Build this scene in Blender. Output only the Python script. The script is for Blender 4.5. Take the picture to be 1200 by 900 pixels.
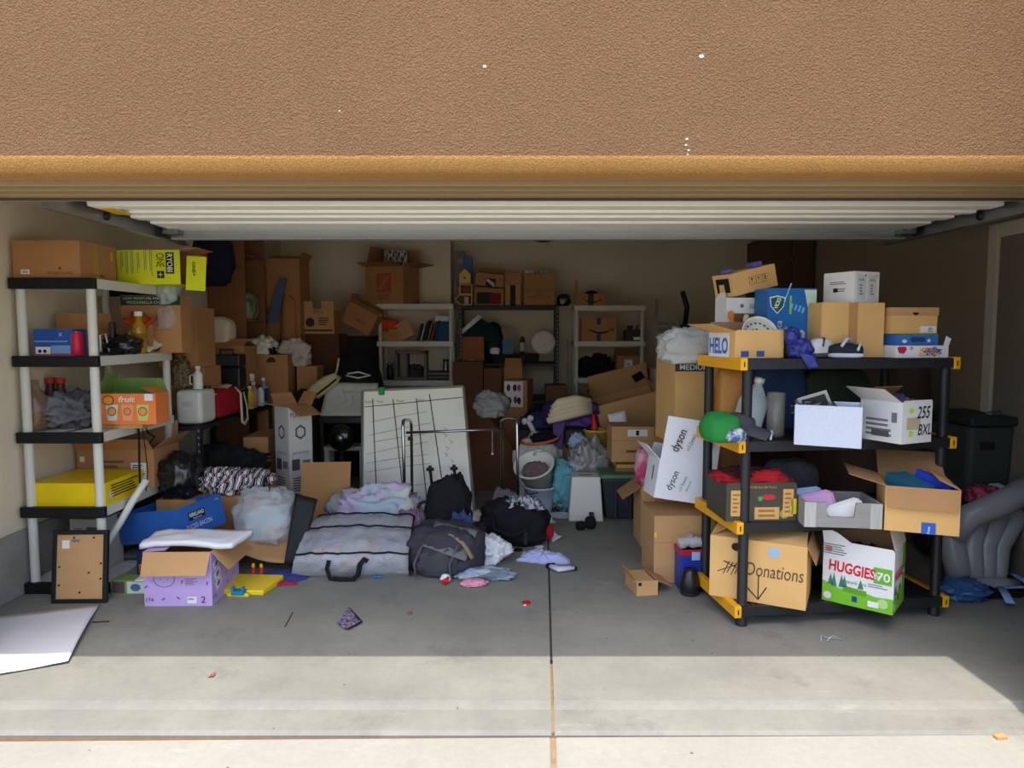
import bpy, math, random
from mathutils import Vector, Matrix, Euler, noise

for _o in list(bpy.data.objects):
    bpy.data.objects.remove(_o)
sc = bpy.context.scene
COL = sc.collection
R = math.radians
sin, cos, pi = math.sin, math.cos, math.pi

# ------------------------------------------------------------ camera
CAM = Vector((0, 0, 1.53))
FPX = 820.0
YAW, PITCH = 0.0, math.atan(62 / FPX)
cd = bpy.data.cameras.new('camera')
cd.sensor_width = 36
cd.lens = FPX / 1200 * 36
cd.clip_start = .05
cam = bpy.data.objects.new('camera', cd)
COL.objects.link(cam)
cam.location = CAM
cam.rotation_euler = (pi / 2 - PITCH, 0, YAW)
sc.camera = cam

# ------------------------------------------------------------ sky, sun, exposure
world = bpy.data.worlds.new('sky')
sc.world = world
world.use_nodes = True
_n = world.node_tree.nodes
_sky = _n.new('ShaderNodeTexSky')
_sky.sky_type = 'NISHITA'
_sky.sun_disc = False
_sky.sun_elevation = R(68)
_sky.sun_rotation = R(188)
_sky.air_density = 1.0
_sky.dust_density = 2.5
_sky.ozone_density = 1.0
world.node_tree.links.new(_sky.outputs[0], _n['Background'].inputs[0])
_n['Background'].inputs[1].default_value = .43
sd = bpy.data.lights.new('sun', 'SUN')
sd.energy = 4.4
sd.angle = R(.53)
sd.color = (1, .95, .86)
sun = bpy.data.objects.new('sun', sd)
COL.objects.link(sun)
_el, _az = R(76.7), R(2)
sun.rotation_euler = Vector((-sin(_az) * cos(_el), cos(_az) * cos(_el), -sin(_el))).to_track_quat('-Z', 'Y').to_euler()
sun.location = (2, -6, 12)
vs = sc.view_settings
vs.view_transform = 'Standard'
vs.look = 'None'
vs.exposure = 0.0
vs.gamma = 1
vs.use_curve_mapping = False
try:
    sc.cycles.use_denoising = True
    sc.cycles.max_bounces = 10
    sc.cycles.diffuse_bounces = 7
    sc.cycles.transparent_max_bounces = 16
    sc.cycles.sample_clamp_indirect = 6
except Exception:
    pass

# ------------------------------------------------------------ helpers
_f = Vector((-sin(YAW) * cos(PITCH), cos(YAW) * cos(PITCH), -sin(PITCH)))
_r = Vector((cos(YAW), sin(YAW), 0))
_u = _r.cross(_f)

def ray(px, py):
    return _f + _r * ((px - 600) / FPX) - _u * ((py - 450) / FPX)

def at(px, py, Y):
    d = ray(px, py)
    return CAM + d * (Y / d.y)

def flo(px, py, z=0.0):
    d = ray(px, py)
    return CAM + d * ((z - CAM.z) / d.z)

def F(x0, y0, x1, y1, Y):
    """real centre x, base z, width and height of a front face standing at depth Y"""
    a, b = at(x0, (y0 + y1) / 2, Y), at(x1, (y0 + y1) / 2, Y)
    t, u = at((x0 + x1) / 2, y0, Y), at((x0 + x1) / 2, y1, Y)
    return (a.x + b.x) / 2, u.z, b.x - a.x, t.z - u.z

def lin(c):
    return tuple((v / 255 / 12.92) if v / 255 <= .04045 else ((v / 255 + .055) / 1.055) ** 2.4 for v in c)

MATS = {}

def mat(key, rgb, rough=.75, var=.12, scale=9, bump=0, bscale=60, metal=0, spec=.3, stretch=None, rgb2=None, alpha=1, sub=0):
    if key in MATS:
        return MATS[key]
    m = bpy.data.materials.new(key)
    m.use_nodes = True
    nt = m.node_tree
    n, l = nt.nodes, nt.links
    p = n['Principled BSDF']
    p.inputs['Roughness'].default_value = rough
    p.inputs['Metallic'].default_value = metal
    p.inputs['Specular IOR Level'].default_value = spec
    c = lin(rgb)
    c2 = lin(rgb2) if rgb2 else tuple(min(1, v * (1 + var)) for v in c)
    tc = n.new('ShaderNodeTexCoord')
    src = tc.outputs['Object']
    if stretch:
        mp = n.new('ShaderNodeMapping')
        mp.inputs['Scale'].default_value = stretch
        l.new(src, mp.inputs[0])
        src = mp.outputs[0]
    nz = n.new('ShaderNodeTexNoise')
    nz.inputs['Scale'].default_value = scale
    nz.inputs['Detail'].default_value = 5
    l.new(src, nz.inputs[0])
    mx = n.new('ShaderNodeMix')
    mx.data_type = 'RGBA'
    mx.inputs[6].default_value = tuple(v * (1 - var) for v in c) + (1,)
    mx.inputs[7].default_value = c2 + (1,)
    if rgb2:
        rp = n.new('ShaderNodeValToRGB')
        rp.color_ramp.elements[0].position = .42
        rp.color_ramp.elements[1].position = .58
        l.new(nz.outputs[0], rp.inputs[0])
        l.new(rp.outputs[0], mx.inputs[0])
    else:
        l.new(nz.outputs[0], mx.inputs[0])
    l.new(mx.outputs[2], p.inputs['Base Color'])
    if bump:
        nb = n.new('ShaderNodeTexNoise')
        nb.inputs['Scale'].default_value = bscale
        nb.inputs['Detail'].default_value = 4
        l.new(src, nb.inputs[0])
        bp = n.new('ShaderNodeBump')
        bp.inputs['Strength'].default_value = bump
        bp.inputs['Distance'].default_value = .01
        l.new(nb.outputs[0], bp.inputs['Height'])
        l.new(bp.outputs[0], p.inputs['Normal'])
    if alpha < 1:
        tr = n.new('ShaderNodeBsdfTransparent')
        ms = n.new('ShaderNodeMixShader')
        ms.inputs[0].default_value = alpha
        l.new(tr.outputs[0], ms.inputs[1])
        l.new(p.outputs[0], ms.inputs[2])
        l.new(ms.outputs[0], n['Material Output'].inputs[0])
    MATS[key] = m
    return m

def c_(r, g, b, rough=.7, **k):
    """plain coloured material keyed by its colour"""
    return mat('paint_%d_%d_%d_%d' % (r, g, b, int(rough * 100)), (r, g, b), rough, **k)

class MB:
    def __init__(s):
        s.v, s.f, s.m = [], [], []

    def add(s, vs, fs, m=0, M=None):
        k = len(s.v)
        for v in vs:
            v = Vector(v)
            s.v.append(M @ v if M else v)
        for q in fs:
            s.f.append([k + i for i in q])
            s.m.append(m)
        return s

    def box(s, x0, x1, y0, y1, z0, z1, m=0, M=None):
        return s.add([(x0, y0, z0), (x1, y0, z0), (x1, y1, z0), (x0, y1, z0), (x0, y0, z1), (x1, y0, z1), (x1, y1, z1), (x0, y1, z1)],
                     [(0, 3, 2, 1), (4, 5, 6, 7), (0, 1, 5, 4), (1, 2, 6, 5), (2, 3, 7, 6), (3, 0, 4, 7)], m, M)

    def cbox(s, c, d, m=0, M=None):
        return s.box(c[0] - d[0] / 2, c[0] + d[0] / 2, c[1] - d[1] / 2, c[1] + d[1] / 2, c[2] - d[2] / 2, c[2] + d[2] / 2, m, M)

    def tube(s, pts, r, n=8, m=0, flat=1.0, closed=False, thin=1.0):
        pts = [Vector(p) for p in pts]
        k = len(s.v)
        N = len(pts)
        rr = r if isinstance(r, (list, tuple)) else [r] * N
        up = None
        for i, p in enumerate(pts):
            a = pts[(i - 1) % N] if (closed or i > 0) else pts[i]
            b = pts[(i + 1) % N] if (closed or i < N - 1) else pts[i]
            t = (b - a).normalized()
            if up is None:
                up = Vector((0, 0, 1)) if abs(t.z) < .9 else Vector((1, 0, 0))
            sd_ = t.cross(up).normalized()
            up = sd_.cross(t).normalized()
            for j in range(n):
                w = 2 * pi * j / n
                s.v.append(p + sd_ * (cos(w) * rr[i] * thin) + up * (sin(w) * rr[i] * flat))
        for i in range(N if closed else N - 1):
            for j in range(n):
                a, b = k + i * n, k + ((i + 1) % N) * n
                s.f.append([a + j, a + (j + 1) % n, b + (j + 1) % n, b + j])
                s.m.append(m)
        if not closed:
            s.f.append([k + j for j in range(n)][::-1]); s.m.append(m)
            s.f.append([k + (N - 1) * n + j for j in range(n)]); s.m.append(m)
        return s

    def lathe(s, prof, n=16, m=0, M=None, sx=1, sy=1):
        vs, fs = [], []
        for r, z in prof:
            for j in range(n):
                w = 2 * pi * j / n
                vs.append((r * cos(w) * sx, r * sin(w) * sy, z))
        for i in range(len(prof) - 1):
            for j in range(n):
                fs.append((i * n + j, i * n + (j + 1) % n, (i + 1) * n + (j + 1) % n, (i + 1) * n + j))
        fs.append(tuple(range(n))[::-1])
        fs.append(tuple((len(prof) - 1) * n + j for j in range(n)))
        return s.add(vs, fs, m, M)

    def prism(s, poly, y0, y1, m=0, M=None):
        """polygon in x,z extruded along y"""
        n = len(poly)
        vs = [(x, y0, z) for x, z in poly] + [(x, y1, z) for x, z in poly]
        fs = [tuple(range(n)), tuple(range(n, 2 * n))[::-1]]
        fs += [(i, n + i, n + (i + 1) % n, (i + 1) % n) for i in range(n)]
        return s.add(vs, fs, m, M)

    def build(s, name, mats, parent=None, smooth=False, bev=0, loc=None, rot=None, seg=2):
        me = bpy.data.meshes.new(name)
        me.from_pydata([tuple(v) for v in s.v], [], s.f)
        for m in (mats if isinstance(mats, (list, tuple)) else [mats]):
            me.materials.append(m)
        me.polygons.foreach_set('material_index', s.m)
        if smooth:
            me.polygons.foreach_set('use_smooth', [True] * len(s.f))
        me.update()
        o = bpy.data.objects.new(name, me)
        COL.objects.link(o)
        if parent is not None:
            o.parent = parent
        if loc is not None:
            o.location = loc
        if rot is not None:
            o.rotation_euler = rot
        if bev:
            b = o.modifiers.new('bevel', 'BEVEL')
            b.width = bev
            b.segments = seg
            b.limit_method = 'ANGLE'
        return o

def tag(o, label, cat, group=None, kind=None):
    o['label'] = label
    o['category'] = cat
    if group:
        o['group'] = group
    if kind:
        o['kind'] = kind
    return o

def thing(name, label, cat, loc=(0, 0, 0), rot=(0, 0, 0), group=None):
    o = bpy.data.objects.new(name, None)
    o.empty_display_size = .05
    COL.objects.link(o)
    o.location = loc
    o.rotation_euler = rot
    return tag(o, label, cat, group)

def struct(o):
    o['kind'] = 'structure'
    return o

# ------------------------------------------------------------ shared materials
CARD = mat('cardboard', (196, 152, 104), .85, .13, 5, .12, 150, stretch=(1, 1, 3))
CARD_D = mat('cardboard_brown', (180, 130, 84), .85, .15, 5, .1, 150)
CARD_L = mat('cardboard_light', (222, 176, 112), .85, .1, 5, .1, 150)
CARD_IN = mat('cardboard_inside', (176, 134, 92), .9, .12, 6)
TAPE = mat('packing_tape', (188, 140, 84), .25, .06, 5, spec=.5)
WHITE = mat('white_paper', (232, 232, 230), .6, .05, 4)
WCARD = mat('white_card', (226, 226, 226), .55, .06, 4)
INK = mat('black_ink', (28, 26, 28), .6, .1)
INKG = mat('grey_ink', (120, 120, 122), .6, .1)
BLACKP = mat('black_plastic', (30, 30, 33), .45, .15, 12, spec=.5)
BLACKC = mat('black_cloth', (27, 26, 29), .95, .3, 18, .3, 120)
GREYC = mat('charcoal_cloth', (70, 70, 76), .95, .25, 16, .3, 120)
WPLAST = mat('white_plastic', (222, 220, 208), .45, .05, 6, spec=.5)
CREAM = mat('cream_plastic', (205, 203, 190), .5, .07, 7, spec=.4)
STEEL = mat('steel', (150, 150, 152), .35, .08, 9, metal=.9)
CHROME = mat('chrome', (176, 176, 180), .22, .05, 9, metal=1)
DSTEEL = mat('dark_steel', (52, 54, 58), .5, .12, 9, metal=.4)
CLEARP = mat('clear_plastic', (226, 232, 235), .25, .05, 8, alpha=.34, spec=.6)
MILKY = mat('milky_plastic', (225, 230, 232), .35, .05, 8, alpha=.72, spec=.5)

DIM = {}

def carton_px(name, label, a, b, z, ytop, d, **k):
    """box whose front lower edge runs between two pixels on the level z"""
    pl, pr = flo(a[0], a[1], z), flo(b[0], b[1], z)
    e = pr - pl
    ang = math.atan2(e.y, e.x)
    c = (pl + pr) / 2 + Vector((-sin(ang), cos(ang), 0)) * d / 2
    md = (pl + pr) / 2
    h = at((a[0] + b[0]) / 2, ytop, md.y).z - z
    return carton(name, label, c.x, c.y, z, e.length, d, h, rz=math.degrees(ang), **k)

def carton(name, label, x, y, z, w, d, h, rz=0, rx=0, ry=0, m=None, inner=None, flaps=None, fl=None, tape=None, cat='box', group=None, yf=None):
    """cardboard box standing with its base centre at x,y,z; flaps: side -> opening angle (0 shut, 90 up, 180 out, 270 down)"""
    m = m or CARD
    inner = inner or CARD_IN
    if yf is not None:
        y = yf + d / 2
    root = thing(name, label, cat, (x, y, z), (R(rx), R(ry), R(rz)), group)
    DIM[root.name] = (w, d, h)
    b = MB()
    t = .004
    X, Y = w / 2, d / 2
    if flaps:
        xi, yi = X - t, Y - t
        vs = [(-X, -Y, 0), (X, -Y, 0), (X, Y, 0), (-X, Y, 0), (-X, -Y, h), (X, -Y, h), (X, Y, h), (-X, Y, h),
              (-xi, -yi, t), (xi, -yi, t), (xi, yi, t), (-xi, yi, t), (-xi, -yi, h), (xi, -yi, h), (xi, yi, h), (-xi, yi, h)]
        b.add(vs, [(0, 3, 2, 1), (0, 1, 5, 4), (1, 2, 6, 5), (2, 3, 7, 6), (3, 0, 4, 7)], 0)
        k = len(b.f)
        b.f += [[8, 9, 10, 11], [8, 12, 13, 9], [9, 13, 14, 10], [10, 14, 15, 11], [11, 15, 12, 8],
                [4, 5, 13, 12], [5, 6, 14, 13], [6, 7, 15, 14], [7, 4, 12, 15]]
        b.m += [1] * 9
    else:
        b.box(-X, X, -Y, Y, 0, h)
        b.m = [0] * len(b.f)
    b.build('body', [m, inner], root)
    L0 = fl or min(w, d) / 2
    for sd_, a in (flaps or {}).items():
        L = L0
        if isinstance(a, tuple):
            a, L = a
        a = R(a)
        f = MB()
        if sd_ in 'fb':
            sg = 1 if sd_ == 'f' else -1
            o, ex, dr, nn, W = Vector((0, -sg * Y, h)), Vector((1, 0, 0)), Vector((0, sg * cos(a), sin(a))), Vector((0, -sg * sin(a), cos(a))), w - .006
        else:
            sg = 1 if sd_ == 'l' else -1
            o, ex, dr, nn, W = Vector((-sg * X, 0, h)), Vector((0, 1, 0)), Vector((sg * cos(a), 0, sin(a))), Vector((-sg * sin(a), 0, cos(a))), d - .006
        o = o + nn * .0015
        tt = .003
        A, B = o - ex * W / 2, o + ex * W / 2
        Cc, D = B + dr * L - ex * .006, A + dr * L + ex * .006
        lo = -nn * tt
        f.add([A, B, Cc, D, A + lo, B + lo, Cc + lo, D + lo], [(0, 1, 2, 3), ], 0)
        f.f += [[7, 6, 5, 4], [0, 4, 5, 1], [1, 5, 6, 2], [2, 6, 7, 3], [3, 7, 4, 0]]
        f.m += [1] * 5
        f.build('flap', [m, inner], root)
    if tape:
        s_ = MB()
        tw = min(.05, w * .2)
        if tape == 'x':
            s_.box(-X - .001, X + .001, -tw / 2, tw / 2, h, h + .0012)
            s_.box(X, X + .0012, -tw / 2, tw / 2, h * .72, h)
            s_.box(-X - .0012, -X, -tw / 2, tw / 2, h * .72, h)
        elif tape == 'v':
            s_.box(-tw / 2, tw / 2, -Y - .0012, -Y, 0, h)
        else:
            s_.box(-tw / 2, tw / 2, -Y - .001, Y + .001, h, h + .0012)
            s_.box(-tw / 2, tw / 2, -Y - .0012, -Y, h * .7, h)
        s_.build('tape', TAPE, root)
    return root

def frame_of(root, face, u, v, e=.0016):
    w, d, h = DIM[root.name]
    if face == 'f':
        return Matrix(((1, 0, 0, u * w), (0, 0, -1, -d / 2 - e), (0, 1, 0, v * h), (0, 0, 0, 1)))
    if face == 'r':
        return Matrix(((0, 0, 1, w / 2 + e), (1, 0, 0, u * d), (0, 1, 0, v * h), (0, 0, 0, 1)))
    if face == 'l':
        return Matrix(((0, 0, -1, -w / 2 - e), (-1, 0, 0, -u * d), (0, 1, 0, v * h), (0, 0, 0, 1)))
    return Matrix(((1, 0, 0, u * w), (0, 1, 0, (v - .5) * d), (0, 0, 1, h + e), (0, 0, 0, 1)))

def text(root, face, u, v, s, hgt, m=None, wid=None, rot=0, bold=0, name='lettering', e=.0022, M=None, parent=None, shear=0):
    """printed words, fitted to a height (and width) in metres, centred on a point of a box face"""
    cu = bpy.data.curves.new('t', 'FONT')
    cu.body = s
    cu.size = 1
    cu.offset = bold
    cu.shear = shear
    cu.align_x = 'CENTER'
    cu.resolution_u = 3
    ob = bpy.data.objects.new('t', cu)
    COL.objects.link(ob)
    dg = bpy.context.evaluated_depsgraph_get()
    me = bpy.data.meshes.new_from_object(ob.evaluated_get(dg))
    bpy.data.objects.remove(ob)
    xs = [q.co.x for q in me.vertices]
    ys = [q.co.y for q in me.vertices]
    cx, cy = (min(xs) + max(xs)) / 2, (min(ys) + max(ys)) / 2
    k = hgt / (max(ys) - min(ys))
    kx = wid / (max(xs) - min(xs)) if wid else k
    T = (M if M is not None else frame_of(root, face, u, v, e)) @ Matrix.Rotation(R(rot), 4, 'Z')
    for q in me.vertices:
        q.co = T @ Vector(((q.co.x - cx) * kx, (q.co.y - cy) * k, 0))
    me.materials.clear()
    me.materials.append(m or INK)
    me.name = name
    o = bpy.data.objects.new(name, me)
    COL.objects.link(o)
    o.parent = parent or root
    return o

def decal(root, face, u, v, su, sv, m, name='sticker', rot=0, e=.0006, poly=None, bars=0):
    """flat printed patch on a box face, su x sv metres; poly in unit coordinates; bars prints rows"""
    T = frame_of(root, face, u, v, e) @ Matrix.Rotation(R(rot), 4, 'Z')
    b = MB()
    if poly:
        b.add([(x * su, y * sv, 0) for x, y in poly], [tuple(range(len(poly)))], 0, T)
    elif bars:
        rnd = random.Random(int(abs(u) * 997 + v * 313 + bars))
        for i in range(bars):
            y0 = sv / 2 - sv * (i + .25) / bars
            y1 = sv / 2 - sv * (i + .72) / bars
            x1 = -su / 2 + su * rnd.uniform(.6, 1)
            b.add([(-su / 2, y1, 0), (x1, y1, 0), (x1, y0, 0), (-su / 2, y0, 0)], [(0, 1, 2, 3)], 0, T)
    else:
        b.box(-su / 2, su / 2, -sv / 2, sv / 2, -.0004, .0004, 0, T)
    return b.build(name, m, root)

def circle(n=20):
    return [(.5 * cos(2 * pi * i / n), .5 * sin(2 * pi * i / n)) for i in range(n)]

def fract(p, o=3):
    return noise.fractal(p, 1.0, 2.0, o)

def rdg(p):
    return (1 - min(1, 2.2 * abs(noise.noise(p)))) ** 1.5

def clump_mb(w, d, h, seed, fold, pick=None, n=60, k=34):
    b = MB()
    off = Vector((seed * 5.3, seed * 2.9, seed))
    sg = lambda v, q: math.copysign(abs(v) ** q, v)
    for j in range(k + 1):
        ph = -pi / 2 + pi * j / k
        for i in range(n):
            a = 2 * pi * i / n
            q = Vector((sg(cos(ph), .75) * sg(cos(a), .85), sg(cos(ph), .75) * sg(sin(a), .85), sin(ph)))
            wq = q * 1.5 + off
            wq = wq + Vector((noise.noise(wq), noise.noise(wq + Vector((5, 1, 2))), noise.noise(wq + Vector((1, 7, 3))))) * .55
            g = .26 * noise.noise(q * 1.4 + off) + fold * (.3 * (rdg(wq * 1.25) - .45) + .15 * (rdg(wq * 2.6) - .45))
            q = q * (1 + g)
            b.v.append(Vector((q.x * w / 2, q.y * d / 2, max(0, (q.z + .82) * h / 1.82))))
    for j in range(k):
        for i in range(n):
            b.f.append([j * n + i, j * n + (i + 1) % n, (j + 1) * n + (i + 1) % n, (j + 1) * n + i])
            b.m.append(pick(i / n, 1 - j / k) if pick else 0)
    return b

def heap(name, label, x, y, z, rx, ry, hz, m, seed=0, cat='clothing', group=None, rot=0, fold=.4, freq=2.6, p=1.6, parent=None, n=56, k=22, mats=None, pick=None):
    """crumpled cloth: a low spread, or a plump clump when it is tall for its width"""
    if hz > .75 * min(rx, ry):
        b = clump_mb(2 * rx, 2 * ry, hz, seed, .5 + fold, pick)
        o = b.build(name, mats or m, parent, smooth=True, loc=(x, y, z), rot=(0, 0, R(rot)))
        if parent is None:
            tag(o, label, cat, group)
        return o
    b = MB()
    off = Vector((seed * 7.31, seed * 3.17, seed * 1.7))
    ca, sa = cos(R(rot)), sin(R(rot))
    for j in range(k + 1):
        t = j / k
        for i in range(n):
            w = 2 * pi * i / n
            q = Vector((cos(w), sin(w), 0))
            rim = 1 + .5 * noise.noise(q * 1.2 + off) + .22 * noise.noise(q * 3.1 + off)
            X, Y = cos(w) * t * rim, sin(w) * t * rim
            pp = Vector((X * freq, Y * freq, 0)) * .8 + off
            pp = pp + Vector((noise.noise(pp), noise.noise(pp + Vector((9, 2, 1))), 0)) * .7
            env = max(0, 1 - t ** (p + .8)) ** .7
            hgt = hz * (env * (1 - fold) + fold * env * 1.2 * rdg(pp) + .35 * env ** .5 * rdg(pp * 2.4) + .05)
            hgt = max(.004, hgt)
            lx, ly = (X + .05 * noise.noise(pp * 2)) * rx, (Y + .05 * noise.noise(pp * 2 + Vector((8, 1, 3)))) * ry
            b.v.append(Vector((lx * ca - ly * sa, lx * sa + ly * ca, hgt)))
    for j in range(k):
        for i in range(n):
            b.f.append([j * n + i, (j + 1) * n + i, (j + 1) * n + (i + 1) % n, j * n + (i + 1) % n])
            b.m.append(pick(i / n, j / k) if pick else 0)
    base = len(b.v)
    for i in range(n):
        q = b.v[k * n + i]
        b.v.append(Vector((q.x * .97, q.y * .97, 0)))
    for i in range(n):
        b.f.append([k * n + i, base + i, base + (i + 1) % n, k * n + (i + 1) % n]); b.m.append(0)
    b.f.append([base + i for i in range(n)][::-1]); b.m.append(0)
    o = b.build(name, mats or m, parent, smooth=True, loc=(x, y, z))
    if parent is None:
        tag(o, label, cat, group)
    return o

def blob_mb(w, d, h, seed=0, amp=.12, freq=2.2, e=.6, n=44, k=26, b=None, M=None, m=0, crease=.5):
    """puffy sack sitting on z = 0"""
    b = b or MB()
    off = Vector((seed * 5.3, seed * 2.9, seed))
    sg = lambda v, q: math.copysign(abs(v) ** q, v)
    vs, fs = [], []
    for j in range(k + 1):
        ph = -pi / 2 + pi * j / k
        for i in range(n):
            w_ = 2 * pi * i / n
            q = Vector((sg(cos(ph), e) * sg(cos(w_), e), sg(cos(ph), e) * sg(sin(w_), e), sg(sin(ph), e)))
            a = amp * noise.noise(q * freq + off) + amp * crease * (1 - 2 * abs(noise.noise(q * freq * 2 + off))) * .6
            q = q * (1 + a)
            vs.append((q.x * w / 2, q.y * d / 2, max(0, (q.z + .9) * h / 1.9)))
    for j in range(k):
        for i in range(n):
            fs.append((j * n + i, j * n + (i + 1) % n, (j + 1) * n + (i + 1) % n, (j + 1) * n + i))
    return b.add(vs, fs, m, M)

def sack(name, label, x, y, z, w, d, h, m, seed=0, cat='bag', group=None, rz=0, amp=.14, freq=2.2, e=.7, parent=None, rx=0, ry=0, crease=.7, n=44, k=28):
    o = blob_mb(w, d, h, seed, amp, freq, e, crease=crease, n=n, k=k).build(name, m, parent, smooth=True, loc=(x, y, z), rot=(R(rx), R(ry), R(rz)))
    if parent is None:
        tag(o, label, cat, group)
    return o

def sheet(name, c, m, nx=16, ny=10, amp=0, freq=3, seed=0, th=.003, parent=None, label=None, cat=None, group=None, fn=None, smooth=True, m2=None):
    """thin panel between four corner points (order round the edge)"""
    c = [Vector(q) for q in c]
    nrm = (c[1] - c[0]).cross(c[3] - c[0]).normalized()
    off = Vector((seed * 3.3, seed * 1.1, seed * 4.7))
    b = MB()
    for s_ in (0, 1):
        for j in range(ny + 1):
            for i in range(nx + 1):
                u, v = i / nx, j / ny
                p = c[0] * (1 - u) * (1 - v) + c[1] * u * (1 - v) + c[2] * u * v + c[3] * (1 - u) * v
                dsp = amp * fract(Vector((u * freq, v * freq, 0)) + off) + (fn(u, v) if fn else 0)
                b.v.append(p + nrm * (dsp - s_ * th))
    W, N = nx + 1, (nx + 1) * (ny + 1)
    for j in range(ny):
        for i in range(nx):
            a = j * W + i
            b.f.append([a, a + 1, a + W + 1, a + W]); b.m.append(0)
            b.f.append([N + a, N + a + W, N + a + W + 1, N + a + 1]); b.m.append(1 if m2 else 0)
    edge = [i for i in range(nx)] + [nx + j * W for j in range(ny)] + [ny * W + nx - i for i in range(nx)] + [(ny - j) * W for j in range(ny)]
    for q in range(len(edge)):
        a, e2 = edge[q], edge[(q + 1) % len(edge)]
        b.f.append([a, N + a, N + e2, e2]); b.m.append(0)
    o = b.build(name, [m, m2] if m2 else m, parent, smooth=smooth)
    if label:
        tag(o, label, cat, group)
    return o

def bottle(name, label, x, y, z, r, h, m, capm=None, cat='bottle', group=None, neck=.4, shoulder=.68, lab=None, n=14, body_prof=None, liquid=None):
    root = thing(name, label, cat, (x, y, z), (0, 0, 0), group)
    prof = body_prof or [(r * .92, 0), (r, .01), (r, h * shoulder), (r * .85, h * (shoulder + .07)), (r * neck, h * (shoulder + .15)), (r * neck, h * .9)]
    MB().lathe(prof, n).build('body', m, root, smooth=True)
    if capm:
        MB().lathe([(r * neck * 1.2, h * .89), (r * neck * 1.2, h)], n).build('cap', capm, root, bev=.002)
    if lab:
        MB().lathe([(r * 1.012, h * .14), (r * 1.012, h * (shoulder - .08))], n).build('label', lab, root, smooth=True)
    return root

def obj1(mb, name, label, cat, m, group=None, **k):
    return tag(mb.build(name, m, None, **k), label, cat, group)
# ------------------------------------------------------------ structure: slab, drive, walls, ceiling, lintel, door
WL, WR, YB1, YB2, ZC = -2.865, 3.12, 8.8, 9.25, 2.75
FRONT = 2.68
SEAM = lambda y: .148 + (y - 2.35) * .0438

def concrete(key, a, b, stain, sc_=1.6, bump=.1):
    m = bpy.data.materials.new(key)
    m.use_nodes = True
    nt = m.node_tree; n, l = nt.nodes, nt.links
    p = n['Principled BSDF']
    p.inputs['Roughness'].default_value = .82
    p.inputs['Specular IOR Level'].default_value = .25
    tc = n.new('ShaderNodeTexCoord')
    def nz(s, det=6, rough=.6):
        q = n.new('ShaderNodeTexNoise')
        q.inputs['Scale'].default_value = s; q.inputs['Detail'].default_value = det; q.inputs['Roughness'].default_value = rough
        l.new(tc.outputs['Object'], q.inputs[0]); return q
    def ramp(src, lo, hi):
        q = n.new('ShaderNodeMapRange')
        q.inputs['From Min'].default_value = lo; q.inputs['From Max'].default_value = hi
        l.new(src, q.inputs[0]); return q.outputs[0]
    def mix(f, c1, c2):
        q = n.new('ShaderNodeMix'); q.data_type = 'RGBA'
        l.new(f, q.inputs[0])
        for k_, c in ((6, c1), (7, c2)):
            if isinstance(c, tuple): q.inputs[k_].default_value = c + (1,)
            else: l.new(c, q.inputs[k_])
        return q.outputs[2]
    base = mix(ramp(nz(sc_).outputs[0], .32, .68), lin(a), lin(b))
    fine = n.new('ShaderNodeMix'); fine.data_type = 'RGBA'; fine.blend_type = 'MULTIPLY'
    fine.inputs[0].default_value = 1
    l.new(base, fine.inputs[6])
    l.new(mix(ramp(nz(30, 5, .7).outputs[0], .3, .7), (.93, .93, .93), (1.05, 1.05, 1.05)), fine.inputs[7])
    st = mix(ramp(nz(2.1, 8, .72).outputs[0], .56, .78), fine.outputs[2], lin(stain))
    def streak(sx, sy, rz, lo, hi, col, src, off):
        mp = n.new('ShaderNodeMapping'); mp.inputs['Scale'].default_value = (sx, sy, 1); mp.inputs['Rotation'].default_value = (0, 0, rz); mp.inputs['Location'].default_value = (off, off * 2, 0)
        l.new(tc.outputs['Object'], mp.inputs[0])
        q = n.new('ShaderNodeTexNoise'); q.inputs['Scale'].default_value = 1; q.inputs['Detail'].default_value = 8; q.inputs['Roughness'].default_value = .72
        l.new(mp.outputs[0], q.inputs[0])
        return mix(ramp(q.outputs[0], lo, hi), src, col)
    st = streak(2.5, 9, .35, .62, .8, tuple(v * 1.35 for v in lin(b)), st, 3)
    st = streak(3.5, 12, -.2, .66, .8, tuple(v * .55 for v in lin(stain)), st, 8)
    # sparse dark specks
    v = n.new('ShaderNodeTexVoronoi'); v.inputs['Scale'].default_value = 7
    l.new(tc.outputs['Object'], v.inputs['Vector'])
    sp = mix(ramp(v.outputs['Distance'], .05, .03), st, lin((92, 86, 78)))
    l.new(sp, p.inputs['Base Color'])
    bp = n.new('ShaderNodeBump'); bp.inputs['Strength'].default_value = bump; bp.inputs['Distance'].default_value = .004
    l.new(nz(120, 4).outputs[0], bp.inputs['Height']); l.new(bp.outputs[0], p.inputs['Normal'])
    return m

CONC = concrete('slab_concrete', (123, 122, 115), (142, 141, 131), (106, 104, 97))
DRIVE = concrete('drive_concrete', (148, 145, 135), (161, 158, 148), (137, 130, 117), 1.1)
CURB = concrete('stem_wall_concrete', (138, 134, 126), (160, 156, 146), (120, 116, 108), 3)
FIL_D = mat('joint_filler_dark', (62, 58, 54), .95, .4, 60)
FIL_T = mat('joint_filler_tan', (146, 124, 94), .95, .4, 45, .6, 90)

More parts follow.
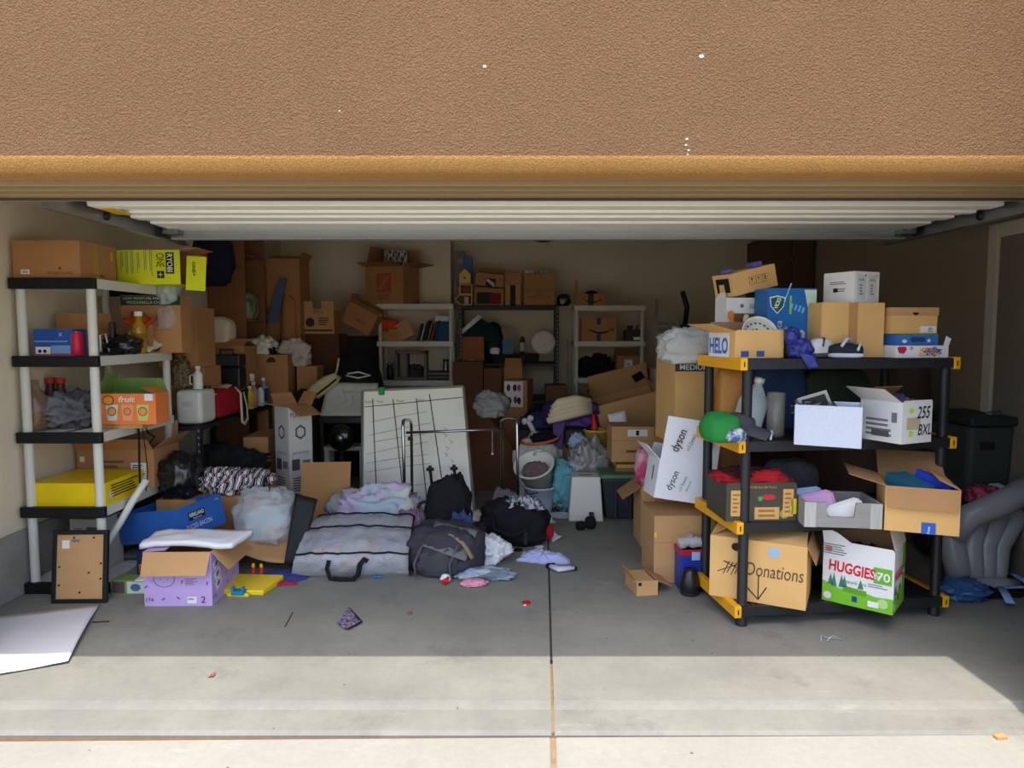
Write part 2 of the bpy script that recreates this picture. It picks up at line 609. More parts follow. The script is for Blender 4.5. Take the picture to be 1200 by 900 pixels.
# garage slab: level, then a shallow lip sloping out to the drive
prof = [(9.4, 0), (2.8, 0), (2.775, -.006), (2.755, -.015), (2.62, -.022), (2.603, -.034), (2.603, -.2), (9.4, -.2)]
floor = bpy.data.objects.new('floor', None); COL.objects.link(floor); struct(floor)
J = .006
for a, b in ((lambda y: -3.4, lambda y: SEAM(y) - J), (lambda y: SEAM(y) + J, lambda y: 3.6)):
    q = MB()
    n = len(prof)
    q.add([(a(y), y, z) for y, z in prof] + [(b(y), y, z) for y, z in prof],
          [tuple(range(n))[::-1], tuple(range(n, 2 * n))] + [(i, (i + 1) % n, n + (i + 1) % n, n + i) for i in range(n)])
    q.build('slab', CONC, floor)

def strip(y0, y1, hw_, z):
    q = MB()
    q.add([(SEAM(y) + s * hw_, y, zz) for zz in (-.15, z) for y, s in ((y0, -1), (y0, 1), (y1, 1), (y1, -1))],
          [(0, 3, 2, 1), (4, 5, 6, 7), (0, 1, 5, 4), (1, 2, 6, 5), (2, 3, 7, 6), (3, 0, 4, 7)])
    return q
strip(3.17, 9.3, .008, -.004).build('joint_filler', FIL_D, floor)
strip(2.61, 3.17, .008, -.024).build('joint_filler', FIL_T, floor)
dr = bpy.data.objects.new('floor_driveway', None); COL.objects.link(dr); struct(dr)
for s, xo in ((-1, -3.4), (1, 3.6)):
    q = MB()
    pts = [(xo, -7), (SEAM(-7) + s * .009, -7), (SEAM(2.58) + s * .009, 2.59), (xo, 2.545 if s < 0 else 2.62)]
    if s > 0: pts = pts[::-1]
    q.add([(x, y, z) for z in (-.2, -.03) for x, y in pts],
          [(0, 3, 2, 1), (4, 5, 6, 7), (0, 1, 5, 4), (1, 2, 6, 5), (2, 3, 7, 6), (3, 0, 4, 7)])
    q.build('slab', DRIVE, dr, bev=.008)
strip(-7, 2.59, .012, -.036).build('joint_filler', FIL_T, dr)
MB().box(-3.4, 3.6, 2.53, 2.63, -.2, -.042).build('joint_filler', mat('joint_dirt', (112, 92, 70), .95, .3, 30), dr)
struct(MB().box(-40, 40, -50, 30, -.5, -.201).build('floor_ground', mat('street_ground', (196, 188, 170), .9, .15, .6)))

WALLM = mat('painted_drywall', (226, 212, 186), .9, .05, 3, .25, 90)
CEILM = mat('ceiling_paint', (236, 228, 212), .9, .04, 3, .25, 90)
STUC = bpy.data.materials.new('sand_stucco'); STUC.use_nodes = True
nt = STUC.node_tree; n, l = nt.nodes, nt.links
p = n['Principled BSDF']; p.inputs['Roughness'].default_value = .92; p.inputs['Specular IOR Level'].default_value = .15
tc = n.new('ShaderNodeTexCoord')
def _nz(s, d=5, r_=.55):
    q = n.new('ShaderNodeTexNoise'); q.inputs['Scale'].default_value = s; q.inputs['Detail'].default_value = d; q.inputs['Roughness'].default_value = r_
    l.new(tc.outputs['Object'], q.inputs[0]); return q
mx = n.new('ShaderNodeMix'); mx.data_type = 'RGBA'
mx.inputs[6].default_value = lin((122, 92, 66)) + (1,); mx.inputs[7].default_value = lin((134, 103, 74)) + (1,)
l.new(_nz(2.2).outputs[0], mx.inputs[0])
_g = n.new('ShaderNodeMix'); _g.data_type = 'RGBA'; _g.blend_type = 'MULTIPLY'; _g.inputs[0].default_value = 1
_gr = n.new('ShaderNodeMapRange'); _gr.inputs['From Min'].default_value = .34; _gr.inputs['From Max'].default_value = .66; _gr.inputs['To Min'].default_value = .8; _gr.inputs['To Max'].default_value = 1.16
l.new(_nz(210, 3, .6).outputs[0], _gr.inputs[0]); l.new(mx.outputs[2], _g.inputs[6]); l.new(_gr.outputs[0], _g.inputs[7]); l.new(_g.outputs[2], p.inputs['Base Color'])
vo = n.new('ShaderNodeTexVoronoi'); vo.feature = 'SMOOTH_F1'; vo.inputs['Scale'].default_value = 150
wp = n.new('ShaderNodeVectorMath'); wp.operation = 'ADD'
sc3 = n.new('ShaderNodeVectorMath'); sc3.operation = 'SCALE'; sc3.inputs['Scale'].default_value = .012
l.new(_nz(60).outputs[1], sc3.inputs[0]); l.new(tc.outputs['Object'], wp.inputs[0]); l.new(sc3.outputs[0], wp.inputs[1]); l.new(wp.outputs[0], vo.inputs['Vector'])
ad = n.new('ShaderNodeMath'); ad.operation = 'MULTIPLY_ADD'; ad.inputs[1].default_value = .8
l.new(_nz(150, 6, .65).outputs[0], ad.inputs[0]); l.new(vo.outputs['Distance'], ad.inputs[2])
bp = n.new('ShaderNodeBump'); bp.inputs['Strength'].default_value = 1; bp.inputs['Distance'].default_value = .008
l.new(ad.outputs[0], bp.inputs['Height']); l.new(bp.outputs[0], p.inputs['Normal'])

OPL, OPR, OPZ = -2.5, 2.34, 2.131
wf = bpy.data.objects.new('wall_front', None); COL.objects.link(wf); struct(wf)
# header with a bull-nosed lower edge (profile in y,z swept along x)
def sweep(pr):
    q = MB(); k = len(pr)
    return q.add([(-3.6, y, z) for y, z in pr] + [(4.2, y, z) for y, z in pr],
                 [tuple(range(k))[::-1], tuple(range(k, 2 * k))] + [(i, (i + 1) % k, k + (i + 1) % k, k + i) for i in range(k)])
sweep([(FRONT, 4.2), (FRONT, OPZ + .055), (FRONT + .16, OPZ + .055), (FRONT + .16, 4.2)]).build('header', STUC, wf)
pr = [(FRONT - .001 + .055 + .055 * cos(pi + (pi / 2) * i / 8), OPZ + .055 + .055 * sin(pi + (pi / 2) * i / 8)) for i in range(9)]
STUB = STUC.copy(); STUB.name = 'bounce_lit_stucco_edge'  # edge copy of the stucco, brighter orange to paint in light bounced off the drive
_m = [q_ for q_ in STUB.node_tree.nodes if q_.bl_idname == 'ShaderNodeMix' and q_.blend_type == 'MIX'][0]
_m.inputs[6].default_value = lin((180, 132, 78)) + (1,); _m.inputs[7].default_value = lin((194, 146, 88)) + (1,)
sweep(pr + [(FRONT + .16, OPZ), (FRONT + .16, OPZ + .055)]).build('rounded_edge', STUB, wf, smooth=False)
MB().box(-3.6, OPL, FRONT, FRONT + .16, -.2, 2.2).build('pier', STUC, wf, bev=.03)
MB().box(OPR, 4.2, FRONT, FRONT + .16, -.2, 2.2).build('pier', STUC, wf, bev=.03)
MB().box(2.085, 4.2, FRONT - .4, FRONT - .002, -.2, 4.2).build('pier', STUC, wf, bev=.03)  # unseen projecting pier, added to cast the right-hand edge of the sun patch
MB().box(-3.6, OPL, 2.84, 3.08, -.2, 2.75).build('inner_pier', WALLM, wf)
MB().box(OPR + .03, 4.2, 2.84, 3.08, -.2, 2.75).build('inner_pier', WALLM, wf)
MB().box(-3.6, 4.2, 2.84, 3.08, 2.2, 2.75).build('inner_header', WALLM, wf)
FLECK = mat('paint_fleck', (236, 234, 228), .7, .02)
for px, py, s in ((568, 78, .006), (822, 66, .008), (805, 163, .005), (804, 170, .004), (807, 176, .004), (806, 181, .003), (398, 130, .003)):
    c = at(px, py, FRONT)
    MB().lathe([(s, 0), (s * .6, .003)], 6, 0, Matrix.Translation((c.x, FRONT + .001, c.z)) @ Matrix.Rotation(R(90), 4, 'X'), sx=1.4).build('paint_fleck', FLECK, wf)

BRN = mat('trim_brown', (146, 124, 90), .65, .1, 3, .1, 40, stretch=(.3, 8, 8), spec=.3)
tr = bpy.data.objects.new('trim_1', None); COL.objects.link(tr); struct(tr)
for (y0, y1, z) in ((2.835, 2.862, 2.13), (2.866, 2.888, 2.112), (2.888, 2.896, 2.15), (2.896, 2.936, 2.116), (2.936, 2.944, 2.15), (2.944, 2.998, 2.108), (2.998, 3.006, 2.15), (3.006, 3.06, 2.1)):
    MB().box(-3.0, 3.2, y0, y1, z, 2.22).build('moulding', BRN, tr, bev=.004)
MB().box(-3.0, 3.2, 3.06, 3.072, 2.09, 2.22).build('weather_seal', mat('seal_brown', (70, 58, 44), .6), tr)
t2 = struct(MB().box(WL, WR, 3.082, 3.11, 2.096, 2.25).build('trim_2', mat('trim_white', (226, 224, 216), .6)))

# back wall in two planes, side walls, stem wall, ceiling
struct(MB().box(WL - .2, WL, 2.7, YB1 + .6, -.1, ZC + .1).build('wall_left', WALLM))
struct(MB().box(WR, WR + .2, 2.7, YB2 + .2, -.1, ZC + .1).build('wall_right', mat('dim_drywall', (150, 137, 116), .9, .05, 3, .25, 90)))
xs_ = at(528, 320, YB1).x
wb = bpy.data.objects.new('wall_back', None); COL.objects.link(wb); struct(wb)
MB().box(WL - .2, xs_, YB1, YB1 + .6, -.1, ZC + .1).build('wall_panel', WALLM, wb)
MB().box(xs_ - .1, WR + .2, YB2, YB2 + .2, -.1, ZC + .1).build('wall_panel', WALLM, wb)
struct(MB().box(WL - .25, WR + .25, 2.72, YB2 + .25, ZC, ZC + .15).build('ceiling', CEILM))
struct(MB().box(WL, WL + .02, 3.0, YB1, 0, .375).build('baseboard_left', CURB, bev=.006))

# door to the house on the right wall
dm = bpy.data.objects.new('door_1', None); COL.objects.link(dm); struct(dm)
TRIMG = mat('casing_paint', (196, 188, 170), .6, .05)
y0, y1 = 3.62, 4.48
MB().box(WR - .03, WR - .001, y0, y1, 0, 2.12).build('door_leaf', mat('door_paint', (120, 112, 100), .55, .06), dm)
for (a, b, z0, z1) in ((y0 - .09, y0, 0, 2.21), (y1, y1 + .09, 0, 2.21), (y0, y1, 2.12, 2.21)):
    MB().box(WR - .05, WR - .001, a, b, z0, z1).build('casing', TRIMG, dm, bev=.006)
for z0, z1 in ((.2, .9), (1.05, 1.95)):
    for a in (y0 + .12, y0 + .52):
        MB().box(WR - .037, WR - .03, a, a + .3, z0, z1).build('door_panel', mat('door_paint', (120, 112, 100)), dm, bev=.004)
b = MB(); b.lathe([(.03, 0), (.012, .01), (.012, .04), (.027, .05), (.02, .075)], 12, 0, Matrix.Translation((WR - .03, y1 - .07, 1.0)) @ Matrix.Rotation(R(-90), 4, 'Y'))
b.build('door_knob', STEEL, dm, smooth=True)

# rolled-up sectional door, lying overhead on its tracks
DW = mat('door_white', (246, 244, 234), .5, .04, 5, spec=.4)
gd = thing('garage_door', 'white ribbed overhead garage door rolled up on its tracks', 'garage door', (.165, .14, -.015))
hw = 2.26
zd = 2.16
ribs = [(3.36, 3.47), (3.475, 3.56), (3.565, 3.62), (3.625, 3.72), (3.725, 3.82), (3.825, 3.93), (3.935, 4.36)]
for i, (a, b_) in enumerate(ribs):
    xw = hw if i < 4 else hw - .015
    zz = zd + (.012 if i % 2 else 0)
    s = MB().box(-xw, xw, a, b_, zz, zz + .045).build('door_rib', DW, gd, bev=.006)
MB().box(-hw + .03, hw - .04, 4.22, 4.25, zd - .055, zd + .07).build('bottom_rail', mat('galvanised', (168, 172, 172), .45, .06, 4, metal=.5), gd, bev=.004)
MB().box(-hw + .03, hw - .04, 4.16, 4.22, zd - .058, zd - .05).build('weather_strip', mat('rail_grey', (150, 152, 152), .5, .05), gd)
for s in (-1, 1):
    k = MB()
    k.box(s * (hw + .045) - .004, s * (hw + .045) + .004, 3.1, 4.5, zd - .05, zd + .03)
    k.box(s * (hw + .045) - .03, s * (hw + .045) + .03, 3.1, 4.5, zd + .026, zd + .032)
    k.box(s * (hw + .03) - .03, s * (hw + .03) + .012, 3.1, 4.5, zd - .056, zd - .05)
    k.build('track', STEEL, gd)
    hb = MB().box(s * (hw - .03) - .045, s * (hw - .03) + .045, 4.14, 4.26, zd - .03, zd + .02)
    hb.box(s * (hw - .03) - .05, s * (hw - .03) + .05, 4.252, 4.262, zd - .05, zd + .03)
    h_ = hb.build('hinge_bracket', STEEL, gd, bev=.003)
    for xx in (-.025, .02):
        MB().lathe([(.009, 0), (.007, .008)], 6, 0, Matrix.Translation((s * (hw - .03) + xx, 4.14, zd - .005)) @ Matrix.Rotation(R(90), 4, 'X')).build('bolt', CHROME, h_)
    for yy in (3.6, 4.2):
        MB().lathe([(.022, -.01), (.025, 0), (.022, .01)], 12, 0, Matrix.Translation((s * (hw + .04), yy, zd - .01)) @ Matrix.Rotation(R(90), 4, 'Y')).build('roller', BLACKP, gd, smooth=True)
    MB().box(s * (hw + .045) - .02, s * (hw + .045) + .02, 4.4, 4.43, zd + .03, ZC).build('hanger_strap', STEEL, gd)
MB().box(-hw + .02, -hw + .1, 3.42, 3.6, zd - .004, zd).build('warning_sticker', c_(226, 186, 30, .5), gd)

# lamp on the ceiling behind the door
lx = at(637, 284, 7.4)
cl = thing('ceiling_lamp', 'round black ceiling lamp with pull chain, just below the open door', 'lamp', (lx.x, 7.4, ZC))
_h = ZC - lx.z
MB().lathe([(.09, 0), (.09, -.03), (.02, -.04), (.02, -_h + .17)], 18).build('mount', BLACKP, cl, smooth=True)
MB().lathe([(.02, -_h + .17), (.17, -_h + .12), (.165, -_h + .06), (.12, -_h + .02), (.03, -_h)], 24).build('shade', mat('gloss_black', (16, 16, 18), .15, .05, spec=.6), cl, smooth=True)
MB().tube([(.05, 0, -_h + .03), (.05, 0, -_h - .06)], .003, 6).build('pull_chain', CHROME, cl)
MB().lathe([(.004, 0), (.009, .01), (.004, .022)], 8, 0, Matrix.Translation((.05, 0, -_h - .075))).build('chain_knob', WPLAST, cl)
# ------------------------------------------------------------ shelving units
def plastic_shelf(name, label, x, y, w, d, tops, rz, pm, dm, em, ends, pr, th=.055, group=None, slots=True, cat='shelf unit', wrap=0):
    """local x = width, y = depth, origin at front left foot; ends: 'y' caps on the front and back, 'x' caps at the sides"""
    root = thing(name, label, cat, (x, y, 0), (0, 0, R(rz)), group)
    ins = .012
    H = tops[-1]
    for ax in (pr + ins, w - pr - ins):
        for ay in (pr + ins, d - pr - ins):
            o = MB().lathe([(pr * 1.15, 0), (pr * 1.15, .02), (pr, .03), (pr, H - .01)], 14, 0, Matrix.Translation((ax, ay, 0))).build('post', pm, root, smooth=True)
            o.modifiers.new('split', 'EDGE_SPLIT').split_angle = R(40)
    for zt in tops:
        b = MB()
        r_ = .022
        b.box(0, w, 0, r_, zt - th, zt)
        b.box(0, w, d - r_, d, zt - th, zt)
        b.box(0, r_, r_, d - r_, zt - th, zt)
        b.box(w - r_, w, r_, d - r_, zt - th, zt)
        if slots:
            nn = max(6, int((w if ends == 'x' else d) / .032))
            if ends == 'x':
                for i in range(nn):
                    a = r_ + (w - 2 * r_) * (i + .16) / nn
                    b.box(a, r_ + (w - 2 * r_) * (i + .84) / nn, r_, d - r_, zt - .012, zt - .003)
            else:
                for i in range(nn):
                    a = r_ + (d - 2 * r_) * (i + .12) / nn
                    b.box(r_, w - r_, a, r_ + (d - 2 * r_) * (i + .88) / nn, zt - .012, zt - .003)
            b.box(r_, w - r_, d / 2 - .02, d / 2 + .02, zt - .03, zt - .003)
            b.box(w / 2 - .02, w / 2 + .02, r_, d - r_, zt - .03, zt - .003)
        else:
            b.box(r_, w - r_, r_, d - r_, zt - .014, zt - .003)
        b.build('shelf', dm, root)
        if em:
            e = .006
            if ends == 'y':
                for s in (0, 1):
                    yy0, yy1 = (-e, .03) if s == 0 else (d - .03, d + e)
                    MB().box(-e, w + e, yy0, yy1, zt - th - .004, zt + .004).build('end_cap', em, root, bev=.005)
            else:
                for s in (0, 1):
                    x0, x1 = (-e - .012, .02) if s == 0 else (w - .02, w + e + .012)
                    q = MB().box(x0, x1, -.004, d + .004, zt - th - .006, zt + .005)
                    o = q.build('end_cap', em, root, bev=.005)
                    MB().box((x0 + x1) / 2 - .003, (x0 + x1) / 2 + .003, -.0055, -.004, zt - th + .012, zt - .014).build('slot', INK, o)
    return root

WSH = mat('shelf_white', (214, 212, 200), .5, .05, 5, spec=.4)
BSH = mat('shelf_black', (34, 34, 37), .5, .12, 14, spec=.4)
YEL = mat('cap_yellow', (240, 172, 28), .45, .05, 6, spec=.4)
A_T = [.06, .51, .945, 1.385, 1.827]
A_X, A_Y, A_W, A_D = -2.838, 3.98, .475, .91
A = plastic_shelf('storage_shelf', 'tall white plastic shelf unit with black end caps against the left wall', A_X, A_Y, A_W, A_D, A_T, 0, WSH, WSH,
                  mat('cap_black', (26, 26, 28), .5, .1), 'y', .025, group='white plastic shelf units')
C_T = [.11, .55, .97, 1.39]
C_RZ = 7
C_X, C_Y, C_W, C_D = 1.165, 3.51, 1.17, .56
Cx, Cy = Vector((cos(R(C_RZ)), sin(R(C_RZ)), 0)), Vector((-sin(R(C_RZ)), cos(R(C_RZ)), 0))
Cs = plastic_shelf('storage_shelf', 'black plastic shelf unit with yellow end caps at the right, loaded with boxes', C_X, C_Y, C_W, C_D, C_T, C_RZ, BSH, BSH,
                   YEL, 'x', .026, th=.052)

def onC(u, v):
    """point of the black shelf's plan: u along its front from the left, v inwards"""
    q = Vector((C_X, C_Y, 0)) + Cx * u + Cy * v
    return q.x, q.y

b1 = at(441, 355, 8.28)
B1X, B1Y, B1W = b1.x, 8.28, at(531, 355, 8.28).x - b1.x
B1_T = [.06, .5, at(480, 446, 8.28).z, at(480, 400, 8.28).z, at(480, 356, 8.28).z]
plastic_shelf('storage_shelf', 'white plastic shelf unit at the back under the open cardboard box with orange logo', B1X, B1Y, B1W, .42, B1_T, 0, WSH, WSH, None, 'x', .022, th=.06, group='white plastic shelf units')
b3 = at(673, 358, 8.4)
B3X, B3Y, B3W = b3.x, 8.4, at(757, 358, 8.4).x - b3.x
B3_T = [.06, .5, at(715, 443, 8.4).z, at(715, 400, 8.4).z, at(715, 358, 8.4).z]
plastic_shelf('storage_shelf', 'white plastic shelf unit at the back holding boxes with a smile mark', B3X, B3Y, B3W, .42, B3_T, 0, WSH, WSH, None, 'x', .022, th=.06, group='white plastic shelf units')

def steel_rack(name, label, x0, x1, y0, y1, tops, H, m, group=None, holes=(1, 0)):
    root = thing(name, label, 'shelf unit', (x0, y0, 0), (0, 0, 0), group)
    w, d = x1 - x0, y1 - y0
    t, L = .003, .036
    for ix, ax in enumerate((0, w)):
        for iy, ay in enumerate((0, d)):
            sx, sy = (1 if ix == 0 else -1), (1 if iy == 0 else -1)
            b = MB()
            b.box(min(ax, ax + sx * L), max(ax, ax + sx * L), min(ay, ay + sy * t), max(ay, ay + sy * t), 0, H)
            b.box(min(ax, ax + sx * t), max(ax, ax + sx * t), min(ay, ay + sy * L), max(ay, ay + sy * L), 0, H)
            o = b.build('post', m, root)
            if iy == 0:
                hb = MB()
                z = .05
                while z < H - .02:
                    hb.box(ax + sx * L / 2 - .006, ax + sx * L / 2 + .006, ay - .0012, ay, z, z + .02)
                    z += .05
                hb.build('hole_row', c_(150, 150, 146, .6), o)['kind'] = 'stuff'
    for zt in tops:
        b = MB()
        b.box(.002, w - .002, .002, d - .002, zt - .008, zt)
        b.box(.002, w - .002, .002, .005, zt - .042, zt)
        b.box(.002, w - .002, d - .005, d - .002, zt - .042, zt)
        b.box(.002, .005, .005, d - .005, zt - .042, zt)
        b.box(w - .005, w - .002, .005, d - .005, zt - .042, zt)
        b.build('shelf', m, root)
    return root

B2X0, B2X1, B2Y0, B2Y1 = at(538, 400, 8.5).x, at(655, 400, 8.5).x, 8.5, 8.98
B2_T = [.1, .72, at(600, 425, 8.5).z, at(600, 358, 8.5).z]
steel_rack('metal_rack', 'black bolted steel rack at the back between the two white shelf units', B2X0, B2X1, B2Y0, B2Y1, B2_T, B2_T[-1] + .005, DSTEEL, 'black steel racks')
L2X0, L2X1, L2Y0, L2Y1 = -2.82, -2.25, 5.02, 6.53
L2_T = [.12, .853]
steel_rack('metal_rack', 'low black bolted steel rack behind the white shelf at the left wall', L2X0, L2X1, L2Y0, L2Y1, L2_T, .86, DSTEEL, 'black steel racks')
# ------------------------------------------------------------ left: on and around the white shelf
z5, z4, z3, z2, z1 = A_T
LIME = c_(218, 226, 36, .5)
x, zz, w, h = F(12, 281, 91, 325, 4.0)
o = carton('cardboard_box', 'brown cardboard box marked recyclable on top of the tall white shelf', x + .012, 0, z1 + .004, w, .36, h, yf=4.0, m=CARD_D)
text(o, 'f', .2, .13, '100% RECYCLABLE', .013, mat('brown_ink', (96, 62, 40)), .15)
decal(o, 'f', -.32, .16, .05, .026, WHITE); decal(o, 'f', -.32, .16, .036, .014, INK, 'barcode', e=.0012, bars=3)
decal(o, 'f', .2, .27, .022, .022, mat('brown_ink', (96, 62, 40)), 'recycling_mark', poly=[(-.5, -.4), (.5, -.4), (0, .5)])
decal(o, 'r', -.08, .45, .05, h * .8, TAPE, 'tape'); decal(o, 'r', .38, .72, .025, .05, c_(236, 170, 40), 'sticker')
text(o, 'r', -.05, .12, 'RECYCLABLE', .012, mat('brown_ink', (96, 62, 40)), .13)

# lime tool box lying on its side, open end to the right
x0, x1 = at(137, 312, 4.5).x, at(211, 312, 4.5).x
zt = at(170, 293, 4.5).z
hb = zt - z1
o = carton('tool_box_carton', 'lime yellow tool carton lying on its side beside the recyclable box', x0, 4.5 + .14, z1 + hb / 2 + .001, hb, .28, x1 - x0, ry=90, m=LIME, inner=CARD_D, flaps={'b': (75, .04), 'l': (100, .1)})
decal(o, 'f', -.12, .84, .135, .052, INK, 'logo_plate')
text(o, 'f', -.12, .84, 'RYOBI', .036, WHITE, .115, bold=.02, e=.0026)
text(o, 'f', -.2, .69, 'ONE', .05, INK, .085, bold=.0)
decal(o, 'f', .22, .69, .045, .045, INK, 'logo_plate'); text(o, 'f', .22, .69, '+', .03, LIME, .03, e=.0026)
for i, v in enumerate((.08, .16, .24, .34, .45, .54)):
    decal(o, 'f', -.12 + .02 * (i % 2), v, .14 + .02 * (i % 3), .02, mat('grey_ink', (120, 120, 122)), 'fine_print', bars=2)
fx = (x1 - x0) + .03
f = MB().box(-hb * .48, hb * .52, -.12, -.117, fx, fx + .125, 0).build('flap', [LIME], o, rot=(0, R(4), 0))
text(o, 'f', 0, 0, 'ONE+', .022, INK, .09, M=Matrix(((1, 0, 0, .01), (0, 0, -1, -.124), (0, 1, 0, fx + .05), (0, 0, 0, 1))), bold=.01)
hg = at(243, 306, 6.44)
o = thing('hanging_hat', 'navy cap with a red panel hanging high on the brown cabinet', 'cap', (hg.x, 6.47, hg.z - .22))
blob_mb(.44, .26, .48, 3, .1, 2.0, .8).build('crown', mat('navy_cloth', (30, 32, 50), .9, .2, 20), o, smooth=True)
blob_mb(.13, .08, .17, 5, .1, 2.0, .8, M=Matrix.Translation((.0, -.1, .16))).build('front_panel', c_(170, 40, 48, .85), o, smooth=True)
sheet('brim', [(.02, -.12, .1), (.2, -.02, .02), (.22, .06, .28), (.08, .0, .36)], mat('navy_cloth', (30, 32, 50)), 10, 8, fn=lambda u, v: .05 * sin(pi * v), th=.008, parent=o)
pk = at(228, 352, 4.72)
o = thing('clear_plastic_bag', 'crumpled clear plastic packaging caught on the corner of the white shelf', 'plastic bag', (A_X + A_W + .05, 4.74, z1 - .2))
blob_mb(.15, .13, .2, 8, .3, 2.6, .9, M=Matrix.Translation((0, 0, .08))).build('wrap', mat('shiny_wrap', (196, 206, 206), .2, .2, 24, alpha=.6, spec=.7), o, smooth=True)
blob_mb(.13, .1, .17, 11, .3, 2.4, .8, M=Matrix.Translation((-.01, -.01, -.09))).build('lower_wrap', mat('smoky_wrap', (190, 186, 180), .2, .1, 14, alpha=.4, spec=.7), o, smooth=True)

# second shelf down
x, zz, w, h = F(36, 385, 82, 417, 4.02)
BLU = c_(40, 84, 160, .45)
o = carton('blue_gadget_box', 'small glossy blue product box at the front of the white shelf', x + .01, 0, z2, w, .13, h, yf=4.03, m=BLU)
decal(o, 'f', -.27, .2, w * .38, h * .3, WCARD, 'print_panel'); decal(o, 'f', .18, .25, w * .5, h * .3, c_(120, 158, 206), 'print_panel')
decal(o, 'f', -.06, .55, w * .85, h * .05, c_(120, 158, 206), 'print_band'); text(o, 'f', .2, .8, 'X', .02, WHITE, .02)
decal(o, 'f', -.35, .19, .02, .02, INK, 'lens', e=.0014, poly=circle()); decal(o, 'f', -.22, .19, .02, .02, INK, 'lens', e=.0014, poly=circle())
decal(o, 'f', 0, .05, w, h * .06, c_(196, 70, 100), 'print_band')
x, zz, w, h = F(44, 368, 66, 384, 4.3)
carton('cardboard_box', 'small brown box behind the blue product box on the white shelf', A_X + .16, 0, z2, .22, .2, at(50, 367, 4.3).z - z2, yf=4.3, m=CARD_D, tape='y')
cx = at(90, 400, 4.06)
o = bottle('drink_can', 'pinkish red can beside the blue product box', cx.x, 4.06, z2, .034, .14, c_(206, 30, 62, .35), None, 'can', shoulder=.9, body_prof=[(.03, 0), (.034, .008), (.034, .125), (.028, .137), (.028, .14)])
MB().lathe([(.024, .14), (.024, .143)], 14).build('lid', STEEL, o)
o = thing('tool_pouch', 'shiny black pouch with tools behind the shelf post', 'pouch', (-2.42, 4.36, z2), (0, 0, R(10)))
blob_mb(.2, .2, .12, 4, .25, 2.5, .8).build('pouch_body', mat('gloss_vinyl', (22, 22, 26), .25, .2, 20, spec=.6), o, smooth=True)
MB().cbox((-.05, -.02, .12), (.03, .05, .16)).build('black_handle', BLACKP, o, bev=.008)
MB().tube([(-.1, -.08, .02), (-.1, -.08, .12), (-.07, -.08, .13), (-.05, -.08, .02)], .006, 8).build('white_hook', WHITE, o, smooth=True)
o = thing('folded_towel', 'cream folded cloth under an orange rag on the white shelf', 'towel', (-2.44, 4.6, z2))
sheet('cloth', [(-.1, -.02, .1), (.08, -.05, .02), (.1, .1, .06), (-.08, .1, .18)], mat('cream_cloth', (214, 204, 178), .95, .1, 14), 14, 10, .02, 4, 3, th=.02, parent=o)
sheet('orange_rag', [(-.09, -.03, .2), (.06, -.04, .17), (.08, .06, .24), (-.08, .08, .27)], mat('orange_cloth', (196, 78, 34), .95, .2, 14), 12, 8, .04, 4, 5, th=.02, parent=o)
MB().box(-.06, .06, .0, .06, 0, .19).build('block', CARD_D, o)
o = bottle('oil_bottle', 'amber cooking oil bottle with a white cap on the white shelf', at(163, 395, 4.5).x, 4.5, z2, .042, .27, mat('amber_oil', (190, 146, 30), .15, .1, alpha=.8, spec=.6), WHITE, neck=.5, shoulder=.62)
MB().lathe([(.043, .1), (.043, .13)], 14).build('body_ring', mat('amber_rim', (150, 108, 20), .2), o, smooth=True)
sack('purple_pouch', 'small dark purple pouch beside the oil bottle', -2.43, 4.75, z2, .16, .1, .08, mat('purple_gloss', (58, 44, 96), .4, .2, 16), 6)
x, zz, w, h = F(127, 345, 213, 420, 4.72)
o = carton('cheese_carton', 'brown carton with a dark green mozzarella band at the rear of the white shelf', -2.42, 0, z2, .4, .16, at(150, 346, 4.68).z - z2, yf=4.71, m=CARD_D)
GRN = c_(26, 66, 52, .5)
hh = DIM[o.name][2]
decal(o, 'f', 0, .91, .4, hh * .16, GRN, 'print_band')
text(o, 'f', -.05, .95, 'LOW MOISTURE PART-SKIM', .016, WCARD, .32); text(o, 'f', -.05, .88, 'MOZZARELLA CHEESE', .018, WCARD, .27)
x, zz, w, h = F(200, 362, 235, 424, 5.15)
o = carton('moving_box', 'brown moving box with a faded orange logo, between shelf and cabinet', -2.48, 0, L2_T[1] + .41, .3, .3, at(220, 360, 5.15).z - L2_T[1] - .41, yf=5.2, m=CARD_D)
decal(o, 'f', .02, .42, .09, .19, mat('faded_orange', (176, 84, 44), .9, .25, 20), 'logo_panel'); decal(o, 'f', -.3, .75, .05, .07, WHITE)
text(o, 'f', .02, .08, 'MOVING BOX', .012, INK, .1)
carton('cardboard_box', 'plain brown box under the box with faded orange logo', -2.5, 0, L2_T[1], .3, .3, .405, yf=5.34, m=CARD_D, tape='y')
sack('dried_flowers', 'bunch of pale dried flowers on top of the low steel rack', at(210, 426, 5.1).x, 5.13, L2_T[1] + .262, .1, .09, .2, mat('straw', (180, 160, 120), .9, .4, 60, .9, 60, rgb2=(96, 78, 58)), 9, cat='flowers', amp=.5, freq=4)

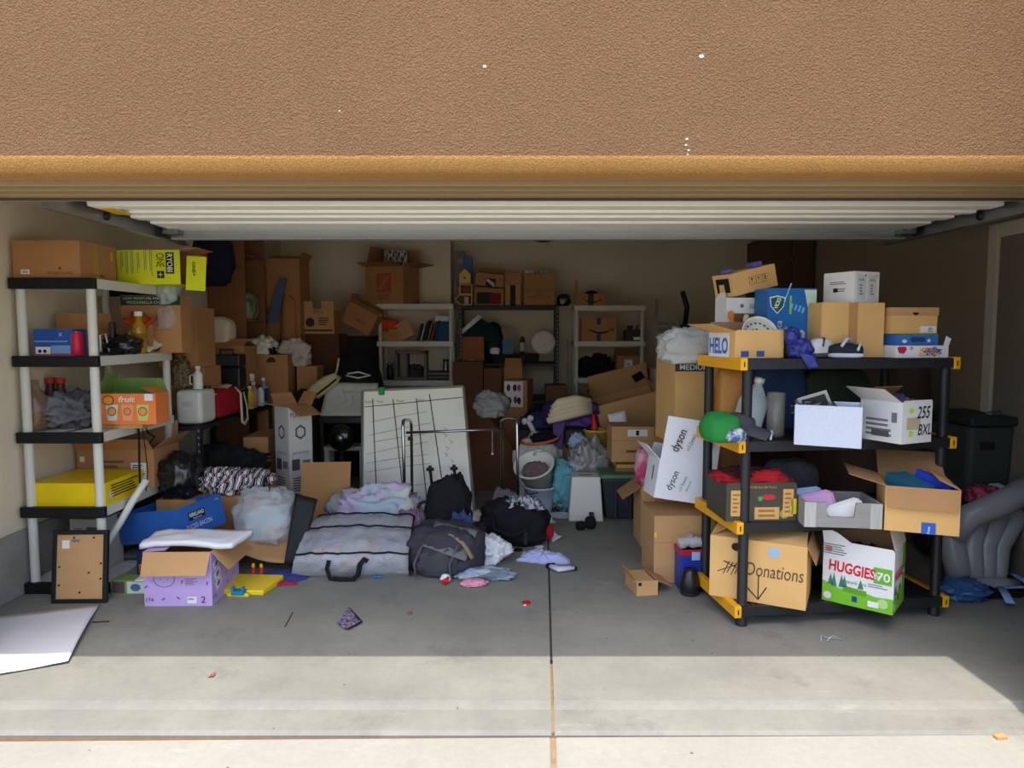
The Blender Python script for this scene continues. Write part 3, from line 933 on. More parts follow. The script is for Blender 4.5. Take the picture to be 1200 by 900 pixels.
# third shelf down
o = bottle('glass_jug', 'tall brown glass jug standing at the front of the white shelf', at(42, 480, 4.1).x, 4.1, z3, .065, .3, mat('brown_glass', (150, 112, 80), .12, .12, alpha=.55, spec=.7), None, 'jug', body_prof=[(.055, 0), (.066, .02), (.066, .2), (.03, .24), (.02, .26), (.02, .3)])
for i, px in enumerate((55, 67)):
    q = at(px, 450, 4.25)
    bottle('spice_jar', ('dark spice jar with a red lid, left of the pair behind the glass jug', 'dark spice jar with a red lid, right of the pair behind the glass jug')[i], q.x, 4.28, z3, .028, .3, mat('dark_spice', (70, 40, 30), .4), c_(180, 44, 40, .5), 'jar', 'red lidded spice jars', neck=.85, shoulder=.72)
o = heap('grey_hooded_garment', 'grey jersey garment folded over on the third shelf', at(84, 500, 4.3).x, 4.3, z3, .16, .2, .2, mat('heather_grey', (120, 118, 120), .95, .2, 14, .3, 90), 12, fold=.7, freq=2)
x, zz, w, h = F(119, 455, 186, 491, 4.16)
ORG = c_(238, 130, 66, .5)
o = carton('snack_carton', 'orange fruit snack carton with open green flaps on the white shelf', -2.4 + .1, 0, z3 + .028, w, .16, h, yf=4.16, rz=0, m=ORG, inner=c_(110, 140, 70, .6), flaps={'l': (70, .13), 'b': (60, .1), 'r': (20, .1)})
for i, (u, s) in enumerate(((-.27, .055), (.0, .045), (.27, .055))):
    decal(o, 'f', u, .38, w * .22, h * .52, c_(196, 220, 208) if i == 0 else (c_(196, 206, 110) if i == 2 else c_(240, 160, 110)), 'pouch_print', poly=[(-.5, .5), (-.36, -.5), (.36, -.5), (.5, .5)])
    decal(o, 'f', u, .42, s, s, c_(60, 50, 60), 'round_ring', e=.0012, poly=circle()); decal(o, 'f', u, .42, s * .84, s * .84, c_(236, 150, 80), 'round_print', e=.0018, poly=circle())
decal(o, 'f', -.33, .78, .07, .06, c_(50, 44, 50), 'round_ring', poly=circle()); decal(o, 'f', -.33, .78, .058, .05, c_(242, 160, 60), 'round_print', e=.0012, poly=circle())
text(o, 'f', 0, .82, 'fruit', .034, WCARD, .1, bold=.02, shear=.2); decal(o, 'f', .38, .88, .05, .04, WCARD, 'print_panel')
carton('cardboard_box', 'small flattened brown box under the orange snack carton', -2.38, 0, z3, .3, .15, .026, yf=4.19, m=CARD)
for i, (xa, xb, ln) in enumerate(((-2.335, -2.3, .36), (-2.25, -2.235, .42), (-2.19, -2.2, .12))):
    MBs = MB().tube([(xa, 4.36 + i * .04, z3 + .02), (A_X + A_W + .012, 4.36 + i * .04, z3 + .015), (A_X + A_W + .02 + i * .006, 4.36 + i * .04, z3 - .06), (A_X + A_W + .03 + .03 * i, 4.33 + i * .04, z3 - ln * .7), (A_X + A_W + .045 + .02 * i, 4.3 + i * .03, z3 - ln)], .011 if i == 0 else .006, 8, flat=.4)
    obj1(MBs, 'hanging_strap', ('wide black webbing strap dangling below the orange carton', 'long thin black cord dangling below the orange carton', 'short black cord end hanging off the third shelf')[i], 'strap', BLACKC, 'black straps hanging off the white shelf', smooth=True)
o = thing('drawer_organizer', 'small white drawer unit at the back corner of the third shelf', 'organizer', (-2.47, 4.72, z3))
MB().box(-.09, .09, -.12, .12, 0, .15).build('case', CREAM, o, bev=.006)
for i in range(2):
    d_ = MB().box(-.08, .08, -.128, -.12, .012 + i * .068, .07 + i * .068).build('drawer', WPLAST, o, bev=.003)
    MB().box(-.02, .02, -.136, -.128, .04 + i * .068, .048 + i * .068).build('pull', CREAM, d_)

# fourth shelf down
x, zz, w, h = F(42, 567, 122, 594, 4.0)
YB = c_(240, 204, 20, .45)
o = carton('yellow_flat_box', 'flat bright yellow box on the fourth shelf of the white unit', x - .02, 0, z4, w + .03, .42, h, yf=4.02, m=YB)
decal(o, 'r', .0, .55, .3, h * .6, INK, 'fine_print', bars=5); decal(o, 'r', -.35, .4, .05, .04, WHITE, poly=circle())
x, zz, w, h = F(92, 527, 186, 575, 4.55)
o = carton('shipping_box', 'scuffed brown shipping box with white labels behind the yellow box', -2.58, 0, z4, .5, .34, at(120, 527, 4.5).z - z4, yf=4.5, m=CARD_D, flaps={'f': (130, .1), 'b': (100, .15), 'r': (140, .12)})
decal(o, 'f', .3, .4, .1, .13, WHITE); decal(o, 'f', .3, .42, .08, .1, INK, 'fine_print', e=.0012, bars=7); decal(o, 'f', -.02, .55, .2, .1, c_(120, 84, 56), 'fine_print', bars=3); decal(o, 'f', -.43, .75, .03, .035, WHITE)
o = sack('black_trash_bag', 'glossy black plastic bag bulging beside the brown shipping box', -2.22, 4.64, .42, .24, .26, .29, mat('black_film', (20, 20, 24), .22, .2, 30, spec=.7), 14, amp=.22, freq=3)
MB().box(-2.34, -2.12, 4.5, 4.86, 0, .36).build('x', CARD_D)
bpy.data.objects.remove(bpy.data.objects['x'])
carton('cardboard_box', 'worn brown box under the glossy black plastic bag', -2.21, 4.66, 0, .26, .26, .422, m=CARD_D, tape='y')
# fifth shelf and things leaning on it
x, zz, w, h = F(78, 608, 112, 628, 4.3)
o = carton('small_photo_box', 'small pale box with photos printed on it on the lowest white shelf', -2.6, 0, z5, .2, .2, at(95, 609, 4.2).z - z5, yf=4.2, m=c_(196, 188, 172), rz=-6)
decal(o, 'f', -.2, .75, .08, .06, INKG, 'print_panel', bars=4); decal(o, 'f', .25, .7, .08, .1, c_(90, 80, 70), 'print_panel')

# picture frame seen from behind, leaning on the lowest shelf
fb, ft = flo(66, 704), flo(133, 701)
W_ = ft.x - fb.x
o = thing('picture_frame', 'black picture frame turned to show its brown backing board, leaning on the white shelf', 'picture frame', ((fb.x + ft.x) / 2, 3.845, .001), (R(-7), 0, R(2)))
H_ = .405
FRB = mat('frame_black', (34, 31, 30), .5, .15)
for a in ((-W_ / 2, W_ / 2, 0, .022), (-W_ / 2, W_ / 2, H_ - .022, H_), (-W_ / 2, -W_ / 2 + .022, .022, H_ - .022), (W_ / 2 - .022, W_ / 2, .022, H_ - .022)):
    MB().box(a[0], a[1], -.012, .016, a[2], a[3]).build('frame_bar', FRB, o, bev=.002)
MB().box(-W_ / 2 + .022, W_ / 2 - .022, -.002, .004, .022, H_ - .022).build('backing_board', CARD, o)
MB().box(-W_ / 2 + .05, -W_ / 2 + .09, -.0035, -.002, H_ - .1, H_ - .055).build('barcode_sticker', WHITE, o)
MB().box(-W_ / 2 + .1, -W_ / 2 + .145, -.0035, -.002, H_ - .065, H_ - .05).build('sticker', INKG, o)
for (a, b_) in ((.7, .4), (.5, .08), (.35, .97), (.8, .97), (.03, .5), (.97, .55), (.97, .3), (.03, .2)):
    MB().lathe([(.006, 0), (.005, .004)], 8, 0, Matrix.Translation((-W_ / 2 + .03 + a * (W_ - .06), -.003, .03 + b_ * (H_ - .06))) @ Matrix.Rotation(R(90), 4, 'X')).build('pin', INK, o)

# white sheet of paper curling on the slab
pp = [flo(-45, 800), flo(80, 778), flo(116, 711), flo(-40, 728)]
o = sheet('poster_paper', [q + Vector((0, 0, .004)) for q in pp], mat('poster_white', (218, 218, 224), .55, .03), 20, 14, .004, 2.5, 2, .0012,
          label='large blank white sheet of paper curling on the floor at the left', cat='paper', fn=lambda u, v: .018 * (u ** 3) * sin(pi * min(1, v + .1)) + .006)

# blue trays, purple box and what lies round them
NAVY = c_(34, 66, 128, .5)
KB = mat('carton_blue', (44, 98, 176), .55, .08, 6)
o = carton('bacon_carton', 'dark blue carton with an orange sticker under the bright blue tray', -2.06, 4.36, 0, .5, .3, .185, rz=4, m=c_(30, 48, 92, .5))
decal(o, 'f', -.42, .42, .055, .055, c_(226, 140, 50)); decal(o, 'f', -.42, .42, .045, .03, INK, 'fine_print', e=.0012, bars=3)
decal(o, 'f', -.2, .82, .2, .02, WCARD, 'print_band', rot=14); text(o, 'f', -.26, .62, 'BACON', .022, WCARD, .1, shear=.3)
o = carton('blue_tray_carton', 'bright blue open bacon carton tipped on top of a dark blue one', -2.17, 4.42, .275, .52, .36, .19, rz=-22, ry=-9, rx=4, m=KB, inner=KB, flaps={'f': (88, .01), 'r': (85, .01)})
o.location.z = .19 + .04
decal(o, 'r', -.1, .66, .13, .05, INK, 'logo_plate'); text(o, 'r', -.1, .7, 'KIRKLAND', .024, WHITE, .115, bold=.02, e=.0026); text(o, 'r', -.1, .57, 'Signature', .012, WHITE, .07, e=.0026)
text(o, 'r', -.08, .33, 'SLICED BACON', .028, WCARD, .2)
text(o, 'r', .38, .9, '174', .012, WCARD, .03)
o = carton('toy_box', 'small green picture box beside the purple box', at(152, 690, 3.98).x, 0, 0, .2, .1, .085, yf=3.97, m=c_(120, 150, 70))
decal(o, 'f', .2, .5, .1, .07, c_(206, 214, 200), 'print_panel'); decal(o, 'f', .2, .5, .06, .045, c_(70, 110, 150), 'print_spot', e=.0012, poly=circle()); decal(o, 'f', -.3, .5, .07, .07, c_(90, 70, 80), 'print_panel')
sheet('white_envelope', [(-2.19, 3.96, .088), (-1.98, 3.96, .088), (-1.99, 4.1, .1), (-2.19, 4.1, .1)], WHITE, 4, 4, th=.006, label='white envelope lying on the small green picture box', cat='paper')
LIL = mat('lilac_print', (192, 164, 214), .55, .05, 6)
x, zz, w, h = F(168, 646, 247, 711, 3.8)
pb = carton('lilac_carton', 'lilac diaper carton with folded out brown flaps at the front left', x, 0, 0, w, .4, at(205, 647, 3.8).z, yf=3.8, rz=1, m=LIL, inner=CARD, flaps={'f': (246, .13), 'r': (228, .14), 'l': (4, .12), 'b': (7, .19)})
text(pb, 'f', -.42, .12, '174', .022, INK, .042); text(pb, 'f', .37, .12, '2', .036, INK, .026)
decal(pb, 'f', .2, .11, .05, .036, WHITE, 'barcode_panel'); decal(pb, 'f', .2, .13, .042, .014, INK, 'barcode', e=.0012, bars=2)
PUR = c_(110, 80, 150)
bear = thing('x', 'x', 'x'); bpy.data.objects.remove(bear)
T = frame_of(pb, 'f', -.2, .5, .0014)
pts = [T @ Vector((.052 * cos(a) * (1.1 if abs(cos(a)) > .5 else 1), .05 * sin(a) ** 1 * .9, 0)) for a in [pi + pi * i / 14 for i in range(15)]]
pts = [T @ Vector((-.056, .06, 0))] + pts + [T @ Vector((.056, .06, 0))]
MB().tube(pts, .0016, 5).build('line_drawing', PUR, pb)
for u, v in ((-.02, 0), (.02, 0), (0, -.016)):
    MB().lathe([(.003, 0), (.002, .0012)], 8, 0, T @ Matrix.Translation((u, v, 0))).build('line_drawing', PUR, pb)
for (u, v, a) in ((-.47, .36, 40), (-.22, .13, 30), (0, .15, -40), (.06, .45, 70), (.43, .42, 80), (.44, .75, 60)):
    decal(pb, 'f', u, v, .026, .009, PUR, 'leaf_print', rot=a, poly=circle(8))
decal(pb, 'f', .2, .45, .07, .04, c_(120, 96, 140), 'fine_print', bars=5)
text(pb, 'r', -.42, .14, '174', .022, INK, .04)
for i, v in enumerate((.72, .52, .33)):
    decal(pb, 'r', -.33 + i * .03, v, .08, .05, WCARD, 'symbol_panel', rot=24); decal(pb, 'r', -.33 + i * .03, v, .05, .03, PUR, 'symbol', rot=24, e=.0012, poly=circle(6))
for (u, v, a) in ((.0, .4, 50), (.2, .6, 30), (.3, .25, 70), (.05, .2, 20)):
    decal(pb, 'r', u, v, .03, .01, PUR, 'leaf_print', rot=a, poly=circle(8))
q0, q1 = at(163, 640, 3.86), at(280, 628, 3.86)
zt = DIM[pb.name][2]
sheet('foam_sheet', [(q0.x, 3.86, zt + .03), (q1.x - .03, 3.82, zt + .055), (q1.x + .02, 4.02, zt + .075), (q0.x - .01, 4.08, zt + .04)], mat('white_foam', (236, 236, 238), .6, .03), 20, 8, .012, 3, 4, .028,
      label='curved white foam sheet lying across the lilac carton', cat='foam sheet', fn=lambda u, v: .012 * sin(u * 5))

# yellow toy platform
YT = mat('toy_yellow', (240, 206, 26), .4, .04, 6, spec=.5)
c = flo(291, 690)
o = thing('toy_platform', 'yellow plastic toy platform with a blue clip and two red pegs', 'toy', (c.x, c.y, 0), (0, 0, R(-4)))
MB().add([(-.155, -.1, 0), (.135, -.1, 0), (.165, .13, 0), (-.125, .13, 0), (-.155, -.1, .03), (.135, -.1, .03), (.165, .13, .045), (-.125, .13, .045)],
         [(0, 3, 2, 1), (4, 5, 6, 7), (0, 1, 5, 4), (1, 2, 6, 5), (2, 3, 7, 6), (3, 0, 4, 7)]).build('deck', YT, o, bev=.006)
MB().box(-.07, .06, -.13, -.1, 0, .02).build('front_lug', YT, o, bev=.004)
TB = c_(30, 130, 170, .4)
q = MB().box(-.04, .035, -.14, -.085, .012, .035); q.box(-.04, -.024, -.14, -.11, .035, .06); q.box(.02, .035, -.14, -.11, .035, .06)
q.build('blue_clip', TB, o, bev=.004)
for s in (-.035, .015):
    pg = MB().lathe([(.011, .0), (.011, .08)], 12, 0, Matrix.Translation((s, .15, 0))).build('peg', c_(196, 40, 44, .4), o, smooth=True)
    MB().lathe([(.011, .08), (.009, .1), (.004, .105)], 12, 0, Matrix.Translation((s, .15, 0))).build('peg_tip', c_(246, 190, 50, .4), pg, smooth=True)

# brown curved board with a clear bag of laundry on it, dark panel beside
p0 = [at(268, 640, 4.35), at(352, 658, 4.3), at(352, 600, 4.75), at(282, 600, 4.75)]
sheet('bent_cardboard', p0, CARD, 18, 10, 0, th=.006, fn=lambda u, v: -.05 * sin(pi * u), label='curved brown cardboard sheet under the clear laundry bag', cat='cardboard')
o = sack('clear_laundry_bag', 'tied translucent bag with pale blue laundry, on curved cardboard', at(312, 625, 4.55).x, 4.58, at(312, 636, 4.5).z, .37, .26, .32, mat('milky_bag', (222, 226, 228), .3, .06, 10, alpha=.42, spec=.6), 21, amp=.26, freq=2.8, crease=1.1)
sack('laundry', '', 0, 0, .01, .27, .17, .19, mat('pale_laundry', (190, 220, 226), .9, .1, 10, rgb2=(232, 226, 222)), 22, parent=o, crease=1.2, amp=.25)
MB().tube([(.02, -.02, .28), (.03, -.03, .35), (.02, -.04, .4), (-.01, -.04, .38)], .004, 6).build('tie_cord', INK, o, smooth=True)
MB().tube([(-.05, -.12, .1), (-.02, -.13, .2), (.02, -.06, .3)], .004, 6).build('bag_seam', MILKY, o, smooth=True)
b = MB()
dp = [at(333, 660, 4.28), at(352, 662, 4.3), at(372, 585, 4.5), at(346, 578, 4.5)]
sheet('folding_chair_back', dp, mat('dark_vinyl', (30, 30, 34), .6, .2), 6, 10, .006, 3, 5, .03, label='dark vinyl panel standing beside the silvery zip bag', cat='panel')
heap('play_mat', 'flat blue and red mat edge lying beside the toy platform', at(325, 664, 4.2).x, 4.25, 0, .18, .08, .035, c_(52, 60, 120, .8), 31, cat='mat', fold=.2)
heap('red_cloth', 'thin red cloth edge beneath the blue mat', at(330, 672, 4.15).x, 4.13, 0, .11, .035, .018, c_(150, 40, 70, .8), 32, fold=.2)
# clothes heaped behind the blue tray
STRIPE = mat('striped_cloth', (30, 36, 70), .9, .1, 5, rgb2=(216, 206, 200), stretch=(9, 3, 4))
def striped(key, cols, sc_=26):
    if key in MATS: return MATS[key]
    m = bpy.data.materials.new(key); m.use_nodes = True
    nn, ll = m.node_tree.nodes, m.node_tree.links
    pp_ = nn['Principled BSDF']; pp_.inputs['Roughness'].default_value = .9
    t_ = nn.new('ShaderNodeTexCoord'); w_ = nn.new('ShaderNodeTexWave'); w_.inputs['Scale'].default_value = sc_; w_.inputs['Distortion'].default_value = 3
    ll.new(t_.outputs['Object'], w_.inputs[0])
    rp = nn.new('ShaderNodeValToRGB'); rp.color_ramp.interpolation = 'CONSTANT'
    els = rp.color_ramp.elements
    while len(els) < len(cols): els.new(.5)
    for i, cc in enumerate(cols):
        els[i].position = i / len(cols); els[i].color = lin(cc) + (1,)
    ll.new(w_.outputs[0], rp.inputs[0]); ll.new(rp.outputs[0], pp_.inputs['Base Color'])
    MATS[key] = m
    return m
carton('cardboard_box', 'brown box under the striped clothes behind the blue tray', -1.99, 4.87, 0, .5, .42, .42, m=CARD_D, rz=3, tape='y')
heap('striped_clothes', 'heap of navy, red and white striped clothes behind the blue tray', at(248, 582, 4.7).x + .02, 4.82, .42, .27, .18, .15, striped('navy_red_stripes', [(28, 32, 60), (220, 214, 208), (28, 32, 60), (150, 50, 50), (226, 220, 214)], 6), 41, fold=.6)
carton('cardboard_box', 'open brown box holding the black jackets behind the striped clothes', -2.06, 5.33, 0, .34, .34, .4, m=CARD_D, rz=-4, flaps={'f': (150, .1), 'l': (160, .1)})
heap('black_jackets', 'heap of black jackets behind the striped clothes', at(258, 545, 5.2).x, 5.32, .4, .3, .17, .24, BLACKC, 42, fold=.55)
_pb = at(141, 612, 4.16); _pt = at(172, 562, 4.24)
MBp = MB().tube([_pb + (_pb - _pt) * .9, _pb, at(158, 583, 4.2), _pt], .021, 14)
obj1(MBp, 'plastic_pipe', 'short white plastic pipe leaning behind the blue tray', 'pipe', WPLAST, smooth=True)
# specks on the slab
for i, (px, py, s, cc, lb) in enumerate(((480, 720, .012, (150, 84, 52), 'dry reddish leaf scrap on the slab in front of the bags'), (248, 793, .012, (150, 90, 70), 'small brown leaf scrap on the sunlit slab'), (500, 788, .0, None, ''))):
    if s:
        c = flo(px, py)
        sheet('leaf_scrap', [c + Vector((-s, -s, .004)), c + Vector((s, -s * .6, .006)), c + Vector((s * .8, s * 2, .01)), c + Vector((-s * .7, s * 1.4, .004))], c_(*cc), 4, 4, .004, 3, i, .001, label=lb, cat='leaf')
a, b_ = flo(334, 735), flo(343, 718)
obj1(MB().tube([a + Vector((0, 0, .003)), b_ + Vector((0, 0, .003))], .0025, 6), 'twig', 'thin dark twig on the slab below the silvery bag', 'twig', c_(70, 58, 48))
a, b_ = flo(108, 730), flo(128, 729)
obj1(MB().tube([a + Vector((0, 0, .004)), b_ + Vector((0, 0, .004))], .004, 6), 'twig', 'short dark stick poking from under the white paper', 'twig', c_(50, 46, 46))
# ------------------------------------------------------------ left middle: low steel rack, tall cabinet, stacked boxes
zr = L2_T[1]
o = thing('water_jug', 'square white plastic water container on the low steel rack', 'jug', (-2.345, 5.17, zr), (0, 0, R(-3)))
MB().box(-.098, .098, -.12, .12, 0, .25).build('body', WPLAST, o, bev=.035, seg=4)
MB().tube([(.02, -.06, .245), (.02, -.05, .285), (.02, .05, .285), (.02, .06, .245)], .012, 8).build('handle', WPLAST, o, smooth=True)
MB().box(-.045, .035, -.124, -.118, .13, .17).build('embossed_plate', CREAM, o, bev=.003)
MB().lathe([(.026, .247), (.026, .27)], 14, 0, Matrix.Translation((.06, .06, 0))).build('cap', BLACKP, o, bev=.003)
o = bottle('white_squeeze_bottle', 'white squeeze bottle standing on the square water container', at(232, 440, 5.12).x, 5.12, zr + .252, .033, .17, WPLAST, WPLAST, neck=.5, shoulder=.62)
MB().tube([(-.033, 0, .03), (-.06, 0, .04), (-.06, 0, .1), (-.033, 0, .105)], .005, 6).build('handle', WPLAST, o, smooth=True)
o = carton('black_gift_box', 'small black box with a label beside the white squeeze bottle', -2.43, 5.3, zr + .251, .14, .1, .12, m=c_(26, 24, 26)) if False else None
o = thing('red_tote_bag', 'red tote bag with cream strap and cream flap on the low steel rack', 'bag', (-2.375, 5.63, zr))
blob_mb(.25, .5, .22, 5, .1, 1.8, .45).build('body', mat('red_canvas', (168, 26, 40), .85, .15, 12, .2, 90), o, smooth=True)
sheet('flap', [(-.08, -.25, .2), (.09, -.25, .195), (.1, .05, .24), (-.1, .05, .25)], mat('cream_canvas', (214, 198, 164), .9, .08, 12), 8, 8, .015, 3, 2, .008, parent=o)
MB().tube([(.1, .1, .22), (.15, .09, .17), (.165, .06, .03), (.17, .05, -.06), (.17, .11, -.085), (.17, .17, -.05), (.16, .19, .05), (.13, .2, .17)], .016, 8, flat=.35).build('strap', mat('cream_canvas', (214, 198, 164)), o, smooth=True)
carton('cardboard_box', 'low brown box under the black hard case on the steel rack', -2.53, 0, zr, .09, .5, .2, yf=5.36, m=CARD_D)
x, zz, w, h = F(236, 436, 283, 460, 5.95)
o = carton('cardboard_box', 'brown open box behind the black hard case on the low steel rack', -2.53, 0, zr, .38, .3, at(260, 406, 6.12).z - zr, yf=6.12, m=CARD_D, flaps={'f': (30, .13), 'b': (20, .13), 'l': (90, .1)})
o = thing('hard_case', 'black hard tool case on the low steel rack behind the red bag', 'case', (-2.45, 5.98, zr + .18))
MB().box(-.19, .15, -.08, .08, 0, .19).build('base', BLACKP, o, bev=.012)
MB().box(-.19, .15, -.08, .08, .195, .3).build('lid', BLACKP, o, bev=.012)
MB().box(-.05, .14, -.085, -.08, .21, .285).build('smoked_window', mat('smoked_plastic', (60, 62, 60), .15, .05, spec=.6), o)
MB().tube([(-.02, -.05, .3), (-.02, -.05, .34), (.09, -.05, .34), (.09, -.05, .3)], .01, 8).build('handle', BLACKP, o, smooth=True)
MB().box(.1, .115, -.09, -.08, .19, .2).build('latch', CHROME, o)
MB().box(-2.66, -2.3, 5.9, 6.06, zr, zr + .178).build('tmp', BLACKP); bpy.data.objects.remove(bpy.data.objects['tmp'])
carton('black_crate_box', 'black box carrying the hard tool case on the steel rack', -2.47, 0, zr, .36, .2, .178, yf=5.89, m=c_(26, 26, 28))
sack('cream_cushion', 'cream cushion on the brown box next to the tall cabinet', at(257, 386, 6.25).x, 6.27, at(260, 406, 6.12).z + .004, .24, .2, .25, mat('cream_cloth', (214, 204, 178)), 4, cat='cushion', amp=.08, e=.6)
cols = [((196, 120, 60), 'orange spray bottle at the near end of the bottle row'), ((216, 190, 60), 'yellow labelled cleaner bottle in the bottle row'), ((190, 130, 120), 'pink labelled pump bottle in the bottle row'), ((30, 44, 60), 'dark navy trigger bottle in the bottle row'), ((228, 226, 220), 'white cleaner bottle in the bottle row'), ((60, 76, 110), 'blue tinted clear bottle at the far end of the row'), ((90, 80, 80), 'short grey bottle behind the far end of the row')]
for i, (cc, lb) in enumerate(cols):
    yy = 5.99 + i * .085
    xx = -2.285 - (.04 if i in (0, 3) else 0)
    hgt = (.24, .2, .23, .26, .19, .25, .17)[i]
    o = bottle('spray_bottle' if i in (0, 3) else 'cleaner_bottle', lb, xx, yy, zr, .033, hgt, c_(*cc, rough=.4) if i != 5 else mat('blue_clear', (150, 170, 200), .15, .05, alpha=.6), WPLAST if i != 4 else c_(60, 60, 66, .5), 'bottle', 'cleaner bottles on the low steel rack', neck=.45, lab=(c_(220, 186, 60) if i == 1 else (c_(200, 150, 140) if i == 2 else (c_(50, 60, 100) if i == 5 else None))))
    if i in (0, 3):
        MB().box(-.045, .02, -.012, .012, hgt, hgt + .035).build('trigger_head', WPLAST, o, bev=.004)
for zq, lb in ((.13, 'dark grey bag pushed onto the lower deck of the low steel rack'),):
    heap('dark_bag', lb, -2.52, 5.7, L2_T[0], .24, .5, .34, BLACKC, 44, cat='bag', fold=.3)
carton('cardboard_box', 'brown box with a white label under the low steel rack', -2.12, 0, 0, .2, .5, .66, yf=5.7, m=CARD_D, rz=3)
carton('white_tag_box', 'brown box beside the rack post with white paper tags', -2.07, 0, .662, .18, .3, .0, yf=5.7) if False else None

# tall brown cabinet, its open shelves facing the middle of the garage
WD = mat('brown_laminate', (134, 90, 58), .6, .12, 3, stretch=(1, 1, 6))
cx0, cx1, cy0, cy1, ch = -2.845, -2.5, 6.6, 7.14, 2.52
o = thing('open_cabinet', 'tall brown cabinet with open side shelves against the left wall', 'cabinet', ((cx0 + cx1) / 2, (cy0 + cy1) / 2, 0))
hx, hy = (cx1 - cx0) / 2, (cy1 - cy0) / 2
MB().box(-hx, hx, -hy, -hy + .02, 0, ch).build('side_panel', WD, o, bev=.002)
MB().box(-hx, hx, hy - .02, hy, 0, ch).build('side_panel', WD, o, bev=.002)
MB().box(-hx, -hx + .015, -hy + .02, hy - .02, 0, ch).build('back_panel', WD, o)
for z in (.08, .9, 1.3, 1.64, 2.26, 2.5):
    MB().box(-hx + .015, hx - .005, -hy + .02, hy - .02, z - .02, z).build('shelf_board', WD, o)
sack('green_bag', 'green and clear plastic bag in the tall brown cabinet', -2.58, 6.85, 1.64, .14, .34, .26, mat('green_film', (90, 130, 80), .3, .3, 9, rgb2=(170, 176, 160)), 6)
tall = at(306, 416, 6.75)
o = carton('cardboard_box', 'brown box with a half round handle hole behind the cleaner bottles', -2.32, 0, 0, .3, .34, at(306, 416, 6.72).z, yf=6.72, m=CARD_D, rz=4)
decal(o, 'f', -.02, .965, .09, .05, c_(70, 44, 28), 'handle_hole', poly=[(.5 * cos(pi * i / 10), sin(pi * i / 10) - .5) for i in range(11)])
zt = at(306, 416, 6.72).z
heap('white_towels', 'rolled white towels on the box with the half round hole', at(303, 398, 6.75).x, 6.82, zt, .13, .12, .17, mat('white_cotton', (226, 220, 206), .95, .08, 16), 9, cat='towel', fold=.5, freq=3.4)
sack('black_pouch', 'small black pouch in front of the white towels', at(316, 409, 6.8).x, 6.8, zt, .12, .07, .08, BLACKC, 3)
heap('pale_blanket', 'pale pinkish blanket sliding down beside the white towels', at(343, 408, 7.0).x, 7.05, zt - .12, .16, .13, .26, mat('pale_pink', (206, 190, 182), .95, .08, 14), 7, cat='blanket', fold=.4)
carton('cardboard_box', 'tall brown box under the pale blanket', -2.04, 0, 0, .2, .24, zt - .122, yf=6.95, m=CARD_D)
# stack of boxes behind
bx0, bx1 = at(312, 350, 7.45).x, at(351, 350, 7.45).x
bw = bx1 - bx0
bc = (bx0 + bx1) / 2
za, zb_ = .75, at(330, 392, 7.45).z
carton('cardboard_box', 'bottom brown box of the stack behind the tall cabinet', bc, 0, 0, bw, .4, za, yf=7.45, m=CARD_D)
carton('cardboard_box', 'middle brown box of the stack behind the tall cabinet', bc, 0, za + .001, bw, .4, zb_ - za, yf=7.45, m=CARD_D)
o = carton('cardboard_box', 'top brown box of the stack behind the tall cabinet, flap ajar', bc, 0, zb_ + .002, bw, .36, at(330, 303, 7.45).z - zb_, yf=7.47, m=CARD_D, flaps={'r': (120, .08), 'f': (20, .1), 'b': (10, .1), 'l': (10, .1)})
p0, p1 = at(313, 378, 7.3), at(322, 378, 7.3)
sheet('blue_folder', [at(313, 378, 7.32), at(325, 378, 7.32), at(336, 327, 7.42), at(328, 326, 7.42)], c_(86, 104, 140), 4, 6, th=.012, smooth=False, label='narrow blue folder leaning on the stacked boxes', cat='folder')
sheet('bent_cardboard', [Vector((at(318, 392, 7.3).x, 7.3, .003)), Vector((at(345, 396, 7.3).x, 7.3, .003)), at(346, 352, 7.42), at(331, 342, 7.42)], CARD_D, 8, 8, 0, th=.006, fn=lambda u, v: .04 * sin(pi * u), label='loose brown cardboard leaning beside the blue folder', cat='cardboard')
# banker box on dark box
y_ = 7.6
x, zz, w, h = F(352, 353, 391, 391, y_)
dk = carton('cardboard_box', 'dark brown box under the box with a square notch', x + .02, 0, 0, w + .06, .4, zz - .002, yf=y_ + .01, m=c_(96, 62, 44, .85))
o = thing('notched_box', 'brown box with a square notch and black printing in the back left', 'box', (x, y_ + .16, zz))
DIM[o.name] = (w, .3, h)
NT = [(-w / 2, 0), (w / 2, 0), (w / 2, h), (w * .13, h), (w * .13, h * .78), (-w * .13, h * .78), (-w * .13, h), (-w / 2, h)]
MB().prism(NT, -.15, -.146).build('front_panel', CARD, o)
MB().box(-w / 2, w / 2, -.146, .15, 0, h * .7).build('body', CARD_D, o)
text(o, 'f', 0, .7, 'BOX', .03, INK, .06); decal(o, 'f', 0, .7, .15, .05, INK, 'print_frame', poly=[(-.5, -.5), (.5, -.5), (.5, -.42), (-.5, -.42)])
decal(o, 'f', -.22, .35, .1, .1, c_(60, 46, 36), 'print_symbol', poly=circle()); decal(o, 'f', .2, .38, .12, .09, c_(60, 46, 36), 'fine_print', bars=4); decal(o, 'f', 0, .1, w * .9, .02, c_(70, 50, 36), 'print_band')
x, zz, w, h = F(395, 365, 430, 385, 7.95)
carton('storage_bin_box', 'black box under the tilted brown box at the back left', x + .02, 0, 0, .36, .45, at(412, 394, 7.9).z, yf=8.05, m=c_(24, 24, 28))
o = carton('cardboard_box', 'brown box tilted on a corner at the back left', x + .01, 8.22, at(412, 394, 7.9).z + .09, .37, .26, .25, ry=27, rz=-6, m=CARD_D, flaps={'l': (100, .1), 'f': (20, .12), 'b': (40, .12)})
text(o, 'f', .1, .4, 'FRAGILE', .03, INK, .12)
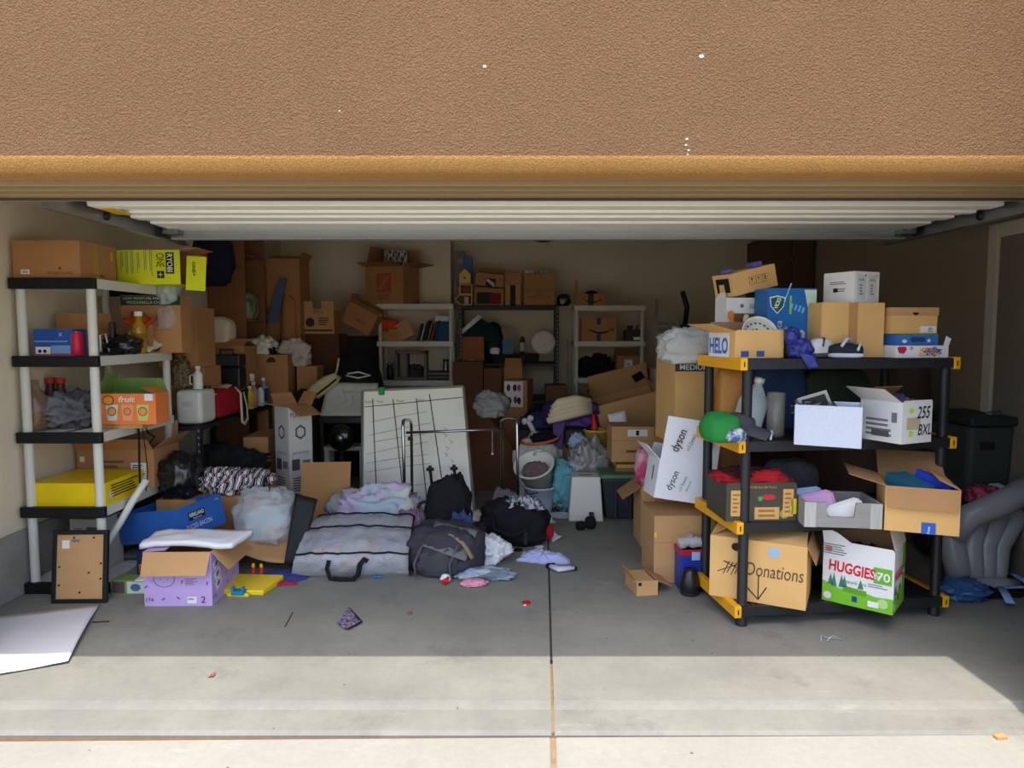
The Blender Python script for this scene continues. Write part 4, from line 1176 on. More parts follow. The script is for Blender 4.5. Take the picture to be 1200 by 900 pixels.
sack('black_duffel', 'black bag between the notched box and the white back shelf', at(420, 430, 7.4).x, 7.4, .0, .5, .5, at(420, 415, 7.4).z, BLACKC, 8, amp=.1)
# black table with cream panel, tan bag
tx0, tx1 = at(372, 488, 6.4).x, at(442, 488, 6.4).x
ztb = at(410, 489, 6.4).z
o = thing('folding_table', 'black table carrying the cream plastic lid behind the whiteboard', 'table', ((tx0 + tx1) / 2, 6.7, 0))
tw = (tx1 - tx0) / 2
MB().box(-tw, tw, -.3, .3, ztb - .06, ztb).build('top', BLACKP, o, bev=.006)
for sx in (-1, 1):
    for sy in (-1, 1):
        MB().box(sx * (tw - .03) - .015, sx * (tw - .03) + .015, sy * .26 - .015, sy * .26 + .015, 0, ztb - .06).build('leg', DSTEEL, o)
ca = [at(375, 487, 6.42), at(441, 487, 6.42), at(443, 449, 6.62), at(384, 448, 6.62)]
o = thing('moulded_board', 'large cream plastic lid with moulded lines leaning on the black table', 'lid', ((tx0 + tx1) / 2, 6.5, ztb))
ca = [q - o.location for q in ca]
sheet('panel', ca, CREAM, 10, 8, .004, 2, 1, .02, parent=o)
up = (ca[3] - ca[0]); rt = (ca[1] - ca[0]); nn_ = rt.cross(up).normalized()
P_ = lambda u, v: ca[0] + rt * u + up * v + nn_ * .003
MB().tube([P_(.15, .1), P_(.42, .45), P_(.3, .8)], .004, 6).build('moulded_rib', CREAM, o, smooth=True)
MB().tube([P_(.32, .72), P_(.95, .72)], .006, 6).build('moulded_rib', CREAM, o, smooth=True)
MB().tube([P_(.4, .1), P_(.55, .35), P_(.5, .6)], .004, 6).build('moulded_rib', CREAM, o, smooth=True)
sack('black_backdrop_bag', 'black bag lying behind the cream lid', at(412, 440, 6.8).x, 6.82, ztb, .5, .26, at(412, 438, 6.82).z - ztb, BLACKC, 17, amp=.08, e=.5)
o = thing('tan_sling_bag', 'tan sling bag with black trim slumped beside the cream lid', 'bag', (at(382, 455, 6.55).x, 6.6, at(372, 460, 6.6).z), (0, R(-35), 0))
blob_mb(.34, .16, .14, 6, .12, 2, .7).build('body', mat('tan_canvas', (196, 178, 130), .9, .12, 12), o, smooth=True)
MB().tube([(-.16, -.07, .03), (-.05, -.09, .035), (.08, -.085, .04), (.16, -.06, .05)], .01, 6).build('black_trim', INK, o, smooth=True)
MB().tube([(.14, 0, .08), (.2, 0, .12), (.28, 0, .2)], .02, 8, flat=.5).build('strap', mat('tan_canvas', (196, 178, 130)), o, smooth=True)
sack('black_stuff_sack', 'black sack under the tan sling bag beside the table', at(358, 480, 6.6).x, 6.65, 0, .3, .42, at(372, 458, 6.6).z + .0, BLACKC, 18, amp=.06, e=.5)
obj1(MB().tube([at(405, 440, 6.72), at(420, 443, 6.7), at(434, 440, 6.72), at(420, 436, 6.75), at(407, 438, 6.74)], .008, 6), 'hanger', 'white plastic clothes hanger lying on the black bag behind the cream lid', 'hanger', WHITE, smooth=True)
fc = at(398, 514, 6.1)
o = thing('desk_fan', 'small black round fan under the black table', 'fan', (fc.x, 6.15, 0))
MB().lathe([(.11, -.03), (.12, 0), (.11, .03)], 24, 0, Matrix.Translation((0, 0, fc.z)) @ Matrix.Rotation(R(90), 4, 'X')).build('cage', mat('gloss_black', (16, 16, 18)), o, smooth=True)
MB().lathe([(.035, .03), (.03, .05), (.01, .055)], 14, 0, Matrix.Translation((0, 0, fc.z)) @ Matrix.Rotation(R(90), 4, 'X')).build('hub', STEEL, o, smooth=True)
MB().lathe([(.1, 0), (.09, .02), (.02, .04), (.02, fc.z - .1)], 18).build('stand', BLACKP, o, smooth=True)
o = thing('white_stool', 'white plastic stool standing under the black table', 'stool', (at(405, 540, 6.5).x, 6.55, 0))
MB().box(-.2, .2, -.12, .12, .42, .46).build('seat', WPLAST, o, bev=.01)
for sx in (-1, 1):
    MB().box(sx * .17 - .03, sx * .17 + .03, -.1, .1, 0, .42).build('leg', WPLAST, o, bev=.01)
# tall white printed box with open flaps
pc = at(336, 478, 5.45)
o = carton('printed_tall_box', 'tall white printed carton with open brown flaps beside the brown panel', pc.x - .005, 5.62, 0, .21, .21, pc.z, rz=-42, m=mat('grey_white_print', (206, 202, 196), .7, .05), inner=CARD_D, flaps={'f': (165, .15), 'r': (200, .17), 'l': (130, .12), 'b': (120, .12)})
PI = c_(86, 76, 78)
text(o, 'r', -.2, .93, 'PLAY', .034, PI, .09)
for fc_ in 'fr':
    decal(o, fc_, 0, .78, .1, .12, PI, 'cube_print', poly=[(0, .5), (.45, .25), (.45, -.25), (0, -.5), (-.45, -.25), (-.45, .25)])
    decal(o, fc_, 0, .78, .07, .085, mat('grey_white_print', (206, 202, 196)), 'cube_print', e=.0012, poly=[(0, .5), (.45, .25), (.45, -.25), (0, -.5), (-.45, -.25), (-.45, .25)])
    text(o, fc_, 0, .6, 'ACTIVE PLAY', .02, PI, .15)
    decal(o, fc_, -.22, .5, .07, .09, PI, 'photo_print'); decal(o, fc_, .22, .5, .07, .06, c_(120, 112, 112), 'photo_print')
    decal(o, fc_, .0, .33, .15, .12, PI, 'fine_print', bars=6)
pn = [at(349, 602, 5.05), at(408, 604, 5.05), at(411, 541, 5.22), at(354, 542, 5.22)]
pn[0].z = pn[1].z = .003
sheet('upright_cardboard', pn, mat('cardboard_panel', (176, 130, 84), .85, .12, 4), 4, 4, th=.012, smooth=False, label='upright brown cardboard panel left of the whiteboard', cat='cardboard')
for i, (u, v) in enumerate(((364, 552), (374, 556))):
    pass

# ------------------------------------------------------------ back shelves: left white unit
zt = B1_T[4]
o = carton('moving_box', 'open moving box with a square orange logo on top of the back left shelf', at(459, 340, 8.4).x, 8.49, zt, .5, .4, at(460, 312, 8.3).z - zt, rz=-20, m=CARD_D, flaps={'l': (75, .25), 'f': (172, .22), 'r': (172, .22), 'b': (100, .22)})
LG = mat('logo_orange', (182, 88, 50), .85, .15, 20)
decal(o, 'f', -.02, .56, .2, .22, LG, 'logo_panel')
for i in range(3):
    decal(o, 'f', -.07 + i * .05, .56, .012, .2, CARD_D, 'logo_stripe', rot=-40, e=.0012)
text(o, 'f', -.02, .22, 'MORE SAVING.', .025, c_(60, 44, 34), .16); text(o, 'f', -.02, .14, 'MORE DOING.', .025, c_(60, 44, 34), .18)
carton('patterned_box', 'black and white patterned box sticking out of the moving box', at(465, 303, 8.5).x, 8.5, zt + .2, .28, .14, at(465, 294, 8.5).z - zt - .2, m=mat('spotted_print', (226, 222, 214), .7, .02, 14, rgb2=(30, 28, 28), stretch=(3, 3, 1.2)), rz=-6)
zs = B1_T[3]
heap('orange_vest', 'bright orange vest heaped on the back left shelf', at(455, 372, 8.4).x, 8.45, zs + .12, .13, .1, .14, mat('hi_vis', (230, 84, 40), .9, .1, 12), 3, fold=.5)
carton('cardboard_box', 'brown box under the orange vest on the back left shelf', at(457, 388, 8.4).x, 0, zs, .2, .24, .12, yf=8.36, m=CARD_D)
carton('cardboard_box', 'brown box tipped forward beside the orange vest', at(472, 385, 8.4).x + .02, 8.47, zs + .03, .24, .16, .2, ry=-30, rz=10, m=CARD)
for i in range(6):
    px = 489 + i * 4
    q = at(px, 398, 8.36)
    obj1(MB().box(-.012, .012, 0, .2, 0, .21 + .02 * (i % 3)), 'magazine', ['dark magazine nearest the brown box', 'silver striped magazine second from the brown box', 'black magazine third from the brown box', 'grey magazine third from the blue box', 'red edged magazine second from the blue box', 'slim dark magazine next to the blue box'][i] + ' on the back left shelf', 'magazine',
         c_(*((60, 58, 60), (150, 150, 150), (36, 36, 40), (110, 106, 104), (120, 60, 54), (44, 44, 50))[i]), 'magazines on the back left shelf', loc=(q.x, 8.38, zs + .005), rot=(0, R(14), 0))
o = carton('blue_carton', 'blue carton with a white top on the back left shelf', at(519, 390, 8.4).x, 0, zs, .18, .2, .24, yf=8.4, m=c_(30, 80, 120))
MB().box(-.091, .091, -.101, .101, .24, .3).build('lid', WCARD, o)
zs = B1_T[2]
o = thing('wooden_organizer', 'grey wooden desk organizer on the second shelf of the back left unit', 'organizer', (at(482, 425, 8.45).x, 8.5, zs))
GW = c_(120, 114, 104)
ow, oh = .19, at(482, 411, 8.45).z - zs
for a in ((-ow, -ow + .03, 0, oh), (ow - .03, ow, 0, oh), (-ow, ow, oh - .03, oh), (-ow + .03, ow - .03, 0, .03), (-.06, -.04, .03, oh - .03)):
    MB().box(a[0], a[1], -.1, .1, a[2], a[3]).build('board', GW, o)
heap('folded_clothes', 'dark clothes inside the wooden desk organizer', at(487, 430, 8.45).x, 8.5, zs + .032, .09, .07, .14, c_(70, 64, 60, .9), 5)
for i in range(5):
    obj1(MB().box(-.14, .14, -.1, .1, 0, .02), 'paperback', ['lowest book', 'second book from below', 'middle book', 'second book from the top', 'top book'][i] + ' of the pile beside the wooden organizer', 'book', c_(*((90, 40, 40), (120, 116, 110), (40, 44, 60), (140, 130, 110), (60, 60, 64))[i]), 'books on the back left shelf',
         loc=(at(515, 437, 8.45).x + .01 * (i % 2), 8.5, zs + .021 * i), rot=(0, 0, R(4 * (i % 3) - 4)))
bottle('thermos', 'steel thermos standing behind the book pile', at(522, 420, 8.6).x, 8.63, zs, .035, .24, STEEL, BLACKP, 'flask', neck=.8)
bottle('dark_jar', 'dark jar left of the wooden organizer', at(458, 425, 8.5).x - .01, 8.5, zs, .04, .2, c_(40, 42, 44, .3), c_(150, 150, 150, .4), 'jar', neck=.8)
for k_, zq in ((0, B1_T[0]), (1, B1_T[1])):
    carton('cardboard_box', ('brown box on the lowest shelf of the back left unit', 'brown box on the second lowest shelf of the back left unit')[k_], B1X + B1W / 2, 0, zq, .6, .3, .3, yf=8.34, m=CARD_D)

# ------------------------------------------------------------ steel rack at the back
zt = B2_T[3]
q = at(536, 325, 8.7)
o = carton('tall_game_box', 'tall grey picture box standing at the left end of the steel rack', q.x + .03, 0, zt, .1, .2, at(536, 294, 8.72).z - zt, yf=8.72, m=c_(120, 116, 116))
for i, v in enumerate((.82, .5, .3, .15)):
    decal(o, 'f', 0, v, .07, .08, (c_(170, 140, 120), c_(150, 110, 120), c_(180, 150, 150), c_(130, 110, 150))[i], 'print_spot', poly=circle())
carton('blue_slim_box', 'slim blue box standing next to the tall picture box', at(548, 320, 8.72).x, 0, zt + .0, .11, .14, at(548, 300, 8.72).z - zt, yf=8.74, m=c_(84, 108, 160))
o = thing('dollhouse', 'yellow wooden dollhouse with a peaked roof on the steel rack', 'dollhouse', (at(544, 340, 8.56).x, 8.6, zt))
DH = mat('yellow_wood', (222, 190, 110), .6, .08, 8)
dz = at(544, 315, 8.56).z - zt
k = dz / 1.0
MB().prism([(-.06 * 1.0, .58 * k), (.075, .58 * k), (.075, .85 * k), (.01, k), (-.06, .85 * k)], -.05, .05).build('attic', DH, o)
MB().lathe([(.012, 0), (.012, .004)], 10, 0, Matrix.Translation((.008, -.05, .75 * k)) @ Matrix.Rotation(R(90), 4, 'X')).build('round_window', INK, o)
for a in ((-.06, -.045, .3 * k, .58 * k), (.085, .1, 0, .6 * k), (-.06, .1, .28 * k, .33 * k), (-.05, .1, 0, .04 * k), (-.06, .1, .56 * k, .6 * k)):
    MB().box(a[0], a[1], -.05, .05, a[2], a[3]).build('frame_board', DH, o)
MB().prism([(-.06, .33 * k), (-.12, .17 * k), (-.05, 0), (-.035, .02 * k), (-.1, .17 * k), (-.05, .3 * k)], -.05, .05).build('side_gable', DH, o)
MB().box(-.06, .09, .045, .05, 0, .58 * k).build('back_board', c_(110, 84, 60), o)
MB().box(-.02, .05, -.02, .03, .33 * k, .5 * k).build('toy_furniture', c_(150, 70, 60), o); MB().box(.0, .05, -.02, .03, .04 * k, .24 * k).build('toy_furniture', c_(196, 190, 190), o)
x, zz, w, h = F(556, 339, 590, 357, 8.6)
o = carton('cardboard_box', 'open brown box lying on its side with red contents, on the steel rack', x, 0, zt, w, .3, at(575, 338, 8.6).z - zt, yf=8.6, m=CARD_D)
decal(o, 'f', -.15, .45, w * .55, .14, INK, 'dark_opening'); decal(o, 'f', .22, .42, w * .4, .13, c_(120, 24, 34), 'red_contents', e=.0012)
o = carton('cardboard_box', 'tilted brown box with a black and white sticker on the steel rack', x, 0, zt + .215, w * .96, .26, .15, yf=8.62, ry=6, m=CARD_D, flaps={'b': (60, .1), 'f': (10, .1)})
o.location.z += .025
decal(o, 'f', .05, .3, .12, .1, INK, 'sticker'); decal(o, 'f', .03, .35, .1, .03, WHITE, 'sticker_stripe', rot=-30, e=.0014); decal(o, 'f', .08, .2, .09, .025, WHITE, 'sticker_stripe', rot=-35, e=.0014)
x, zz, w, h = F(592, 332, 610, 356, 8.6)
o = carton('shipping_box', 'small brown box with a broad black tape band on the steel rack', x, 0, zt, w, .2, h, yf=8.6, m=CARD)
decal(o, 'f', 0, .5, w * .35, h, INK, 'black_tape')
carton('cardboard_box', 'dark brown box above the small black taped box', x + .005, 0, zt + h + .002, w, .2, .16, yf=8.64, m=CARD_D)
x, zz, w, h = F(614, 319, 650, 356, 8.56)
o = carton('cardboard_box', 'large brown box with fragile print and glasses on top, on the steel rack', x, 0, zt, w, .36, h, yf=8.56, m=CARD_D)
text(o, 'f', 0, .4, '752', .05, c_(90, 60, 46), .07); text(o, 'f', 0, .28, 'HANDLE WITH CARE', .03, c_(90, 60, 46), .28); decal(o, 'f', 0, .5, w, .004, c_(110, 78, 52), 'seam')
for i in range(5):
    px = 618 + i * 5.5
    q = at(px, 316, 8.62)
    bottle('glass_tumbler', ['white glass jar leftmost', 'cream glass jar second from left', 'pink glass jar in the middle', 'pale green glass jar second from right', 'mint glass jar rightmost'][i] + ' on the large brown box', q.x, 8.64, zt + h, .024, .055, c_(*((210, 206, 200), (196, 184, 170), (196, 150, 146), (150, 176, 166), (170, 196, 186))[i], rough=.3), None, 'jar', 'small jars on the large brown box', body_prof=[(.02, 0), (.025, .004), (.025, .05), (.022, .055)])
sack('black_cap', 'black beanie cap at the right end of the steel rack', at(643, 312, 8.8).x + .17, 8.72, zt, .17, .15, .12, BLACKC, 4, cat='cap') if False else None
o = sack('black_shoe_bag', 'black shoe bag perched between steel rack and white shelf', at(663, 350, 8.55).x - .02, 8.62, zt, .16, .12, .14, mat('gloss_vinyl', (22, 22, 26)), 5)
zs = B2_T[2]
sheet('white_magazine', [at(536, 390, 8.55), at(541, 392, 8.55), at(565, 372, 8.62), at(561, 368, 8.62)], WHITE, 6, 4, .006, 3, 1, .02, label='stiff white sheets slanting upward on the steel rack', cat='paper')
sheet('green_board', [at(540, 395, 8.6), at(588, 403, 8.6), at(582, 384, 8.72), at(562, 372, 8.72)], c_(24, 50, 48), 4, 4, th=.02, smooth=False, label='dark green board slanting behind the white sheets', cat='board')
x, zz, w, h = F(536, 394, 567, 424, 8.56)
o = carton('cardboard_box', 'reddish brown box below the dark green board on the steel rack', x + .01, 0, zs, w - .02, .22, h, yf=8.56, m=c_(160, 100, 66, .85))
decal(o, 'f', 0, .5, w - .02, .004, c_(110, 70, 48), 'seam'); decal(o, 'f', 0, .1, .06, .015, c_(150, 150, 120), 'tape_patch')
o = carton('water_bottle_pack', 'blue shrink wrapped pack on the steel rack', at(595, 400, 8.65).x, 0, zs + .1, .13, .16, .18, yf=8.65, m=c_(44, 96, 140, .4))
carton('cream_box', 'cream topped small box behind the blue pack', at(594, 385, 8.8).x, 0, zs + .1, .14, .1, .32, yf=8.82, m=c_(160, 140, 116))
carton('black_bin_box', 'low black box running along the steel rack shelf', at(605, 420, 8.7).x, 0, zs, .56, .34, .1, yf=8.6, m=c_(24, 24, 26))
bottle('hair_dryer_bottle', 'slim black bottle with a bright stripe on the steel rack', at(612, 405, 8.66).x, 8.7, zs + .1, .03, .24, BLACKP, None, 'bottle', lab=c_(200, 200, 200, .3), neck=.6)
c = at(637, 401, 8.62)
o = thing('speckled_disc', 'round white speckled lid standing on edge on the steel rack', 'lid', (c.x, 8.64, zs + .1))
MB().lathe([(.12, -.01), (.148, -.006), (.148, .006), (.12, .012)], 28, 0, Matrix.Translation((0, 0, .145)) @ Matrix.Rotation(R(80), 4, 'X')).build('disc', mat('speckled', (222, 212, 204), .5, .03, 24), o, smooth=True)
rnd = random.Random(5)
for i in range(14):
    a, r_ = rnd.uniform(0, 6.28), .11 * math.sqrt(rnd.random())
    MB().lathe([(.006, 0), (.005, .002)], 6, 0, Matrix.Translation((0, 0, .145)) @ Matrix.Rotation(R(80), 4, 'X') @ Matrix.Translation((r_ * cos(a), r_ * sin(a), .0105 ))).build('spot', INK, o)
sack('white_knot_cloth', 'small crumpled white cloth on the steel rack shelf', at(580, 406, 8.58).x, 8.6, zs + .1, .12, .08, .08, WHITE, 7, cat='cloth')
sack('navy_ball', 'dark blue ball behind the green board on the steel rack', at(578, 374, 8.85).x, 8.86, zs, .28, .2, .5, c_(26, 36, 60, .5), 3, cat='ball', amp=.02, e=1)
# white boards leaning in the gap
pA, pB = at(664, 520, 8.2), at(661, 398, 8.45)
obj1(MB().tube([Vector((pA.x + .03, 8.3, 0)), Vector((pB.x + .03, 8.42, pB.z))], .04, 4, flat=.3), 'white_plank', 'narrow white plank leaning between steel rack and white shelf', 'plank', CREAM)

# ------------------------------------------------------------ white unit right of the steel rack
def smile(root, face, u, v, wd, m):
    T = frame_of(root, face, u, v, .002)
    pts = [T @ Vector((wd * (t - .5), -wd * .14 * sin(pi * t), 0)) for t in [i / 10 for i in range(11)]]
    MB().tube(pts, [wd * .015 + wd * .03 * sin(pi * i / 10) for i in range(11)], 5, thin=.1).build('smile_mark', m, root)
    MB().tube([T @ Vector((wd * .36, .02 * wd, 0)), T @ Vector((wd * .52, .06 * wd, 0)), T @ Vector((wd * .5, -.1 * wd, 0))], wd * .02, 5, thin=.1).build('smile_arrow', m, root)
zt = B3_T[4]
x, zz, w, h = F(676, 343, 709, 357, 8.45)
o = carton('shipping_box', 'small shipping box with a smile mark on top of the right back shelf', x, 0, zt, w, .25, h, yf=8.45, m=CARD_D)
smile(o, 'f', .06, .5, w * .6, INK); decal(o, 'f', 0, .5, .07, h, c_(60, 56, 60), 'black_tape')
sheet('flat_card', [at(674, 357, 8.5), at(677, 357, 8.5), at(677, 328, 8.52), at(674, 328, 8.52)], CARD_D, 2, 2, th=.02, smooth=False, label='upright cardboard strip beside the small smile box', cat='cardboard')
heap('small_rag', 'small dark rag lying on the small smile box', at(694, 341, 8.5).x, 8.56, zt + h, .08, .05, .035, BLACKC, 5)
zs = B3_T[3]
x, zz, w, h = F(682, 371, 723, 398, 8.47)
o = carton('shipping_box', 'shipping box with a smile mark and blue tape on the right back shelf', x, 0, zs, w, .3, h, yf=8.47, m=CARD_D, rz=-3)
smile(o, 'f', .05, .52, w * .72, INK)
decal(o, 'f', 0, .86, .05, h * .28, c_(50, 70, 150), 'blue_tape'); decal(o, 'f', 0, .15, .05, h * .3, c_(50, 70, 150), 'blue_tape')
o = thing('black_gadget', 'black boxy gadget with a label on the right back shelf', 'device', (at(742, 398, 8.5).x, 8.56, zs))
MB().box(-.1, .1, -.08, .08, 0, .14).build('case', BLACKP, o, bev=.01); MB().box(-.06, .0, -.06, .06, .14, .19).build('knob_block', BLACKP, o, bev=.01); MB().box(-.0, .09, -.082, -.08, .015, .05).build('label_plate', WCARD, o); MB().tube([(.05, 0, .14), (.06, 0, .2)], .01, 6).build('stalk', BLACKP, o)
zs = B3_T[2]
o = carton('shipping_box', 'brown box with a tall white label on the right back shelf', at(736, 430, 8.5).x, 0, zs, .29, .3, at(736, 417, 8.5).z - zs, yf=8.47, m=CARD_D, flaps={'f': (20, .14), 'b': (40, .14)})
decal(o, 'f', 0, .5, .1, .17, WHITE, 'shipping_label'); decal(o, 'f', 0, .36, .08, .05, INK, 'barcode', e=.0014, bars=4); decal(o, 'f', 0, .62, .05, .03, INKG, 'fine_print', e=.0014, bars=2)
heap('cable_heap', 'tangle of black bags and cables on the right back shelf', at(700, 435, 8.55).x, 8.6, zs, .2, .14, .26, BLACKC, 15, cat='bag', fold=.6)
sack('red_pouch', 'dark red pouch at the left of the cable tangle', at(682, 425, 8.6).x, 8.74, zs, .14, .12, .2, c_(110, 30, 36, .8), 6)
MB_ = MB().tube([at(686, 432, 8.5), at(695, 428, 8.48), at(703, 430, 8.5)], .012, 8)
for k_, zq in ((0, B3_T[0]), (1, B3_T[1])):
    carton('cardboard_box', ('brown box on the lowest shelf of the right back unit', 'brown box on the second lowest shelf of the right back unit')[k_], B3X + B3W / 2, 0, zq, .5, .3, .3, yf=8.47, m=CARD_D)
# crates and cabinet to the right of it
GC = mat('grey_crate', (150, 146, 140), .6, .06)
x, zz, w, h = F(771, 372, 798, 432, 8.3)
o = thing('folding_crate', 'grey slotted plastic crate standing upright at the back right', 'crate', (x, 8.45, zz - .25), (0, 0, R(-15)))
carton('cardboard_box', 'brown box carrying the upright grey crate at the back right', x, 0, 0, w + .1, .4, zz - .252, yf=8.28, m=CARD_D)
hh = h + .25
for a in ((-w / 2, -w / 2 + .03, 0, hh), (w / 2 - .03, w / 2, 0, hh), (-w / 2, w / 2, 0, .04), (-w / 2, w / 2, hh - .05, hh)):
    MB().box(a[0], a[1], -.1, -.08, a[2], a[3]).build('rim', GC, o)
n_ = 12
for i in range(n_):
    z = .06 + (hh - .12) * i / n_
    MB().box(-w / 2 + .03, w / 2 - .03, -.098, -.09, z, z + (hh - .12) / n_ * .5).build('slat', GC, o)
MB().box(w / 2, w / 2 + .01, -.1, .08, 0, hh).build('side', GC, o); MB().box(-w / 2 - .01, -w / 2, -.1, .08, 0, hh).build('side', GC, o)
MB().tube([(-w / 2 + .01, .0, hh), (-w / 2 + .01, 0, hh + .22)], .014, 8).build('upright', GC, o)
x = at(802, 400, 8.35).x
o = thing('folded_stroller', 'black folded stroller frame standing at the back right', 'stroller', (x, 8.3, 0))
MB().box(-.045, .045, 0, .07, .25, at(802, 380, 8.3).z).build('frame', BLACKP, o, bev=.01)
MB().tube([(0, .03, at(802, 380, 8.3).z - .02), (.02, .03, at(804, 360, 8.3).z), (-.05, -.02, at(799, 342, 8.3).z)], .03, 8).build('handle', BLACKP, o, smooth=True)
for s in (-.05, .05):
    MB().lathe([(.1, -.015), (.12, 0), (.1, .015)], 18, 0, Matrix.Translation((s, .03, .13)) @ Matrix.Rotation(R(90), 4, 'Y')).build('wheel', BLACKP, o, smooth=True)
x, zz, w, h = F(768, 402, 784, 432, 8.15)
o = thing('wood_slat_box', 'bundle of pale wooden boards standing in front of the grey crate', 'boards', (x, 8.2, 0))
for i in range(3):
    MB().box(-w / 2 + i * w / 3 + .003, -w / 2 + (i + 1) * w / 3 - .003, -.03, .03, 0, zz + h - .01 * i).build('board', mat('pale_wood', (186, 150, 104), .7, .1, 6, stretch=(6, 6, .6)), o)
x, zz, w, h = F(768, 432, 800, 446, 8.0)
o = thing('white_cooler', 'white low box with black handle in front of the wooden boards', 'box', (x, 7.98, 0))
MB().box(-.2, .2, -.12, .12, 0, zz + h).build('body', WPLAST, o, bev=.01)
MB().tube([(-.02, -.125, zz + .1), (.0, -.14, zz + .04), (.1, -.14, zz + .05), (.14, -.125, zz + .1)], .012, 8).build('handle', BLACKP, o, smooth=True)
bottle('red_canister', 'red canister between the white shelf and the wooden boards', at(756, 440, 8.2).x, 8.2, 0, .07, at(756, 432, 8.2).z, c_(170, 30, 40, .5), c_(120, 20, 30, .5), 'canister', neck=.6)
# tall dark cabinet in the right back corner
x0 = at(905, 300, 7.2).x
o = thing('tall_cupboard', 'tall dark brown cupboard against the right wall near the back corner', 'cupboard', ((x0 + 3.1) / 2 - .0, 7.56, 0))
hx = (3.1 - x0) / 2 + .02
DKW = mat('dark_wood', (92, 66, 50), .6, .12, 4, stretch=(1, 1, 5))
MB().box(-hx, hx - .03, -.33, .36, 0, 2.5).build('carcass', DKW, o)
for i in range(2):
    for j, (za, zb2) in enumerate(((.05, 1.2), (1.22, 2.02), (2.04, 2.48))):
        d_ = MB().box(-hx + .02 + i * (hx - .03), -hx + (hx - .03) * (i + 1) + .0, -.35, -.33, za, zb2).build('door', DKW, o, bev=.004)
        MB().lathe([(.012, 0), (.015, .02)], 8, 0, Matrix.Translation((-hx + (hx - .03) * (1 if i == 0 else 1.2), -.35, (za + zb2) / 2)) @ Matrix.Rotation(R(90), 4, 'X')).build('knob', STEEL, d_)

# boxes piled on the floor before the back shelves
def pile(px0, py0, px1, py1, Y, lb, d=.35, m=None, rz=0, flaps=None, name='cardboard_box'):
    x, zz, w, h = F(px0, py0, px1, py1, Y)
    return carton(name, lb, x, 0, 0, w, d, zz + h, yf=Y, m=m or CARD_D, rz=rz, flaps=flaps), w, zz + h
pile(531, 424, 566, 475, 8.0, 'dark brown box standing under the reddish box at the back', m=c_(104, 70, 52, .85))
pile(567, 432, 588, 475, 7.95, 'narrow brown box standing at the foot of the steel rack', m=c_(112, 74, 52, .85))
o, w, h = pile(594, 446, 622, 480, 7.6, 'brown box with a picture label on the floor before the steel rack', m=CARD_D, rz=-12)
decal(o, 'f', -.08, .9 if False else 1 - .15 / h, w * .8, .28, WCARD, 'picture_label')
for u, dv, cc in ((-.25, .07, (90, 50, 60)), (.02, .07, (60, 40, 50)), (.2, .07, (190, 90, 70)), (-.2, -.07, (60, 50, 60)), (.05, -.06, (120, 60, 70)), (.2, -.07, (50, 44, 60))):
    decal(o, 'f', u - .05, 1 - (.15 - dv) / h, w * .17, .08, c_(*cc), 'product_picture', e=.0014, poly=circle(9))
pile(591, 430, 612, 446, 8.05, 'brown box with open flaps behind the picture label box', m=CARD_D, flaps={'f': (120, .12), 'r': (100, .12)})
pile(640, 452, 664, 480, 7.7, 'plain brown box between the picture label box and the purple blanket', m=c_(116, 80, 56, .85))
sack('black_bag_pile', 'large black bag in front of the picture label box', at(650, 500, 7.1).x, 7.15, 0, .7, .45, at(630, 478, 7.0).z, BLACKC, 28, amp=.1)
sheet('dark_brown_panel', [Vector((at(545, 560, 6.7).x, 6.65, .003)), Vector((at(612, 560, 6.6).x, 6.6, .003)), at(598, 520, 6.75), at(548, 460, 6.85)], c_(110, 70, 46, .85), 6, 6, th=.02, smooth=False, label='dark brown board leaning behind the whiteboard', cat='board')
# ------------------------------------------------------------ centre: whiteboard, garment rack, bags and clothes
WB = mat('whiteboard_face', (240, 234, 214), .35, .06, 2.5, spec=.5)
ALU = mat('aluminium', (176, 176, 172), .4, .05, metal=.6)
BL = Vector((at(424, 595, 5.72).x, 5.72, .004)); BR = Vector((at(556, 595, 5.72).x, 5.72, .004))
TL, TR = at(425, 458, 5.98), at(543, 453, 5.98)
o = thing('whiteboard', 'large whiteboard ruled with black columns, leaning upright in the middle', 'whiteboard', (BL + BR) / 2)
q4 = [v - o.location for v in (BL, BR, TR, TL)]
def W(u, v, e=.004):
    p_ = q4[0] * (1 - u) * (1 - v) + q4[1] * u * (1 - v) + q4[2] * u * v + q4[3] * (1 - u) * v
    return p_ + Vector((0, -e, e * .2))
sheet('board_panel', q4, WB, 4, 4, th=.015, smooth=False, parent=o)
for a, b_ in (((0, 0), (1, 0)), ((1, 0), (1, 1)), ((1, 1), (0, 1)), ((0, 1), (0, 0))):
    MB().tube([W(*a, 0), W(*b_, 0)], .012, 4).build('frame_bar', ALU, o)
for u0, u1 in ((.1, .1), (.295, .28), (.52, .5), (.66, .615)):
    pass
for (ub, vb, ut, vt) in ((.135, .05, .1, .93), (.385, .02, .3, .92), (.59, .0, .53, .92), (.735, .22, .66, .95)):
    MB().tube([W(ub, vb), W(ut, vt)], .0042, 5).build('ruled_line', INK, o)
MB().tube([W(.02, .865), W(.5, .89), W(.98, .915)], .003, 5).build('ruled_line', INK, o)
GL = mat('faint_marker', (128, 122, 112), .6)
for (ua, va, ub, vb) in ((.08, .74, .62, .81), (.05, .63, .66, .72), (.12, .58, .6, .63), (.04, .48, .62, .57), (.04, .41, .62, .47), (.05, .34, .64, .4), (.14, .2, .6, .24)):
    MB().tube([W(ua, va), W((ua + ub) / 2, (va + vb) / 2 + .006), W(ub, vb)], .0017, 4).build('faint_line', GL, o)
for u, s in ((.06, 'DAY'), (.17, 'Time'), (.37, 'Food'), (.58, 'Note')):
    M_ = Matrix.Translation(W(u, .905, .007)) @ Matrix.Rotation(R(80), 4, 'X')
    text(o, 'f', 0, 0, s, .02, GL, .06, M=M_)
